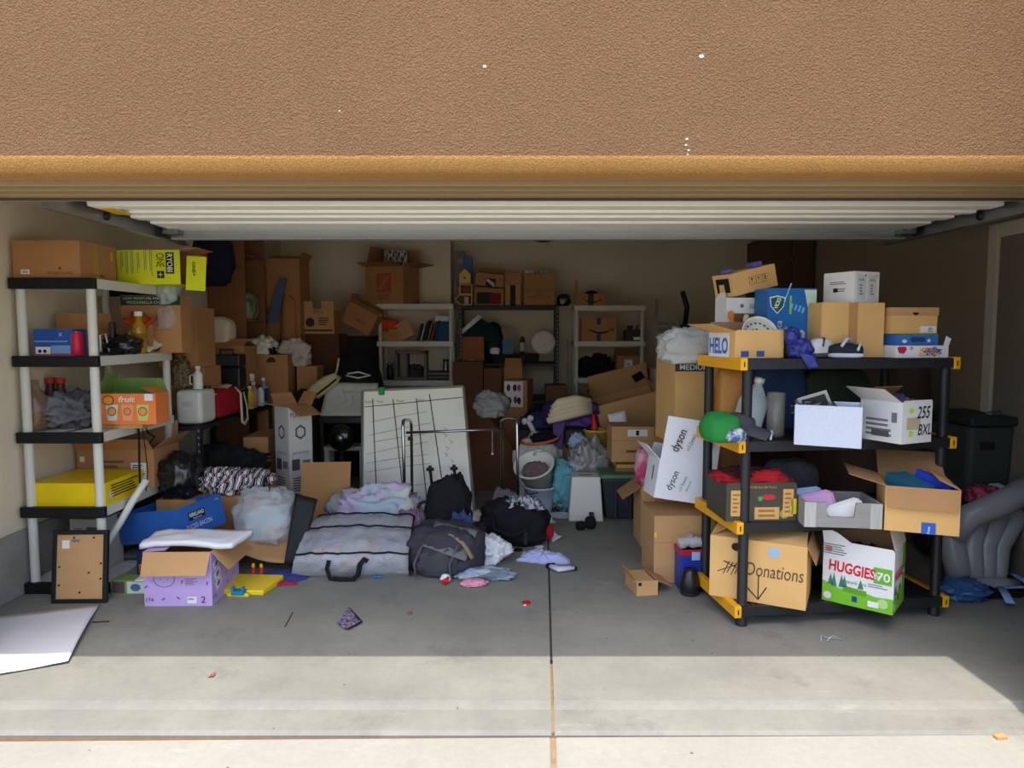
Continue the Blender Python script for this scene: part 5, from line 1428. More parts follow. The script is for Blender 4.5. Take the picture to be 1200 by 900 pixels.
for i in range(7):
    a = W(.8 + .03 * sin(i * 2), .35 + .05 * i, .0045)
    MB().tube([a, a + Vector((.02, 0, .015)), a + Vector((-.01, 0, .035))], .0025, 4).build('smudge', mat('smudge', (176, 170, 156), .7), o)
g = W(.19, .99, .012)
MB().cbox(g, (.05, .03, .07)).build('green_clip', c_(40, 150, 60, .5), o, bev=.01)

o = thing('garment_rack', 'low chrome garment rack standing in front of the whiteboard', 'garment rack', (at(540, 600, 5.4).x, 5.4, 0))
def rackpt(px, py, Y): return at(px, py, Y) - o.location
def U(pa, Ya, pb, Yb, ytop):
    a, b_ = at(pa, ytop, Ya), at(pb, ytop, Yb)
    pts = [Vector((a.x + .012, a.y, 0)), Vector((a.x, a.y, a.z - .05)), a + Vector((.0, .02, -.012)), (a * .7 + b_ * .3) + Vector((0, 0, .0)), (a * .3 + b_ * .7), b_ + Vector((0, -.02, -.012)), Vector((b_.x, b_.y, b_.z - .05)), Vector((b_.x, b_.y, 0))]
    return [p_ - o.location for p_ in pts]
MB().tube(U(472, 5.25, 482, 5.6, 492), .0125, 10).build('end_frame', CHROME, o, smooth=True)
MB().tube(U(606, 5.25, 588, 5.6, 490), .0125, 10).build('end_frame', CHROME, o, smooth=True)
MB().tube([rackpt(476, 507, 5.42), rackpt(592, 503, 5.42)], .011, 10).build('top_bar', CHROME, o, smooth=True)
MB().lathe([(.016, -.02), (.016, .02)], 8, 0, Matrix.Translation(rackpt(481, 514, 5.6)) @ Matrix.Rotation(R(90), 4, 'Y')).build('clamp_knob', BLACKP, o)
MB().tube([rackpt(577, 505, 5.42), rackpt(577, 531, 5.42)], .0018, 5).build('dangling_string', CREAM, o)
MB().lathe([(.006, 0), (.011, .008), (.006, .016)], 8, 0, Matrix.Translation(rackpt(577, 533, 5.42))).build('string_bead', WPLAST, o)
heap('grey_shirt', 'rumpled grey shirt hung over the right end of the chrome garment rack', at(577, 492, 5.6).x, 5.62, at(577, 490, 5.6).z + .01, .13, .12, .2, mat('grey_jersey', (120, 122, 120), .95, .15, 10, .2, 80), 23, fold=.45, freq=3)
for i, (pa, pb) in enumerate((((511, 592), (504, 550)), ((543, 594), (532, 549)))):
    b0, b1_ = at(pa[0], pa[1], 5.5), at(pb[0], pb[1], 5.66)
    b0.z = 0
    oo = thing('walking_pole', ('short black pole with a cross head leaning on the whiteboard, left one', 'long black pole with a cross head leaning on the whiteboard, right one')[i], 'pole', b0, (0, 0, 0), 'black poles leaning on the whiteboard')
    MB().tube([(0, 0, 0), b1_ - b0], .012, 8).build('shaft', BLACKP, oo, smooth=True)
    h0 = b1_ - b0
    MB().tube([h0 + Vector((-.03, 0, 0)), h0 + Vector((.03, 0, 0))], .014, 8).build('cross_head', BLACKP, oo, smooth=True)
    MB().tube([h0 + Vector((0, 0, -.02)), h0 + Vector((0, 0, .03))], .014, 8).build('head_knob', BLACKP, oo, smooth=True)

# silvery zip bag
x0, x1 = at(340, 660, 4.22).x, at(478, 660, 4.22).x
zl = (x1 - x0)
o = thing('zip_storage_bag', 'large clear silvery zip bag with black piping and handle, stuffed with clothes', 'bag', ((x0 + x1) / 2, 4.24, 0), (0, 0, R(2)))
SILV = mat('silvery_film', (186, 188, 192), .18, .16, 14, .9, 26, alpha=.58, spec=.8)
prof_ = [(.03, .0), (-.015, .06), (.0, .155), (.11, .235), (.2, .27), (.36, .31), (.45, .24), (.46, .0)]
b = MB()
NX = 30
rows = []
def zb(u, j, dx=0):
    y, z = prof_[j]
    e = 1 - .06 * (2 * abs(u - .5)) ** 3
    sl = .02 * (1 - z / .3) if True else 0
    xx = (u - .5) * zl * (1 - .25 * max(0, y - .1) * (1 if u < .5 else .2)) + (.06 * (z / .3) if u < .3 else 0) * (1 - u / .3 if u < .3 else 0)
    nzv = noise.noise(Vector((u * 9, j * 1.4, 3))) * .014 + noise.noise(Vector((u * 22, j * 2.9, 7))) * .008
    return Vector((xx, y - nzv, z * e + (nzv if 0 < j < len(prof_) - 1 else 0)))
# finer profile by interpolation
import bisect
def zbf(u, t):
    j = min(int(t), len(prof_) - 2)
    f_ = t - j
    v = zb(u, j) * (1 - f_) + zb(u, j + 1) * f_
    bul = .012 * sin(pi * f_) + .01 * noise.noise(Vector((u * 12, t * 4, 1))) + .006 * noise.noise(Vector((u * 30, t * 8, 5)))
    return v + Vector((0, -bul * (.8 if j < 2 else .2), bul * (.2 if j < 2 else .9)))
NT_ = 35
for k in range(NT_ + 1):
    for i in range(NX + 1):
        b.v.append(zbf(i / NX, k * (len(prof_) - 1) / NT_))
for k in range(NT_):
    for i in range(NX):
        a = k * (NX + 1) + i
        b.f.append([a, a + 1, a + NX + 2, a + NX + 1]); b.m.append(0)
for e_ in (0, NX):
    ring = [k * (NX + 1) + e_ for k in range(NT_ + 1)]
    b.f.append(ring if e_ else ring[::-1]); b.m.append(0)
b.build('body', SILV, o, smooth=True)
for j in (2, 4, 5):
    MB().tube([zb(i / NX, j) + Vector((0, -.006, .008)) for i in range(NX + 1)], .006, 6).build('piping', BLACKC, o, smooth=True)
MB().tube([zb(1, j) + Vector((.004, -.003, .004)) for j in range(len(prof_) - 1)], .006, 6).build('piping', BLACKC, o, smooth=True)
MB().tube([(-.12, -.03, .125), (-.13, -.05, .08), (-.11, -.055, .02), (-.05, -.055, .012), (.03, -.055, .012), (.06, -.055, .04), (.07, -.045, .1), (.095, -.03, .13), (.115, -.03, .115)], .016, 8, flat=.55).build('handle', BLACKC, o, smooth=True)
MB().cbox((.17, -.01, .012), (.05, .02, .012)).build('zip_pull', c_(40, 110, 180, .4), o, bev=.003)
hp = heap('packed_clothes', '', 0, .23, .01, .26, .15, .185, None, 51, parent=o, fold=.2, mats=[c_(196, 120, 110, .9), c_(150, 176, 206, .9), c_(214, 150, 110, .9), c_(206, 206, 206, .9)], pick=lambda a, t: int(a * 9 + t * 3) % 4)

heap('pastel_clothes', 'pile of pale green, pink and lilac clothes behind the silvery bag', at(437, 600, 4.9).x, 4.98, 0, .33, .2, .42, None, 52, fold=.4, p=2.4, freq=3.2,
     mats=[c_(200, 204, 190, .95), c_(196, 180, 206, .95), c_(176, 190, 200, .95), c_(190, 70, 90, .95)], pick=lambda a, t: (3 if .12 < a < .16 and t > .3 else int(a * 7 + noise.noise(Vector((a * 5, t * 4, 0))) * 2) % 3))
heap('plaid_shirt', 'blue and white plaid shirt wedged beside the silvery bag', at(478, 622, 4.6).x, 4.72, 0, .1, .14, .3, striped('blue_plaid', [(70, 90, 140), (206, 206, 210), (90, 100, 130), (180, 60, 70)], 20), 53, fold=.5, p=2)

# black backpack standing
o = thing('black_backpack', 'black backpack standing behind the grey backpack', 'backpack', (at(512, 615, 4.75).x + .01, 4.82, 0), (R(-6), R(12), R(8)))
blob_mb(.3, .24, .5, 3, .18, 2.4, .75, crease=1).build('body', BLACKC, o, smooth=True)
blob_mb(.2, .1, .26, 6, .12, 2, .6, M=Matrix.Translation((-.02, -.12, .03))).build('front_pocket', BLACKC, o, smooth=True)
MB().tube([(.1, -.1, .38), (.16, -.12, .3), (.17, -.12, .18), (.13, -.1, .06)], .022, 8, flat=.4).build('strap', BLACKC, o, smooth=True)
MB().tube([(-.1, -.05, .36), (-.2, -.08, .3), (-.23, -.1, .2), (-.2, -.1, .05)], .02, 8, flat=.4).build('strap', BLACKC, o, smooth=True)
MB().tube([(.0, -.145, .28), (.02, -.17, .16), (.0, -.165, .07)], .004, 6).build('zip', c_(150, 160, 180, .4), o, smooth=True)
o = thing('grey_backpack', 'dark grey hiking backpack lying on the floor beside the silvery bag', 'backpack', (at(520, 668, 4.4).x + .01, 4.42, 0), (0, 0, R(-6)))
blob_mb(.47, .36, .28, 7, .16, 2.6, .65, crease=1).build('body', mat('slate_cloth', (62, 60, 68), .9, .2, 14, .3, 90), o, smooth=True)
blob_mb(.26, .16, .17, 9, .18, 2.6, .6, crease=1, M=Matrix.Translation((-.02, -.13, .01))).build('pocket', GREYC, o, smooth=True)
for px in (-.14, .08):
    MB().tube([(px, -.225, .02), (px - .01, -.225, .1), (px + .03, -.17, .2), (px + .08, -.02, .285)], .016, 8, flat=.4).build('compression_strap', c_(96, 94, 98, .9), o, smooth=True)
MB().tube([(.0, -.1, .275), (.08, -.13, .26), (.15, -.17, .22), (.21, -.2, .14)], .02, 8, flat=.4).build('tan_strap', c_(150, 128, 96, .9), o, smooth=True)
sheet('mesh_flap', [(-.1, -.2, .21), (.17, -.22, .13), (.22, -.06, .27), (-.06, .0, .31)], c_(110, 110, 112, .95), 10, 8, .012, 3, 3, .006, parent=o)
heap('blue_rag', 'blue patterned scarf on top of the grey backpack', at(541, 622, 4.66).x, 4.68, .1, .08, .06, .2, striped('blue_print', [(40, 60, 120), (100, 130, 180), (30, 36, 70)], 26), 54, p=3)
heap('white_bedsheet', 'white bed sheet heaped in front of the whiteboard', at(550, 600, 5.1).x, 5.12, 0, .2, .14, .17, mat('white_cotton', (226, 220, 206)), 55, cat='sheet', fold=.5)
heap('white_shirt', 'white shirt lying between the grey backpack and black duffel', at(567, 655, 4.6).x, 4.55, 0, .16, .13, .17, mat('white_jersey', (226, 228, 232), .95, .05, 12), 56, fold=.4, p=1.3)
heap('maroon_shirt', 'dark maroon shirt folded behind the white shirt', at(557, 628, 4.75).x, 4.75, 0, .1, .1, .2, c_(44, 30, 40, .95), 58, fold=.5)
sheet('pink_sleeve', [at(543, 625, 4.5), at(549, 622, 4.5), at(566, 655, 4.45), at(556, 658, 4.45)], c_(220, 160, 150, .9), 6, 8, .01, 3, 3, .012, label='salmon pink sleeve draped on the white shirt', cat='clothing')
heap('mixed_childrens_clothes', 'small heap of pale blue and grey kids clothes at the front of the pile', at(566, 680, 4.25).x + .02, 4.24, 0, .17, .075, .06, None, 57, fold=.4, freq=3.4,
     mats=[c_(150, 172, 196, .95), c_(178, 184, 196, .95), c_(120, 136, 140, .95)], pick=lambda a, t: int(a * 6 + t * 2) % 3)
heap('pink_baby_shirt', 'small pink garment at the front of the clothes pile', at(556, 682, 4.2).x, 4.12, 0, .075, .045, .035, c_(224, 150, 170, .95), 59, fold=.3)
# black duffel with silver lining, grey cover
o = thing('black_duffel', 'open black duffel bag with silver and white clothes inside, mid floor', 'bag', (at(602, 630, 5.0).x, 5.02, 0), (0, 0, R(-10)))
blob_mb(.46, .34, .29, 12, .2, 2.4, .65, crease=1).build('body', BLACKC, o, smooth=True)
heap('silver_clothes', '', .06, -.02, .25, .15, .1, .07, None, 61, parent=o, fold=.6, freq=4, mats=[c_(190, 192, 196, .6), c_(96, 100, 110, .6)], pick=lambda a, t: int(a * 22) % 2)
MB().tube([(-.12, -.17, .22), (-.1, -.21, .14), (.02, -.22, .1), (.12, -.2, .14), (.14, -.16, .2)], .013, 8, flat=.5).build('handle', BLACKC, o, smooth=True)
MB().box(.1, .13, -.185, -.17, .03, .12).build('buckle', BLACKP, o, bev=.004)
cv = [at(562, 628, 5.2), at(612, 610, 5.3), at(606, 576, 5.5), at(582, 570, 5.5)]
o = sheet('grey_cover', cv, mat('taupe_cloth', (128, 120, 122), .9, .1, 8), 14, 12, .04, 2.5, 4, .008, label='grey fabric cover with white piping draped behind the black duffel', cat='fabric cover')
MB().tube([at(575, 592, 5.33), at(588, 583, 5.36), at(606, 582, 5.4), at(614, 588, 5.4)], .007, 6).build('piping', WHITE, o, smooth=True)
# red cap, discs, small scatter
c = flo(637, 634)
o = thing('baseball_hat', 'red cap with a white brim beside the black duffel', 'cap', (c.x, c.y + .05, 0), (0, 0, R(25)))
blob_mb(.15, .17, .13, 4, .05, 2, .9).build('crown', c_(176, 30, 44, .85), o, smooth=True)
sheet('brim', [(.02, -.11, .01), (.11, -.08, .03), (.1, .06, .06), (.06, .02, .05)], WHITE, 8, 6, fn=lambda u, v: -.02 * sin(pi * v), th=.006, parent=o)
heap('white_sock', 'white rolled sock behind the red cap', flo(640, 615).x, flo(640, 615).y + .05, 0, .05, .04, .05, WHITE, 62)
for (px, py, r_, cc, nm, lb, ct) in ((607, 645, .034, (26, 26, 28), 'black_disc', 'flat black disc lid on the floor', 'lid'), (632, 641, .03, (220, 220, 216), 'white_disc', 'flat white disc lid beside the red cap', 'lid'), (617, 707, .024, (186, 30, 34), 'red_disc', 'small red disc lying alone on the slab', 'disc'), (648, 612, .02, (216, 210, 206), 'white_disc', 'tiny white disc behind the red cap', 'lid')):
    c = flo(px, py)
    o = thing(nm, lb, ct, (c.x, c.y, 0))
    MB().lathe([(r_, 0), (r_, .008), (r_ * .8, .01)], 18).build('disc', c_(*cc, rough=.5), o)
    if nm == 'red_disc':
        MB().box(-.016, -.002, -.034, -.024, 0, .004).build('torn_tab', WHITE, o)
c = flo(522, 683)
o = thing('toy_ball', 'small red and white ball on the floor before the grey backpack', 'ball', (c.x, c.y, 0))
MB().lathe([(.004, .0), (.02, .004), (.03, .018), (.03, .03), (.02, .05), (.004, .056)], 18, sx=1.1).build('ball', WHITE, o, smooth=True)
MB().lathe([(.005, 0), (.02, .004), (.018, .012)], 14, 0, Matrix.Translation((.006, -.031, .022)) @ Matrix.Rotation(R(-90), 4, 'X') @ Matrix.Scale(-1, 4, (0, 0, 1))).build('red_patch', c_(186, 30, 34, .5), o, smooth=True)
for i, (u, v) in enumerate(((.018, .04), (-.018, .02))):
    MB().cbox((u, -.026, v), (.018, .012, .016)).build('red_patch', c_(186, 30, 34, .5), o, bev=.004)
mq = [flo(395, 733), flo(407, 740), flo(424, 731), flo(409, 715)]
o = sheet('face_mask', [v + Vector((0, 0, .014)) for v in mq], mat('mask_print', (44, 48, 80), .9, .1, 70, rgb2=(150, 132, 150)), 10, 10, .008, 3, 6, .004, label='small dark patterned cloth lying alone on the slab', cat='cloth')
MB().tube([mq[1] + Vector((0, 0, .013)), mq[2] + Vector((0, 0, .013)), mq[3] + Vector((0, 0, .013))], .004, 6).build('dark_hem', INK, o, smooth=True)
heap('pale_blue_top', 'pale lavender blue top lying flat on the slab joint', flo(634, 655).x, flo(634, 657).y, 0, .16, .075, .055, mat('lavender', (176, 182, 222), .95, .08, 12), 63, rot=-14, fold=.5)
sk = [flo(646, 667), flo(655, 671), flo(672, 669)]
o = thing('sock', 'white sock with black heel and toe on the slab joint', 'sock', sk[1])
MB().tube([v - sk[1] + Vector((0, 0, .022)) for v in sk], [.026, .03, .022], 10, flat=.6).build('foot', c_(206, 204, 220, .95), o, smooth=True)
MB().tube([sk[0] - sk[1] + Vector((-.03, .01, .02)), sk[0] - sk[1] + Vector((.02, -.003, .024))], [.024, .03], 10, flat=.6).build('heel', INK, o, smooth=True)
MB().tube([sk[2] - sk[1] + Vector((-.012, 0, .022)), sk[2] - sk[1] + Vector((.022, .0, .018))], [.026, .016], 10, flat=.6).build('toe', INK, o, smooth=True)
c = flo(687, 620)
o = thing('black_dumbbell', 'pair of joined black rounds like a dumbbell before the white bin', 'dumbbell', (c.x, c.y, 0), (0, 0, R(20)))
for s, r_ in ((-.055, .035), (.03, .05)):
    MB().lathe([(r_ * .8, -.03), (r_, -.02), (r_, .02), (r_ * .8, .03)], 18, 0, Matrix.Translation((s, -.01, r_)) @ Matrix.Rotation(R(90), 4, 'Y')).build('weight', mat('rubber', (22, 22, 24), .8), o, smooth=True)
MB().tube([(-.06, -.01, .04), (.04, -.01, .045)], .012, 8).build('grip', CHROME, o)
c = flo(694, 612)
o = thing('black_flashlight', 'black torch standing beside the white bin', 'torch', (c.x - .01, c.y - .02, 0))
MB().lathe([(.026, 0), (.026, .05), (.02, .055), (.02, .085)], 14).build('barrel', BLACKP, o, smooth=True)
MB().lathe([(.021, .06), (.021, .07)], 14).build('ring', CHROME, o)

# white buckets, bin, tote, laundry behind
c = flo(633, 601)
o = thing('white_bucket', 'white plastic bucket on the floor under the tilted white tub', 'bucket', (c.x, c.y + .08, 0))
MB().lathe([(.1, 0), (.105, .01), (.135, .2), (.14, .2), (.14, .215), (.128, .215), (.1, .02), (.0, .02)], 26).build('bucket_wall', mat('blueish_white', (206, 212, 224), .45, .04, spec=.4), o, smooth=True)
MB().tube([(-.13, -.05, .2), (-.1, -.13, .17), (-.02, -.15, .19)], .004, 6).build('wire_handle', INK, o, smooth=True)
c2 = at(630, 552, 5.45)
o = thing('white_tub', 'white oval tub tipped towards the door on top of the bucket', 'tub', (c.x - .01, c.y + .12, .232), (R(36), R(-14), 0))
MB().lathe([(.09, 0), (.1, .01), (.145, .22), (.16, .23), (.158, .245), (.138, .235), (.095, .03), (.0, .03)], 28, sx=1.1).build('tub_wall', WPLAST, o, smooth=True)
heap('tub_clothes', '', 0, 0, .12, .1, .09, .08, c_(120, 100, 98, .95), 64, parent=o)
MB().tube([(.02, .12, .22), (.05, .12, .27), (.1, .1, .26)], .01, 8).build('handle_loop', WPLAST, o, smooth=True)
c = flo(687, 612)
o = thing('white_bin', 'tapered white plastic bin with a top slot and yellow sticker', 'bin', (c.x + .005, c.y + .13, 0), (0, 0, R(-3)))
hb_ = at(687, 560, c.y).z
MB().add([(-.14, -.12, 0), (.14, -.12, 0), (.14, .12, 0), (-.14, .12, 0), (-.115, -.1, hb_), (.115, -.1, hb_), (.115, .1, hb_), (-.115, .1, hb_)],
         [(0, 3, 2, 1), (4, 5, 6, 7), (0, 1, 5, 4), (1, 2, 6, 5), (2, 3, 7, 6), (3, 0, 4, 7)]).build('body', WPLAST, o, bev=.012)
MB().box(-.05, .05, -.03, -.01, hb_ - .002, hb_ + .002).build('slot', INK, o)
MB().box(.0, .036, -.115, -.104, hb_ - .1, hb_ - .05).build('yellow_sticker', c_(226, 210, 40), o, rot=(R(-3), 0, 0)); MB().box(.005, .032, -.117, -.105, hb_ - .125, hb_ - .108).build('grey_sticker', INKG, o, rot=(R(-3), 0, 0))
heap('paisley_cloth', 'dark paisley cloth crumpled between bucket and white bin', flo(657, 600).x, flo(657, 600).y + .1, 0, .1, .1, .2, mat('paisley', (60, 50, 56), .95, .2, 30, rgb2=(170, 150, 150)), 65, fold=.4, p=2)
heap('loose_papers', 'flat papers on the floor before the white bin', flo(660, 606).x, flo(660, 606).y + .05, 0, .2, .08, .02, c_(176, 182, 190, .6), 66, cat='paper', fold=.5)
x, zz, w, h = F(710, 562, 765, 610, 5.55)
o = thing('storage_tote', 'dark grey storage tote with a green lid under the labelled box', 'tote', (x + .03, 5.8, 0))
TG = c_(52, 56, 62, .5)
zt_ = at(735, 562, 5.55).z
MB().add([(-.21, -.19, 0), (.21, -.19, 0), (.21, .19, 0), (-.21, .19, 0), (-.25, -.23, zt_), (.25, -.23, zt_), (.25, .23, zt_), (-.25, .23, zt_)],
         [(0, 3, 2, 1), (4, 5, 6, 7), (0, 1, 5, 4), (1, 2, 6, 5), (2, 3, 7, 6), (3, 0, 4, 7)]).build('body', TG, o, bev=.02)
MB().box(-.265, .265, -.245, .245, zt_, zt_ + .035).build('lid', c_(96, 128, 100, .5), o, bev=.012)
for i in range(3):
    MB().box(-.15 + i * .12, -.13 + i * .12, -.24, -.2, .02, zt_ - .02).build('rib', TG, o)
zt_ += .036
for i, cc in enumerate(((150, 110, 60), (206, 170, 90), (120, 84, 50))):
    obj1(MB().box(-.13, .13, -.1, .1, 0, .03), 'tan_folder', ['lowest', 'middle', 'topmost'][i] + ' flat tan case stacked on the green tote lid', 'case', c_(*cc), 'tan cases on the tote', loc=(x + .04, 5.78, zt_ + .031 * i), rot=(0, 0, R(3 * i - 3)), bev=.004)
zt_ += .094
hw_ = at(740, 500, 5.62).z - zt_
o = carton('shipping_box', 'brown box with a white label on top, above the storage tote', at(742, 520, 5.62).x, 0, zt_, at(767, 520, 5.62).x - at(717, 520, 5.62).x, .3, hw_, yf=5.62, m=CARD)
decal(o, 'f', .1, .82, .16, .055, WHITE, 'shipping_label'); decal(o, 'f', .1, .82, .025, .04, INK, 'barcode', e=.0014); decal(o, 'f', .0, .3, .11, .02, c_(100, 70, 46), 'fine_print'); decal(o, 'f', 0, .6, w, .003, c_(140, 100, 64), 'seam')
# large open box tipped back, white sheet, comforter
zs_ = at(745, 500, 6.3).z
carton('cardboard_box', 'brown box carrying the large tipped open box', at(745, 520, 6.3).x, 0, 0, .62, .45, .56, yf=6.3, m=CARD_D)
o = carton('large_open_box', 'large brown box tipped open with a black mark inside its flap', at(745, 490, 6.3).x, 6.56, .6, .58, .34, .34, ry=-14, rz=0, rx=6, m=CARD, flaps={'f': (4, .02), 'b': (62, .28), 'l': (112, .24), 'r': (70, .1)})
bf = MB().cbox((.19, .13, .51), (.1, .004, .09)); 
T = Matrix.Translation((.17, .17 - .16 * cos(R(62)), .34 + .16 * sin(R(62)))) @ Matrix.Rotation(R(62), 4, 'X') if False else None
bf = MB().add([(-.05, -.05, 0), (.05, -.05, 0), (.05, .05, 0), (-.05, .05, 0)], [(0, 1, 2, 3)], 0, Matrix.Translation((.19, .17 - .14 * cos(R(62)) - .006, .34 + .14 * sin(R(62)) + .0)) @ Matrix.Rotation(R(118), 4, 'X') @ Matrix.Rotation(R(20), 4, 'Z') @ Matrix.Translation((0, 0, .008)))
bf.build('black_mark', INK, o)
sheet('white_paper_sheet', [at(716, 502, 6.0), at(736, 499, 6.0), at(732, 481, 6.06), at(712, 486, 6.06)], WHITE, 4, 4, th=.003, label='white paper sheet sticking up from the labelled box', cat='paper')
carton('cardboard_box', 'brown box hidden under the purple blanket', at(680, 540, 6.3).x + .03, 0, 0, .4, .4, .64, yf=6.3, m=CARD_D)
PURP = mat('purple_satin', (84, 48, 118), .55, .2, 8, spec=.4)
CRM = mat('cream_quilt', (216, 204, 172), .95, .07, 12)
heap('purple_blanket', 'purple satin blanket heaped over the box in the back middle', at(674, 495, 6.3).x, 6.46, .642, .27, .2, .27, PURP, 71, cat='blanket', fold=.35, p=2.6)
o = thing('cream_comforter', 'rolled cream comforter lying on the purple blanket', 'comforter', (at(670, 480, 6.2).x, 6.22, at(672, 493, 6.2).z), (0, R(-6), R(8)))
for i in range(4):
    MB().tube([(-.22 + .02 * i, 0, .02 + i * .035), (-.1, -.02, .05 + i * .04), (.05, -.02, .07 + i * .038), (.19, 0, .06 + i * .03)], [.03, .045, .045, .03], 10).build('roll_fold', CRM, o, smooth=True)
sheet('purple_drape', [at(650, 526, 6.24), at(658, 527, 6.22), at(664, 490, 6.26), at(647, 487, 6.28)], PURP, 8, 10, .02, 3, 2, .012, label='purple blanket edge hanging down in front of the box', cat='blanket')
sack('dark_case', 'dark case with a white rim under the cream comforter', at(678, 497, 6.2).x, 6.2, .5, .26, .14, .17, mat('dark_navy_case', (30, 30, 40), .6), 5, cat='case', e=.4, amp=.03)
carton('cardboard_box', 'plain brown box under the yellow bucket', at(694, 560, 6.0).x, 0, 0, .42, .25, .48, yf=6.02, m=CARD_D)
yb = at(700, 524, 5.85)
o = thing('yellow_bucket', 'yellow bucket with red scoops in the back middle', 'bucket', (at(700, 524, 6.1).x, 6.13, .482))
MB().lathe([(.09, 0), (.115, .17), (.12, .17), (.12, .185), (.105, .185), (.085, .02), (0, .02)], 24).build('bucket_wall', mat('soft_yellow', (216, 184, 84), .5, .06), o, smooth=True)
MB().lathe([(.04, .08), (.012, .32)], 14, 0, Matrix.Rotation(R(-6), 4, 'Y')).build('red_cone', c_(206, 44, 36, .5), o, smooth=True)
MB().tube([(.06, 0, .12), (.1, -.02, .25)], .014, 8).build('scoop_handle', c_(196, 60, 44, .5), o, smooth=True)
heap('blue_sleeve', 'light blue striped sleeve in front of the purple blanket', at(677, 515, 6.05).x, 6.07, .482, .08, .05, .15, striped('sky_stripe', [(150, 176, 206), (196, 206, 216), (130, 160, 196)], 30), 72)
heap('clear_plastic_heap', 'crumpled smoky clear plastic covers heaped behind the white bin', at(692, 550, 5.92).x, 5.94, 0, .2, .1, .58, mat('smoky_film', (150, 148, 146), .2, .25, 14, .6, 20, alpha=.85, spec=.7), 73, cat='plastic', fold=.5, p=3.5, freq=3)
heap('teal_cloth', 'teal and aqua cloth spilling beside the clear plastic', at(662, 560, 5.85).x, 5.9, .0, .1, .1, .42, mat('teal_cloth', (110, 176, 186), .9, .12, 8), 74, fold=.5, p=3)
o = thing('laundry_hamper', 'white cloth laundry hamper with an orange rim, lying behind the tub', 'hamper', (at(633, 545, 6.25).x, 6.3, .0), (0, 0, 0))
clump_mb(.44, .34, .6, 31, .5).build('fabric_body', mat('off_white_cloth', (206, 202, 192), .95, .08, 10), o, smooth=True)
MB().tube([(.17 * cos(a), -.06 + .13 * sin(a), .56 + .03 * sin(a + 1)) for a in [2 * pi * i / 16 for i in range(16)]], .012, 8, closed=True).build('orange_rim', c_(206, 110, 70, .8), o, smooth=True)
heap('dark_laundry', '', .03, -.07, .53, .12, .1, .08, BLACKC, 75, parent=o)
bz = at(622, 503, 6.15)
carton('cardboard_box', 'dark box carrying the blue cloth and bone toy', at(628, 540, 6.55).x, 0, 0, .34, .3, .6, yf=6.55, m=c_(40, 36, 38))
heap('dark_blue_cloth', 'dark blue cloth under the white bone toy', at(634, 512, 6.55).x, 6.66, .602, .17, .12, .14, c_(44, 54, 96, .9), 76)
o = thing('bone_toy', 'white bone shaped dog toy poking out of the dark blue cloth', 'toy', (at(627, 505, 6.55).x, 6.54, at(627, 508, 6.55).z), (0, R(-28), 0))
MB().tube([(0, 0, 0), (0, 0, .14)], [.026, .022], 10).build('shaft', WPLAST, o, smooth=True)
for s in (-.03, .03):
    blob_mb(.062, .06, .06, 1, .02, 1, 1, n=14, k=8, M=Matrix.Translation((s, 0, .12))).build('knuckle', WPLAST, o, smooth=True)
# ------------------------------------------------------------ right: beside and on the black shelf
c1, c2_, c3, c4 = C_T   # bottom to top
o = carton('cardboard_box', 'tall brown box under the white vacuum carton beside the black shelf', 1.045, 0, 0, .37, .36, at(795, 603, 4.2).z, yf=4.17, rz=1, m=CARD)
decal(o, 'f', .1, .35, .09, .03, c_(110, 84, 66), 'fine_print', bars=2); decal(o, 'f', 0, .6, .37, .003, c_(150, 112, 74), 'seam'); decal(o, 'f', -.48, .72, .012, .03, c_(240, 210, 60), 'yellow_tab')
zd_ = DIM[o.name][2] + .025
DY = mat('dyson_white', (240, 240, 246), .5, .03)
o = carton('vacuum_carton', 'white vacuum carton with its lid up, tilted beside the black shelf', 1.035, 4.34, zd_ + .045, .36, .28, .235, ry=9, rx=-4, rz=2, m=DY, inner=DY, flaps={'f': (92, .27), 'l': (140, .12), 'b': (60, .1)})
DI = c_(30, 30, 36, .5)
text(o, 'f', -.22, .5, 'dyson', .055, DI, .12, rot=74, bold=.005)
text(o, 'f', -.05, .45, 'v15 Detect', .02, c_(110, 110, 130), .1, rot=74); text(o, 'f', .05, .42, 'absolute', .014, INKG, .07, rot=74)
Mf = Matrix(((1, 0, 0, -.08), (0, 0, -1, -.158), (0, 1, 0, .235 + .13), (0, 0, 0, 1)))
text(o, 'f', 0, 0, 'dyson', .07, DI, .14, M=Mf @ Matrix.Rotation(R(74), 4, 'Z'), bold=.005)
text(o, 'f', 0, 0, 'v15 Detect', .024, c_(110, 110, 130), .11, M=Matrix.Translation((.07, 0, .0)) @ Mf @ Matrix.Rotation(R(74), 4, 'Z'))
MB().lathe([(.02, 0), (.02, .002)], 14, 0, Matrix.Translation((.11, -.157, .36)) @ Matrix.Rotation(R(90), 4, 'X'), sx=.8, sy=1.2).build('purple_print', c_(150, 120, 190), o)
decal(o, 'l', .1, .6, .02, .09, INK, 'handle_slot')
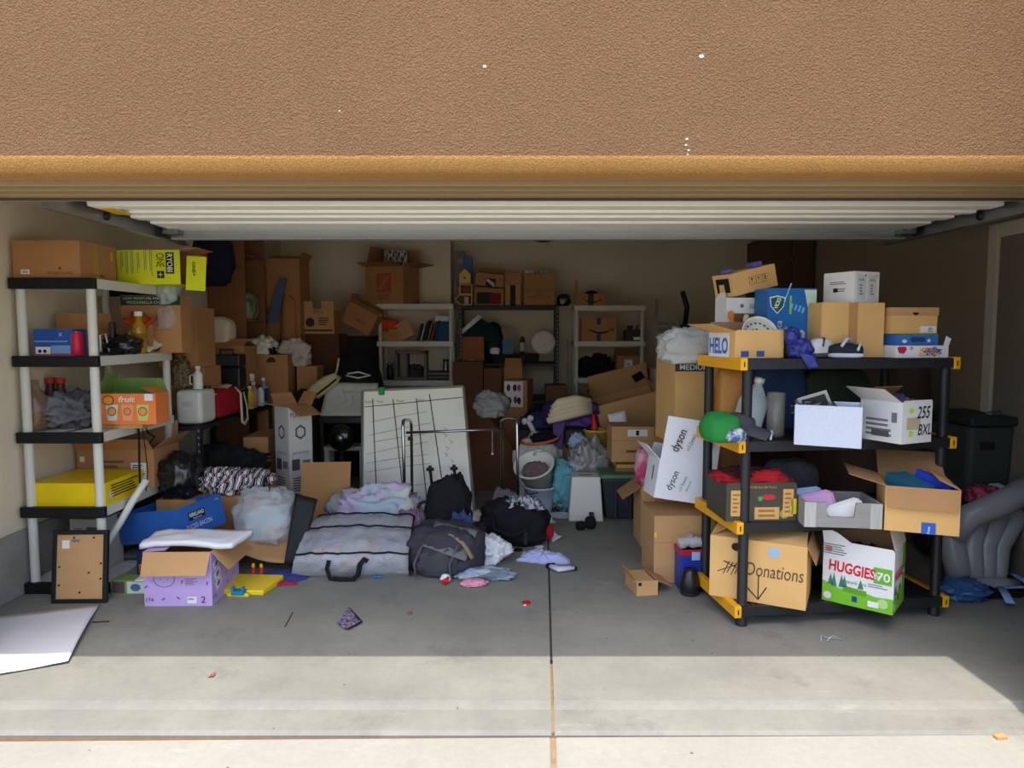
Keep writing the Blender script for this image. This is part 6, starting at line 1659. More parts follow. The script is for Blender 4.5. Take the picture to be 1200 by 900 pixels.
# moving box behind the shelf
zc = at(830, 520, 4.55).z
carton('cardboard_box', 'brown box hidden under the medium moving box', 1.26, 0, 0, .5, .4, zc - .002, yf=4.54, m=CARD_D)
o = carton('moving_box', 'medium moving box with orange print standing behind the black shelf', at(833, 470, 4.52).x, 0, zc, at(882, 470, 4.52).x - at(789, 470, 4.52).x, .42, at(830, 420, 4.52).z - zc, yf=4.52, rz=5, m=CARD_L, flaps={'f': (12, .1), 'b': (60, .1), 'l': (20, .12), 'r': (30, .1)})
decal(o, 'f', -.27, .9, .24, .055, c_(70, 66, 90), 'print_band'); text(o, 'f', -.26, .9, 'MEDIUM', .034, WHITE, .19, bold=.008, e=.0026)
decal(o, 'f', .22, .45, .24, .26, mat('logo_orange_bright', (206, 96, 46), .85, .1, 20), 'logo_panel')
for i in range(4):
    decal(o, 'f', .08 + i * .1, .45, .01, .27, CARD_L, 'logo_stripe', rot=-35, e=.0012)
heap('orange_scarf', 'orange and tan cords bulging out of the medium moving box', at(850, 440, 4.6).x, 4.72, zc + DIM[o.name][2] - .02, .17, .12, .09, mat('orange_cords', (196, 96, 50), .9, .2, 20, rgb2=(120, 60, 50)), 81, fold=.6, freq=4)
o = sack('bubble_wrap', 'crumpled clear bubble wrap hanging off the left end of the black shelf', at(812, 418, 4.35).x, 4.38, at(812, 432, 4.35).z, .34, .2, .2, mat('bubble_film', (206, 210, 210), .3, .15, 60, .8, 90, alpha=.6, spec=.6), 82, cat='bubble wrap', amp=.25, freq=3)
o.location = (1.05, 4.16, 1.34)
# cooler, bottles, cup, small carton
o = thing('blue_cooler', 'small blue drink cooler with red trim beside the black shelf', 'cooler', (at(812, 680, 4.06).x - .005, 4.09, 0), (0, 0, R(4)))
cw_, ch_ = .082, at(812, 640, 4.1).z
MB().box(-cw_, cw_, -.065, .065, 0, ch_).build('body', c_(34, 58, 160, .4), o, bev=.01)
MB().box(-cw_ - .004, cw_ + .004, -.069, .069, ch_ - .035, ch_).build('red_trim', c_(176, 30, 60, .4), o, bev=.005)
MB().box(.01, cw_ + .003, -.071, -.065, .06, .09).build('red_badge', c_(186, 36, 56, .4), o)
MB().box(-.02, .03, -.075, -.068, ch_ - .06, ch_ - .01).build('spout', c_(150, 190, 226, .3), o, bev=.004)
for i, (dx, dy, rt_) in enumerate(((-.035, -.02, 20), (.03, -.03, -15), (.0, .04, 70))):
    oo = thing('crushed_bottle', ('left crushed clear bottle on the blue cooler', 'right crushed clear bottle on the blue cooler', 'rear crushed clear bottle on the blue cooler')[i], 'bottle', (o.location.x + dx, o.location.y + dy, ch_ + .036), (0, R(80), R(rt_)), 'crushed bottles on the cooler')
    MB().lathe([(.03, -.05), (.034, -.03), (.028, 0), (.034, .03), (.02, .05), (.012, .06)], 12).build('body', CLEARP, oo, smooth=True)
    MB().lathe([(.014, .058), (.014, .072)], 10).build('cap', WPLAST, oo)
c = flo(811, 700)
o = thing('black_cup', 'tapered black cup standing before the blue cooler', 'cup', (c.x, c.y + .055, 0))
MB().lathe([(.052, 0), (.056, .008), (.058, .06), (.045, .12), (.036, .15), (.02, .155)], 22).build('body', mat('gloss_black_cup', (24, 24, 28), .3, .15, 10, spec=.6), o, smooth=True)
MB().lathe([(.057, .01), (.0575, .02)], 22).build('base_ring', DSTEEL, o)
o = carton_px('small_mailer', 'small brown mailer box lying open on the slab', (742, 698), (768, 698), 0, 681, .2, m=CARD, flaps={'r': (205, .1), 'l': (120, .05)})
o.rotation_euler.z = R(10)
decal(o, 'f', -.35, .8, .02, .02, INK, 'slot')
MB().box(-.08, .045, -.09, .1, DIM[o.name][2] - .004, DIM[o.name][2]).build('lid', CARD, o)
# pink bag and loose flap by the tote
sack('pink_bag', 'shiny pink gift bag tucked behind the white vacuum carton', at(758, 560, 5.0).x, 5.0, at(764, 566, 5.0).z, .17, .13, .26, mat('pink_gloss', (214, 70, 120), .3, .15, 10, rgb2=(226, 170, 186)), 6, amp=.15)
carton('cardboard_box', 'brown box with a raised flap under the pink gift bag', at(772, 590, 5.0).x, 0, 0, .3, .3, at(764, 566, 5.0).z - .002, yf=4.88, m=CARD, flaps={'l': (215, .16), 'f': (12, .1), 'b': (8, .1)})

# ---- bottom deck of the black shelf
o = carton_px('donations_box', 'brown box with Donations written on it, on the lowest black shelf', (831, 697), (944, 716), c1, 634, .36, m=CARD_L, flaps={'r': (245, .1), 'f': (12, .16), 'b': (8, .16), 'l': (30, .12)})
w, d, h = DIM[o.name]
text(o, 'f', .18, .54, 'Donations', .07, c_(96, 72, 56), .28, shear=.15)
MB().lathe([(.022, 0), (.022, .001)], 16, 0, frame_of(o, 'f', -.22, .86) , sx=1.1).build('hand_hole', INK, o)
MB().lathe([(.028, 0), (.028, .001)], 16, 0, frame_of(o, 'f', .17, .85)).build('round_sticker', c_(150, 186, 214), o)
T = frame_of(o, 'f', .0, 0, .002)
for pts in (((.01, .15), (.01, .02)), ((.01, .02), (-.055, .085)), ((.01, .02), (.05, .09))):
    MB().tube([T @ Vector((p_[0], p_[1], 0)) for p_ in pts], .0028, 5).build('drawn_arrow', c_(60, 44, 40), o)
for i in range(5):
    MB().tube([T @ Vector((-.17 + .02 * i, .13 + .01 * (i % 2), 0)), T @ Vector((-.14 + .02 * i, .2, 0))], .0022, 5).build('pen_scribble', c_(70, 54, 46), o)
MB().tube([T @ Vector((-.2, .14, 0)), T @ Vector((-.1, .19, 0)), T @ Vector((-.17, .2, 0)), T @ Vector((-.07, .16, 0))], .0022, 5).build('pen_scribble', c_(70, 54, 46), o)

pl, pn_, pr_ = flo(963, 702, c1), flo(1046, 721, c1), flo(1086, 703, c1)
ang = math.degrees(math.atan2((pn_ - pl).y, (pn_ - pl).x))
HW = (pn_ - pl).length
GRNH = mat('grass_green', (120, 190, 50), .5, .05)
o = carton_px('diaper_carton', 'white and green HUGGIES wipes carton on the lowest black shelf', (963, 702), (1046, 721), c1, 640, .27, m=WCARD, inner=CARD_IN, flaps={'r': (75, .12), 'l': (85, .02), 'b': (95, .06), 'f': (90, .01)})
w, d, h = DIM[o.name]
decal(o, 'f', 0, .14, w, h * .29, GRNH, 'green_print', poly=[(-.5, -.5), (.5, -.5), (.5, .36), (.25, .3), (0, .5), (-.25, .38), (-.5, .7)])
RED = c_(206, 30, 44, .5)
text(o, 'f', -.08, .6, 'HUGGIES', .058, RED, .22, bold=.03, rot=-3)
text(o, 'f', -.02, .39, 'natural care', .02, c_(90, 150, 60), .1); decal(o, 'f', -.03, .25, .11, .03, c_(96, 160, 40), 'print_band', rot=-4)
decal(o, 'f', .35, .58, w * .25, h * .26, c_(110, 180, 50), 'green_panel'); text(o, 'f', .36, .57, '70', .045, WHITE, .06, bold=.02, e=.0026); text(o, 'f', .27, .57, '8x', .03, WHITE, .03, e=.0026)
decal(o, 'f', .3, .4, .1, .022, INKG, 'fine_print', bars=2)
decal(o, 'f', -.32, .88, .12, .06, INKG, 'fine_print', bars=5); decal(o, 'f', -.42, .88, .035, .035, c_(206, 120, 120), 'round_symbol', poly=circle())
for u, hh in ((-.38, .06), (-.33, .075), (-.22, .07), (-.18, .06), (.05, .05)):
    decal(o, 'f', u, .38, .03, hh, c_(70, 130, 110), 'tree_print', e=.001, poly=[(-.5, -.5), (.5, -.5), (0, .5)])
decal(o, 'f', -.42, .1, .04, .04, c_(220, 220, 220), 'round_symbol', e=.0012, poly=circle()); decal(o, 'f', .23, .1, .05, .03, WHITE, 'barcode_panel', e=.0012); decal(o, 'f', -.03, .12, .025, .03, c_(40, 70, 120), 'lock_symbol', e=.0012); decal(o, 'f', .36, .14, .05, .05, c_(176, 214, 130), 'badge', e=.0012, poly=circle())
decal(o, 'r', 0, .16, d, h * .34, GRNH, 'green_print', poly=[(-.5, -.5), (.5, -.5), (.5, .3), (0, .5), (-.5, .2)])
text(o, 'r', -.06, .58, 'HUGGIES', .052, RED, .2, bold=.03)
decal(o, 'r', .36, .78, .06, .14, c_(110, 180, 50), 'green_panel'); decal(o, 'r', .36, .3, .05, .12, c_(110, 180, 50), 'green_panel', e=.0012)
for u in (-.4, -.34, -.25):
    decal(o, 'r', u, .37, .025, .06, c_(70, 130, 110), 'tree_print', e=.001, poly=[(-.5, -.5), (.5, -.5), (0, .5)])
decal(o, 'r', -.1, .2, .025, .03, c_(40, 70, 120), 'lock_symbol', e=.0012); decal(o, 'r', .05, .34, .06, .025, c_(96, 160, 40), 'print_band', e=.0012); decal(o, 'r', -.42, .1, .035, .04, c_(220, 220, 220), 'round_symbol', e=.0012, poly=circle())
sheet('torn_flap', [(-w / 2, -d / 2 - .001, h), (-.02, -d / 2 - .001, h), (-.1, -d / 2 - .012, h + .055), (-w / 2 - .006, -d / 2 - .016, h + .075)], WCARD, 4, 4, th=.003, smooth=False, parent=o)
heap('dark_blue_jeans', 'dark blue cloth inside the HUGGIES carton', o.location.x, o.location.y + .02, c1 + .02, .1, .06, h - .06, c_(34, 38, 64, .95), 83)
sack('brown_paper_bag', 'crumpled brown paper bag at the right end of the lowest black shelf', onC(1.05, .36)[0], onC(1.05, .36)[1], c1, .18, .2, .3, mat('kraft_paper', (150, 114, 84), .85, .15, 8), 7, amp=.2, freq=3)

# ---- second deck
o = carton_px('produce_carton', 'dark green printed carton with red cloth on top, on the black shelf', (848, 611), (932, 611), c2_, 568, .3, m=c_(70, 66, 54, .55), inner=c_(80, 60, 44), flaps={'f': (88, .01), 'b': (80, .02)})
w, d, h = DIM[o.name]
o.rotation_euler.z = R(C_RZ - 4)
for u, a, b_ in ((-.36, .055, h * .7), (.38, .055, h * .75), (.08, .13, h * .33)):
    decal(o, 'f', u, .5 if a < .1 else .22, a, b_, c_(206, 158, 96), 'tan_panel')
    decal(o, 'f', u, .5 if a < .1 else .22, a * .7, b_ * .8, c_(150, 108, 62), 'fine_print', e=.0014, bars=5 if a < .1 else 2)
decal(o, 'f', .1, .66, .075, .03, c_(190, 50, 60), 'pepper_print', e=.0012, poly=circle()); decal(o, 'f', -.02, .62, .025, .025, c_(70, 160, 80), 'stem_print', e=.0014, poly=circle()); decal(o, 'f', .46, .4, .03, .08, c_(206, 186, 40), 'yellow_print'); decal(o, 'f', .33, .2, .05, .05, c_(150, 150, 60), 'leafy_print', poly=circle())
text(o, 'f', .02, .93, 'STORE IN A DRY PLACE', .012, c_(196, 160, 90), .14)
heap('red_sweater', 'red and dark sweater bulging out of the dark green carton', o.location.x, o.location.y, c2_ + h - .03, .19, .11, .09, None, 84, fold=.4, mats=[c_(176, 32, 40, .95), c_(70, 24, 34, .95), c_(70, 100, 150, .95)], pick=lambda a, t: (2 if a < .08 or a > .95 else (1 if noise.noise(Vector((a * 4, t * 3, 2))) > .1 else 0)))
# grey crate with lids
GWD = mat('weathered_wood', (150, 148, 144), .8, .22, 7, .2, 40, stretch=(1, 6, 8))
pl, pr_ = flo(942, 617, c2_), flo(1033, 620, c2_)
e_ = pr_ - pl
a_ = math.atan2(e_.y, e_.x)
wc = e_.length
o = thing('wooden_crate', 'weathered grey wooden crate with notched front on the black shelf', 'crate', (pl + pr_) / 2 + Vector((-sin(a_), cos(a_), 0)) * .0, (0, 0, a_))
hc = at(990, 588, pl.y).z - c2_
MB().prism([(-wc / 2, 0), (wc / 2, 0), (wc / 2, hc), (wc * .17, hc), (wc * .15, hc * .42), (-wc * .2, hc * .42), (-wc * .22, hc), (-wc / 2, hc)], 0, .012).build('front_board', GWD, o)
for s in (-1, 1):
    MB().box(s * (wc / 2 - .028) - .028, s * (wc / 2 - .028) + .028, -.006, 0, 0, hc).build('corner_board', mat('pale_wood_grey', (180, 178, 172), .8, .2, 8, stretch=(8, 1, 1)), o)
    MB().box(s * (wc / 2 - .006) - .006, s * (wc / 2 - .006) + .006, .012, .26, 0, hc).build('side_board', GWD, o)
MB().box(-wc / 2, wc / 2, .26, .272, 0, hc).build('back_board', GWD, o); MB().box(-wc / 2 + .012, wc / 2 - .012, .012, .26, 0, .01).build('bottom_board', GWD, o)
ol = o.location
for i, (dx, cc, nm, lb, tl_) in enumerate(((-.06, (196, 150, 192), 'pink_tray', 'translucent pink container leaning in the grey crate', 14), (.06, (226, 226, 222), 'white_tray', 'white rounded lid leaning in the grey crate', 20), (-.1, (150, 170, 206), 'blue_tray', 'pale blue lid behind the pink one in the grey crate', 8))):
    oo = thing(nm, lb, 'lid', (ol.x + dx * cos(a_), ol.y + .06 + .05 * (i == 0) + .1 * (i == 2), c2_ + .03), (R(-25), R(-tl_), a_))
    hl = (.12, .085, .13)[i]
    MB().box(-.085, .085, -.006, .006, 0, hl).build('plate', c_(*cc, rough=.35), oo, bev=.005)
    MB().tube([(-.085, -.004, 0), (-.085, -.004, hl - .02), (-.065, -.004, hl), (.065, -.004, hl), (.085, -.004, hl - .02), (.085, -.004, 0)], .008, 8).build('rim', c_(*cc, rough=.35), oo, smooth=True)
sack('lime_grater', 'lime green net bag between the dark carton and grey crate', flo(937, 618, c2_).x + .0, flo(937, 618, c2_).y + .2, c2_, .03, .16, .12, c_(176, 186, 80, .6), 4)
sack('grey_pouch', 'grey padded pouch behind the pink lid on the black shelf', onC(.5, .43)[0], onC(.5, .43)[1], c2_, .3, .18, .24, GREYC, 8, amp=.1)
sack('black_mesh_cap', 'black round bag at the back of the second black shelf', onC(.6, .46)[0] + .06, onC(.6, .46)[1], c2_, .2, .13, .3, BLACKC, 9, e=.9) if False else None
# large open box at the right end
o = carton_px('large_open_box', 'large open brown box with a blue tape strip at the right of the black shelf', (1036, 621), (1124, 629), c2_, 572, .34, m=CARD_L, flaps={'f': (258, .105), 'l': (165, .17), 'r': (25, .1), 'b': (150, .2)})
w, d, h = DIM[o.name]
BT = c_(50, 92, 190, .5)
MB().box(.0, .06, -d / 2 - .006, -d / 2 - .003, 0.0, .055).build('blue_tape', BT, o)
text(o, 'f', 0, 0, 'Prime', .012, WHITE, .035, M=Matrix(((1, 0, 0, .03), (0, 0, -1, -d / 2 - .008), (0, 1, 0, .02), (0, 0, 0, 1))), rot=90)
sheet('teal_binder', [(-.13, -.1, h - .03), (.03, -.14, h - .03), (.0, .1, h + .09), (-.16, .14, h + .09)], c_(40, 100, 130, .5), 4, 4, th=.02, smooth=False, parent=None) if False else None
ob = carton('teal_binder', 'teal binder lying in the large open box', o.location.x - .035, o.location.y + .02, c2_ + h - .1, .12, .2, .11, rz=C_RZ + 10, rx=12, m=c_(44, 106, 132, .5), cat='binder')
ob = carton('blue_binder', 'bright blue binder standing in the large open box', o.location.x + .07, o.location.y + .0, c2_ + h - .1, .03, .2, .13, rz=C_RZ + 14, rx=12, m=c_(44, 70, 190, .5), cat='binder')

# ---- third deck
def deck(px, py, z): return flo(px, py, z)
p_ = deck(848, 521, c3)
o = thing('green_hat', 'green cap with white crest lying on the left end of the black shelf', 'cap', (p_.x + .01, p_.y + .1, c3), (0, 0, R(15)))
blob_mb(.19, .2, .15, 4, .08, 2, .8).build('crown', c_(40, 130, 60, .9), o, smooth=True)
blob_mb(.1, .06, .07, 8, .15, 3, .9, M=Matrix.Translation((.03, -.1, .01))).build('crest', mat('crest_print', (210, 216, 214), .8, .1, 30, rgb2=(60, 90, 130)), o, smooth=True)
p_ = deck(880, 519, c3)
o = thing('grey_hat', 'dark grey cap with a stiff brim beside the green cap', 'cap', (p_.x + .0, p_.y + .07, c3), (0, 0, R(5)))
blob_mb(.2, .15, .12, 6, .1, 2, .8, M=Matrix.Translation((-.05, .03, .02))).build('crown', GREYC, o, smooth=True)
sheet('brim', [(-.08, -.05, .06), (.08, -.06, .012), (.16, .03, .035), (0, .05, .1)], GREYC, 10, 8, fn=lambda u, v: .02 * sin(pi * v), th=.008, parent=o)
MB().tube([(.11, -.04, .01), (.13, -.01, .05), (.16, .02, .02)], .006, 6).build('white_edge', c_(190, 190, 196), o, smooth=True)
p_ = onC(.16, .3)
o = thing('milk_jug', 'translucent plastic gallon jug leaning on the black shelf', 'jug', (p_[0], p_[1], c3 + .03), (0, R(16), R(C_RZ)))
MB().lathe([(.07, 0), (.085, .01), (.085, .14), (.075, .17), (.03, .24), (.024, .25), (.024, .262)], 4, 0, Matrix.Rotation(R(45), 4, 'Z')).build('body', mat('jug_plastic', (196, 206, 206), .3, .05, alpha=.85, spec=.5), o, bev=.02)
MB().lathe([(.027, .255), (.027, .285)], 14).build('cap', WPLAST, o, smooth=True)
MB().tube([(.05, 0, .18), (.075, 0, .2), (.07, 0, .13)], .012, 8).build('handle', MILKY, o, smooth=True)
p_ = onC(.26, .16)
o = thing('glass_vase', 'clear cylindrical glass vase between jug and white fabric bin', 'vase', (p_[0], p_[1], c3))
GLS = mat('vase_glass', (170, 164, 150), .08, .12, 40, .5, 60, alpha=.38, spec=.9)
MB().lathe([(.04, 0), (.046, .01), (.046, .235), (.042, .235), (.042, .02), (0, .02)], 20).build('wall', GLS, o, smooth=True)
p_ = onC(.16, .42)
o = sack('amber_bag', 'amber brown leather pouch behind the jug on the black shelf', onC(.14, .46)[0], onC(.14, .46)[1], c3 + .0, .16, .14, .36, mat('amber_leather', (176, 120, 56), .5, .12, 8), 6, amp=.08, e=.5)
# fabric bin
pl, pr_ = deck(930, 521, c3), deck(1004, 526, c3)
e_ = pr_ - pl; a_ = math.atan2(e_.y, e_.x); wb = e_.length; db = .26
hb2 = at(968, 474, pl.y).z - c3
o = thing('fabric_bin', 'pale blue white fabric bin on the black shelf full of small things', 'bin', (pl + pr_) / 2, (0, 0, a_))
FB = mat('pale_heather', (206, 212, 228), .95, .1, 90, .5, 200)
for a in ((-wb / 2, wb / 2 + .02, 0, .012), (-wb / 2, wb / 2 + .02, db - .012, db), (-wb / 2, -wb / 2 + .012, .012, db - .012), (wb / 2 + .008, wb / 2 + .02, .012, db - .012)):
    MB().box(a[0], a[1], a[2], a[3], 0, hb2).build('side_wall', FB, o, bev=.004)
MB().box(-wb / 2, wb / 2, .01, db - .01, 0, hb2 * .6).build('base', FB, o)
oo = thing('photo_frame', 'small silver photo frame lying in the fabric bin', 'frame', ((pl + pr_) / 2 + Vector((.02, .12, hb2 * .8))), (R(35), R(-20), a_))
for a in ((-.07, .07, 0, .014), (-.07, .07, .1, .114), (-.07, -.056, .014, .1), (.056, .07, .014, .1)):
    MB().box(a[0], a[1], -.004, .004, a[2], a[3]).build('frame_bar', c_(176, 176, 172, .4), oo)
MB().box(-.056, .056, .0, .003, .014, .1).build('photo', c_(60, 60, 64), oo)
heap('dark_trinkets', 'dark clutter of small things filling the fabric bin', ((pl + pr_) / 2).x, ((pl + pr_) / 2).y + .13, c3 + hb2 * .6, .1, .065, hb2 * .5, None, 86, cat='clutter', fold=.6, freq=5, mats=[c_(40, 42, 60), c_(110, 106, 100), c_(30, 30, 34)], pick=lambda a, t: int(a * 30 + t * 12) % 3)
MB().box(-.06, .06, .02, .1, 0, .02).build('x', WHITE); bpy.data.objects.remove(bpy.data.objects['x'])
# white carton 255 BXL
pl, pc_, pr_ = deck(1014, 514, c3), deck(1056, 521, c3), deck(1098, 513, c3)
e_ = pr_ - pc_
a_ = math.degrees(math.atan2(e_.y, e_.x))
o = carton('marked_white_box', 'worn white box hand marked 255 BXL on the black shelf', 0, 0, c3, .22, .24, at(1056, 472, pc_.y).z - c3, m=WCARD, inner=CARD_IN, flaps={'l': (150, .14), 'b': (40, .1), 'f': (90, .008)})
w, d, h = DIM[o.name]
o.rotation_euler.z = R(24)
cv_ = Matrix.Rotation(R(24), 3, 'Z') @ Vector((w / 2, d / 2, 0))
o.location = pc_ + cv_ + Vector((0, .0, 0))
o.location.z = c3
PEN = c_(34, 32, 36, .6)
text(o, 'f', .2, .74, '255', .062, PEN, .1, shear=.25, bold=.01); text(o, 'f', .25, .32, 'BXL', .055, PEN, .1, shear=.25, bold=.01)
decal(o, 'f', -.2, .8, .034, .034, c_(196, 226, 60), 'lime_sticker', poly=circle()); decal(o, 'f', -.2, .24, .034, .034, c_(196, 226, 60), 'lime_sticker', poly=circle())
decal(o, 'f', -.12, .48, .1, .06, c_(196, 178, 150), 'tape_patch', e=.0004)
decal(o, 'l', -.02, .35, .16, .1, INKG, 'fine_print', bars=4); decal(o, 'l', .0, .2, .1, .03, c_(90, 90, 92), 'barcode', e=.0012); decal(o, 'l', .32, .62, .03, .05, INKG, 'symbol')
heap('craft_supplies', 'colourful craft things inside the white marked box', o.location.x, o.location.y, c3 + h - .05, .09, .09, .06, None, 87, cat='clutter', mats=[c_(90, 60, 130), c_(60, 80, 110), c_(130, 110, 100)], pick=lambda a, t: int(a * 14) % 3)
for (u, v, sw, sd_, hh, cc, lb) in ((.42, .46, .32, .14, .37, (40, 60, 96), 'dark blue bag at the back of the upper black shelf'), (.78, .47, .42, .13, .34, (44, 54, 40), 'dark green bag at the back of the upper black shelf'), (.2, .2, .0, .0, 0, None, None)):
    if cc:
        q = onC(u, v)
        sack('soft_bag', lb, q[0], q[1], c3, sw, sd_, hh, c_(*cc, rough=.9), int(u * 20), rz=C_RZ, e=.5, amp=.06, group='soft bags on the upper black shelf')

# ---- top deck
z = c4 + .001
o = carton('cable_box', 'open brown box with big blue letters at the left of the top black shelf', 0, 0, z, .28, .27, at(890, 388, 3.6).z - z, rz=13, m=CARD_L, flaps={'l': (165, .14), 'b': (95, .05), 'f': (88, .006)})
w, d, h = DIM[o.name]
o.location = Vector((1.14, 3.58, z)) + Matrix.Rotation(R(13), 3, 'Z') @ Vector((w / 2, d / 2, 0))
decal(o, 'l', -.1, .48, d * .78, h * .9, WCARD, 'print_panel'); text(o, 'l', -.1, .45, 'HELO', h * .62, c_(50, 110, 196, .5), d * .7, bold=.03, e=.0026)
BTP = c_(60, 84, 150, .5)
decal(o, 'f', -.3, .16, .045, .03, BTP, 'blue_tape'); decal(o, 'f', .02, .16, .045, .03, BTP, 'blue_tape')
oc = o
o = thing('colander', 'white plastic colander resting in the brown box on the top shelf', 'colander', (oc.location.x + .06, oc.location.y - .0, z + h - .03), (R(66), R(6), 0))
cm = MB().lathe([(.0, 0), (.06, .002), (.085, .03), (.092, .05), (.098, .05), (.09, .03), (.064, -.004), (0, -.006)], 26)
cm.build('bowl', WPLAST, o, smooth=True)
hb3 = MB()
for r_, n_ in ((.02, 6), (.04, 12), (.072, 18)):
    for i in range(n_):
        a = 2 * pi * i / n_
        zz_ = .0035 if r_ < .06 else .019
        hb3.add([(r_ * cos(a) + .0075 * cos(q * pi / 3), r_ * sin(a) + .0075 * sin(q * pi / 3), zz_) for q in range(6)], [tuple(range(6))])
hb3.build('drain_holes', c_(70, 66, 60), o)['kind'] = 'stuff'
o = carton('display_carton', 'white carton with sun emblem holding kitchen things on the top black shelf', 0, 0, z, .27, .14, at(868, 349, 3.98).z - z, m=WCARD, inner=CARD_D, flaps={'b': (90, .004), 'l': (92, .03)})
q = onC(.06, .36); q2 = onC(.13, .4)
o.location = (1.325, 4.04, z); o.rotation_euler.z = R(C_RZ + 2)
w, d, h = DIM[o.name]
decal(o, 'f', .05, .42, w * .84, h * .62, c_(120, 84, 56), 'open_window'); text(o, 'f', .22, .86, 'sunsmart', .03, c_(120, 110, 90), .11)
decal(o, 'f', -.15, .86, .03, .03, c_(130, 90, 50), 'sun_emblem', poly=[((.5 if i % 2 else .28) * cos(pi * i / 8), (.5 if i % 2 else .28) * sin(pi * i / 8)) for i in range(16)])
od = o
for i, (u, cc, nm, lb, hh, tl_) in enumerate(((-.09, (226, 130, 50), 'orange_brush', 'orange handled brush leaning in the white display carton', .16, -12), (-.05, (216, 196, 150), 'wooden_spoon', 'cream ladle leaning in the white display carton', .13, 10), (.0, (40, 40, 44), 'black_masher', 'black handled tool leaning in the white display carton', .11, 38), (.05, (150, 190, 90), 'green_packet', 'green and white packet leaning in the white display carton', .1, 12))):
    q = od.matrix_basis @ Vector((u, -d / 2 - .03, .14 if nm != 'green_packet' else .13))
    oo = thing(nm, lb, 'kitchen tool', (q.x, q.y, z + .1), (0, R(tl_), R(C_RZ)))
    if nm == 'green_packet':
        MB().box(-.03, .03, -.008, .008, 0, hh).build('packet', c_(*cc), oo, bev=.004); MB().box(-.03, .03, -.01, -.008, hh * .5, hh).build('print_panel', WCARD, oo)
    else:
        MB().tube([(0, 0, 0), (0, 0, hh * .7)], .01, 8).build('handle', c_(*cc), oo, smooth=True)
        blob_mb(.034, .026, .05, i, .05, 2, .9, n=14, k=8, M=Matrix.Translation((0, 0, hh * .66))).build('head', c_(*cc), oo, smooth=True)
hd = od.location
x0_, zt0 = hd.x, z + h
o = carton('handling_box', 'brown box with handling symbols tilted on top of the white display carton', hd.x + .02, hd.y + .0, zt0 + .038, .3, .17, .125, ry=-13, rz=C_RZ + 12, m=CARD_L)
w, d, h = DIM[o.name]
for i in range(3):
    decal(o, 'f', -.06 + i * .15, .5, .035, .045, INK, 'symbol_frame'); decal(o, 'f', -.06 + i * .15, .5, .031, .041, CARD_L, 'symbol_field', e=.0012)
    decal(o, 'f', -.06 + i * .15, .52, .018, .024, INK, 'symbol', e=.0018, poly=([(-.4, .5), (.4, .5), (.1, -.1), (.1, -.5), (-.1, -.5), (-.1, -.1)], [(-.5, .1), (0, .5), (.5, .1), (.05, .1), (.05, -.5), (-.05, -.5), (-.05, .1)], [(-.4, -.5), (-.2, -.5), (-.2, .5), (.2, .5), (.2, -.5), (.4, -.5), (.4, -.4), (-.4, -.4)])[i])
decal(o, 'l', 0, .5, .12, .08, INK, 'print_panel', poly=[(-.5, -.5), (-.3, -.5), (-.3, .1), (.1, .1), (.1, -.5), (.5, -.5), (.5, .5), (-.5, .5)])
BTP2 = c_(90, 96, 176, .5)
MB().box(.04, .1, -.05, .03, h, h + .03).build('blue_tape', BTP2, o, bev=.008); MB().box(-.13, -.08, -.02, .03, h, h + .025).build('blue_tape', BTP2, o, bev=.008)
# humidifier box
VB = mat('vicks_blue', (30, 106, 176), .4, .06, 4)
o = carton('humidifier_box', 'blue VICKS humidifier box standing on the top black shelf', 0, 0, z, .28, .15, at(930, 339, 3.9).z - z, m=VB)
q = onC(.385, .33); o.location = (q[0], q[1], z); o.rotation_euler.z = R(C_RZ)
w, d, h = DIM[o.name]
decal(o, 'f', .32, .68, w * .36, h * .6, c_(196, 220, 206), 'pale_swirl', poly=[(-.2, .5), (.5, .5), (.5, -.5), (.3, -.2), (.0, .1)])
decal(o, 'f', -.3, .76, .09, .1, WCARD, 'logo_rim', poly=[(-.5, .4), (0, .5), (.5, .4), (.42, -.1), (0, -.5), (-.42, -.1)])
decal(o, 'f', -.3, .76, .078, .086, c_(24, 90, 70, .4), 'logo_shield', e=.0012, poly=[(-.5, .4), (0, .5), (.5, .4), (.42, -.1), (0, -.5), (-.42, -.1)])
text(o, 'f', -.3, .78, 'VICKS', .024, WHITE, .062, rot=68, bold=.03, e=.0026)
text(o, 'f', -.27, .38, 'Fresca', .034, WHITE, .11, rot=88)
decal(o, 'f', -.03, .76, .012, .1, c_(150, 190, 90), 'print_band'); decal(o, 'f', .12, .72, .04, .09, c_(120, 180, 220), 'fine_print', bars=4, rot=70); decal(o, 'f', -.1, .92, .006, .12, c_(150, 200, 220), 'print_band', rot=-20)
q = onC(.37, .13)
o = thing('plug_adapter', 'grey plastic device with a loop handle before the humidifier box', 'device', (q[0] - .01, q[1] + .06, z), (0, 0, R(C_RZ)))
MB().box(-.04, .03, -.02, .03, 0, .12).build('case', c_(120, 130, 120, .5), o, bev=.01)
MB().tube([(-.075, 0, .02), (-.075, 0, .14), (-.05, 0, .16), (-.03, 0, .13), (-.035, 0, .02)], .009, 8).build('loop', c_(190, 190, 186, .5), o, smooth=True)
MB().tube([(.04, 0, .02), (.05, 0, .13), (.035, 0, .14)], .01, 8).build('loop', c_(190, 190, 186, .5), o, smooth=True)
MB().box(-.01, .02, -.024, -.02, .07, .1).build('red_switch', c_(190, 60, 50), o)
q = onC(.325, .05)
o = thing('blue_drawstring_bag', 'royal blue nylon bag slumped over the front edge of the top shelf', 'bag', (q[0], q[1], z))
blob_mb(.12, .09, .1, 5, .22, 2.4, .9, crease=.6).build('body', mat('royal_nylon', (34, 46, 128), .45, .15, 12, .4, 40, spec=.5), o, smooth=True)
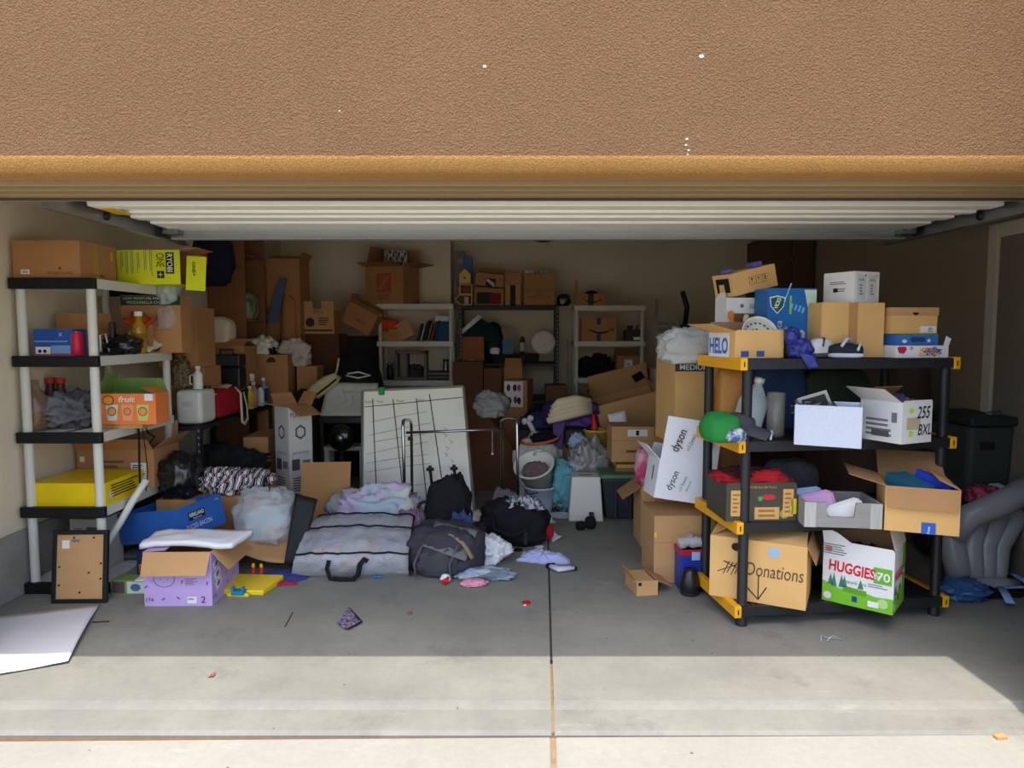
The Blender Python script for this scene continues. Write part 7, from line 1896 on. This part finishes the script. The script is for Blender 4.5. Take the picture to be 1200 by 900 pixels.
sheet('hanging_end', [(-.03, -.052, .03), (.05, -.058, .02), (.065, -.06, -.045), (.02, -.058, -.055)], mat('royal_nylon', (38, 52, 150)), 8, 6, .01, 4, 2, .012, parent=o)
blob_mb(.07, .06, .09, 9, .2, 2.4, .9, M=Matrix.Translation((-.04, .01, .07))).build('gathered_neck', mat('royal_nylon', (38, 52, 150)), o, smooth=True)
for i, (u, v, rz_, lb, cc, c2c) in enumerate(((.47, .11, 30, 'white canvas shoe on its side on the top black shelf', (226, 226, 230), (90, 84, 84)), (.58, .06, -10, 'black and white sandal at the front edge of the top black shelf', (36, 38, 48), (200, 204, 220)))):
    q = onC(u, v)
    o = thing('shoe', lb, 'shoe', (q[0], q[1], z), (0, 0, R(rz_)), 'shoes on the top black shelf')
    blob_mb(.17, .07, .1 if i == 0 else .075, 3 + i, .08, 2, .7).build('upper', c_(*cc, rough=.8), o, smooth=True)
    blob_mb(.175, .075, .03, 2, .02, 1, .6).build('sole', c_(*c2c, rough=.7), o, smooth=True)
    MB().tube([(-.03, -.035, .06), (0, -.02, .1), (.03, .02, .1), (.04, .035, .06)], .008, 8).build('strap', c_(*c2c, rough=.8), o, smooth=True)
    MB().tube([(.05, -.036, .04), (.07, -.01, .08), (.07, .02, .07)], .007, 8).build('strap', c_(*c2c, rough=.8), o, smooth=True)
o = carton('taped_box', 'big plain brown box with a vertical tape seam on the top black shelf', 0, 0, z, .355, .34, at(1004, 355, 3.75).z - z, m=CARD_L, tape='v')
q = onC(.64, .13); 
wbx, dbx, hbx = DIM[o.name]
o.rotation_euler.z = R(C_RZ); qq = onC(.655, .12 + dbx / 2); o.location = (qq[0], qq[1], z)
ob_ = o
o = carton('printed_white_box', 'white printed carton standing on the big taped box', ob_.location.x + .07, ob_.location.y - .03, z + hbx + .001, .185, .2, .165, rz=C_RZ + 17, m=WCARD)
for u in (-.22, .22):
    decal(o, 'f', u, .5, .07, .13, c_(206, 208, 210), 'print_panel'); text(o, 'f', u, .74, 'ink', .016, c_(90, 80, 130) if u < 0 else c_(190, 60, 70), .04, e=.003)
    decal(o, 'f', u, .42, .03, .06, INKG, 'fine_print', e=.0014, bars=4); decal(o, 'f', u + .16, .88, .012, .01, c_(60, 60, 60) if u < 0 else c_(206, 90, 60), 'dot', e=.0014, poly=circle())
decal(o, 'l', -.1, .42, .03, .022, INK, 'print_block'); decal(o, 'l', .12, .42, .06, .022, INKG, 'fine_print', bars=2); decal(o, 'l', .0, .65, .12, .02, INKG, 'fine_print', bars=2)
q = onC(.965, .2)
mt = carton('board_game', 'white board game box reading MOUSE TRAP upside down on the top shelf', 0, 0, z, .3, .24, at(1078, 405, 3.66).z - z, m=WCARD)
w, d, h = DIM[mt.name]
mt.rotation_euler.z = R(C_RZ); q = onC(.99, .03 + d / 2); mt.location = (q[0], q[1], z)
decal(mt, 'f', .2, .5, .12, h * .85, c_(60, 100, 190), 'blue_burst', poly=[((.5 if i % 2 else .36) * cos(pi * i / 7), (.5 if i % 2 else .36) * sin(pi * i / 7)) for i in range(14)])
text(mt, 'f', .13, .3, 'MOUSE', h * .3, c_(236, 180, 40), .12, rot=180, bold=.03, e=.003); text(mt, 'f', .12, .68, 'TRAP', h * .3, c_(236, 140, 50), .1, rot=180, bold=.03, e=.003)
decal(mt, 'f', -.38, .62, .055, h * .6, c_(190, 40, 80), 'red_print', poly=[(-.5, .3), (-.3, .5), (.4, .5), (.5, .1), (.2, -.5), (-.3, -.4)]); decal(mt, 'f', -.2, .78, .018, .02, c_(206, 150, 70), 'gold_seal', poly=circle())
sheet('torn_corner', [(w / 2 - .03, -d / 2, h), (w / 2, -d / 2, h), (w / 2 + .022, -d / 2 + .01, h + .035), (w / 2 - .0, -d / 2 + .02, h + .05)], WCARD, 3, 3, th=.002, parent=mt, smooth=False)
gb = carton('board_game', 'blue board game box lying on the white MOUSE TRAP box', mt.location.x + .0, mt.location.y + .02, z + h + .001, w * .8, d * .8, .06, rz=C_RZ, m=c_(60, 116, 190, .45), group='board games on the top black shelf')
mt['group'] = 'board games on the top black shelf'
decal(gb, 'f', .28, .4, .03, .03, WHITE, 'star', poly=[((.5 if i % 2 == 0 else .2) * cos(pi * i / 5 + pi / 2), (.5 if i % 2 == 0 else .2) * sin(pi * i / 5 + pi / 2)) for i in range(10)])
decal(gb, 'f', -.3, .35, .03, .02, WHITE, 'paw', poly=circle(8)); decal(gb, 'f', -.06, .5, .05, .03, c_(40, 70, 120), 'dark_print', poly=circle(9)); decal(gb, 'f', .1, .5, .05, .03, c_(40, 70, 120), 'dark_print', poly=circle(9)); decal(gb, 'f', 0, .93, w * .8, .008, c_(90, 130, 70), 'print_band')
sb = carton('shoe_box', 'brown shoe box with a lid and half round notch above the board games', mt.location.x - .01, mt.location.y + .05, z + h + .062, w * .87, .22, .135, rz=C_RZ, m=CARD_L)
w2, d2, h2 = DIM[sb.name]
MB().box(-w2 / 2 - .004, w2 / 2 + .004, -d2 / 2 - .004, d2 / 2 + .004, h2 - .04, h2 + .003).build('lid', CARD, sb)
decal(sb, 'f', 0, .76, .035, .03, INK, 'thumb_notch', e=.006, poly=[(.5 * cos(pi + pi * i / 10), .5 * sin(pi + pi * i / 10) + .3) for i in range(11)])
decal(sb, 'f', .3, .16, .09, .035, WHITE, 'barcode_label'); decal(sb, 'f', .36, .16, .03, .024, INK, 'barcode', e=.0014, bars=4)

# ------------------------------------------------------------ far right: inflatable, bags, bin, covered furniture
GV = mat('grey_vinyl', (160, 162, 168), .3, .08, 6, .15, 12, spec=.5)
c = flo(1158, 690)
o = thing('inflatable_mattress', 'slumped grey vinyl inflatable with thick tubes at the right edge', 'inflatable', (c.x, c.y, 0))
for i, (xa, xb, wd) in enumerate(((-.19, -.17, .068), (-.08, .0, .06), (.01, .12, .058), (.09, .23, .055))):
    pts = [Vector((xa * .8, .04, .0)), Vector((xa * .85, .04, .1)), Vector((xa, .06, .24)), Vector((xb, .12, .4)), Vector((xb + .04, .2, .5))]
    MB().tube(pts, [wd * .8, wd, wd * 1.12, wd * 1.1, wd * .8], 14).build('air_tube', GV, o, smooth=True)
MB().tube([(-.2, .02, .3), (-.14, .0, .44), (.0, -.01, .5), (.14, .02, .55), (.24, .06, .62)], [.05, .07, .075, .075, .06], 14).build('top_tube', GV, o, smooth=True)
MB().tube([(-.18, .02, .02), (-.1, -.02, .035), (.06, -.02, .04), (.16, .0, .03)], [.04, .05, .05, .04], 12, flat=.8).build('base_fold', GV, o, smooth=True)
q = at(1153, 590, c.y + .1)
sack('red_mesh_sack', 'crimson crumpled packet with a green and white end on the inflatable', q.x, c.y + .1, q.z - .005, .21, .13, .11, mat('crimson_net', (150, 30, 70), .6, .4, 28, .9, 30, rgb2=(196, 90, 120)), 5, cat='packet')
sack('green_white_packet', 'pale green and white packet end beside the crimson packet', q.x + .105, c.y + .14, q.z + .01, .09, .11, .1, c_(190, 206, 196, .5), 6, cat='packet')
c = flo(1126, 702)
heap('blue_plastic_bag', 'blue plastic bag on the floor right of the black shelf', c.x + .02, c.y + .02, 0, .13, .09, .1, mat('blue_film', (54, 96, 150), .35, .2, 12, spec=.5), 91, cat='bag', fold=.5)
heap('dark_cloth_pile', 'dark cloth spread beneath the blue plastic bag', c.x + .06, c.y + .08, 0, .22, .1, .05, BLACKC, 92)
LB = mat('sky_strap', (150, 176, 226), .7, .06)
for i, (pts, lb) in enumerate(((((1152, 687), (1165, 692), (1180, 697)), 'light blue strap loop nearest the inflatable'), (((1172, 694), (1178, 706), (1184, 714)), 'short light blue strap end pointing at the drive'), (((1180, 695), (1192, 698), (1206, 694)), 'light blue strap loop at the right edge'), (((1182, 676), (1190, 684), (1204, 690)), 'upper light blue strap at the right edge'))):
    obj1(MB().tube([flo(*p_) + Vector((0, 0, .035 + .015 * (k == 1))) for k, p_ in enumerate(pts)], .024, 8, flat=.3), 'webbing_strap', lb, 'strap', LB, 'light blue straps', smooth=True)
heap('black_cloth', 'black cloth crumpled under the light blue straps', flo(1185, 700).x, flo(1185, 700).y + .06, 0, .16, .07, .03, BLACKC, 93)
o = thing('wheelie_bin', 'dark grey green wheeled bin at the right edge', 'bin', (2.955, 4.5, 0), (0, 0, R(0)))
BG = c_(60, 68, 66, .5)
zb4 = at(1185, 503, 4.15).z
MB().add([(-.13, -.2, 0), (.13, -.2, 0), (.13, .2, 0), (-.13, .2, 0), (-.145, -.24, zb4), (.145, -.24, zb4), (.145, .24, zb4), (-.145, .24, zb4)],
         [(0, 3, 2, 1), (4, 5, 6, 7), (0, 1, 5, 4), (1, 2, 6, 5), (2, 3, 7, 6), (3, 0, 4, 7)]).build('body', BG, o, bev=.03)
MB().box(-.155, .155, -.26, .25, zb4, zb4 + .06).build('lid', c_(40, 52, 48, .5), o, bev=.02)
MB().tube([(-.14, .255, zb4 + .02), (.14, .255, zb4 + .02)], .015, 8).build('handle_bar', BLACKP, o, smooth=True)
for s in (-.13, .13):
    MB().lathe([(.08, -.02), (.1, 0), (.08, .02)], 16, 0, Matrix.Translation((s, .22, .1)) @ Matrix.Rotation(R(90), 4, 'Y')).build('wheel', BLACKP, o, smooth=True)
MB().cbox((-.03, -.235, zb4 - .12), (.09, .01, .05)).build('embossed_mark', BLACKP, o)
CV = mat('brown_cover_cloth', (98, 84, 76), .95, .12, 6, .3, 60)
o = thing('covered_furniture', 'large furniture piece under a dark brown dust cover by the right wall', 'covered furniture', (2.76, 5.48, 0))
b = MB()
nx_, ny_ = 40, 26
zt5 = at(1165, 388, 5.0).z
for j in range(ny_ + 1):
    v = j / ny_
    for i in range(nx_):
        a = 2 * pi * i / nx_
        sg = lambda t_, e: math.copysign(abs(t_) ** e, t_)
        fl_ = 1 + .04 * noise.noise(Vector((cos(a) * 3, sin(a) * 3, v * 2))) + .05 * (1 - v) * sin(a * 9 + 2 * v) * .4
        top = min(1, (1 - v) / .22) ** .45 if v > .78 else 1
        b.v.append(Vector((sg(cos(a), .55) * .33 * fl_ * top, sg(sin(a), .55) * .5 * fl_ * top, v * zt5 if v <= .78 else zt5 * (.78 + .22 * sin((v - .78) / .22 * pi / 2)))))
for j in range(ny_):
    for i in range(nx_):
        b.f.append([j * nx_ + i, j * nx_ + (i + 1) % nx_, (j + 1) * nx_ + (i + 1) % nx_, (j + 1) * nx_ + i]); b.m.append(0)
b.build('dust_cover', CV, o, smooth=True)
MB().tube([(-.1, -.52, .9), (-.06, -.53, 1.1), (-.04, -.5, 1.3)], .012, 6).build('fold', CV, o, smooth=True)
# scraps on the drive and slab
c = flo(1172, 865, -.03)
obj1(MB().box(-.022, .022, -.012, .012, 0, .012), 'wood_chip', 'small tan wood block lying on the sunlit drive', 'wood chip', c_(196, 150, 96), loc=(c.x, c.y, -.03), rot=(0, 0, R(8)), bev=.002)
c = flo(972, 750)
obj1(MB().tube([c + Vector((-.05, -.02, .004)), c + Vector((-.03, .03, .012)), c + Vector((.0, .01, .006)), c + Vector((.03, .03, .01)), c + Vector((.06, -.01, .004)), c + Vector((.01, .005, .012)), c + Vector((-.02, -.02, .006))], .003, 6, flat=.5), 'plastic_ribbon', 'thin curled clear plastic ribbon on the slab before the black shelf', 'ribbon', c_(180, 180, 190, .4), smooth=True)
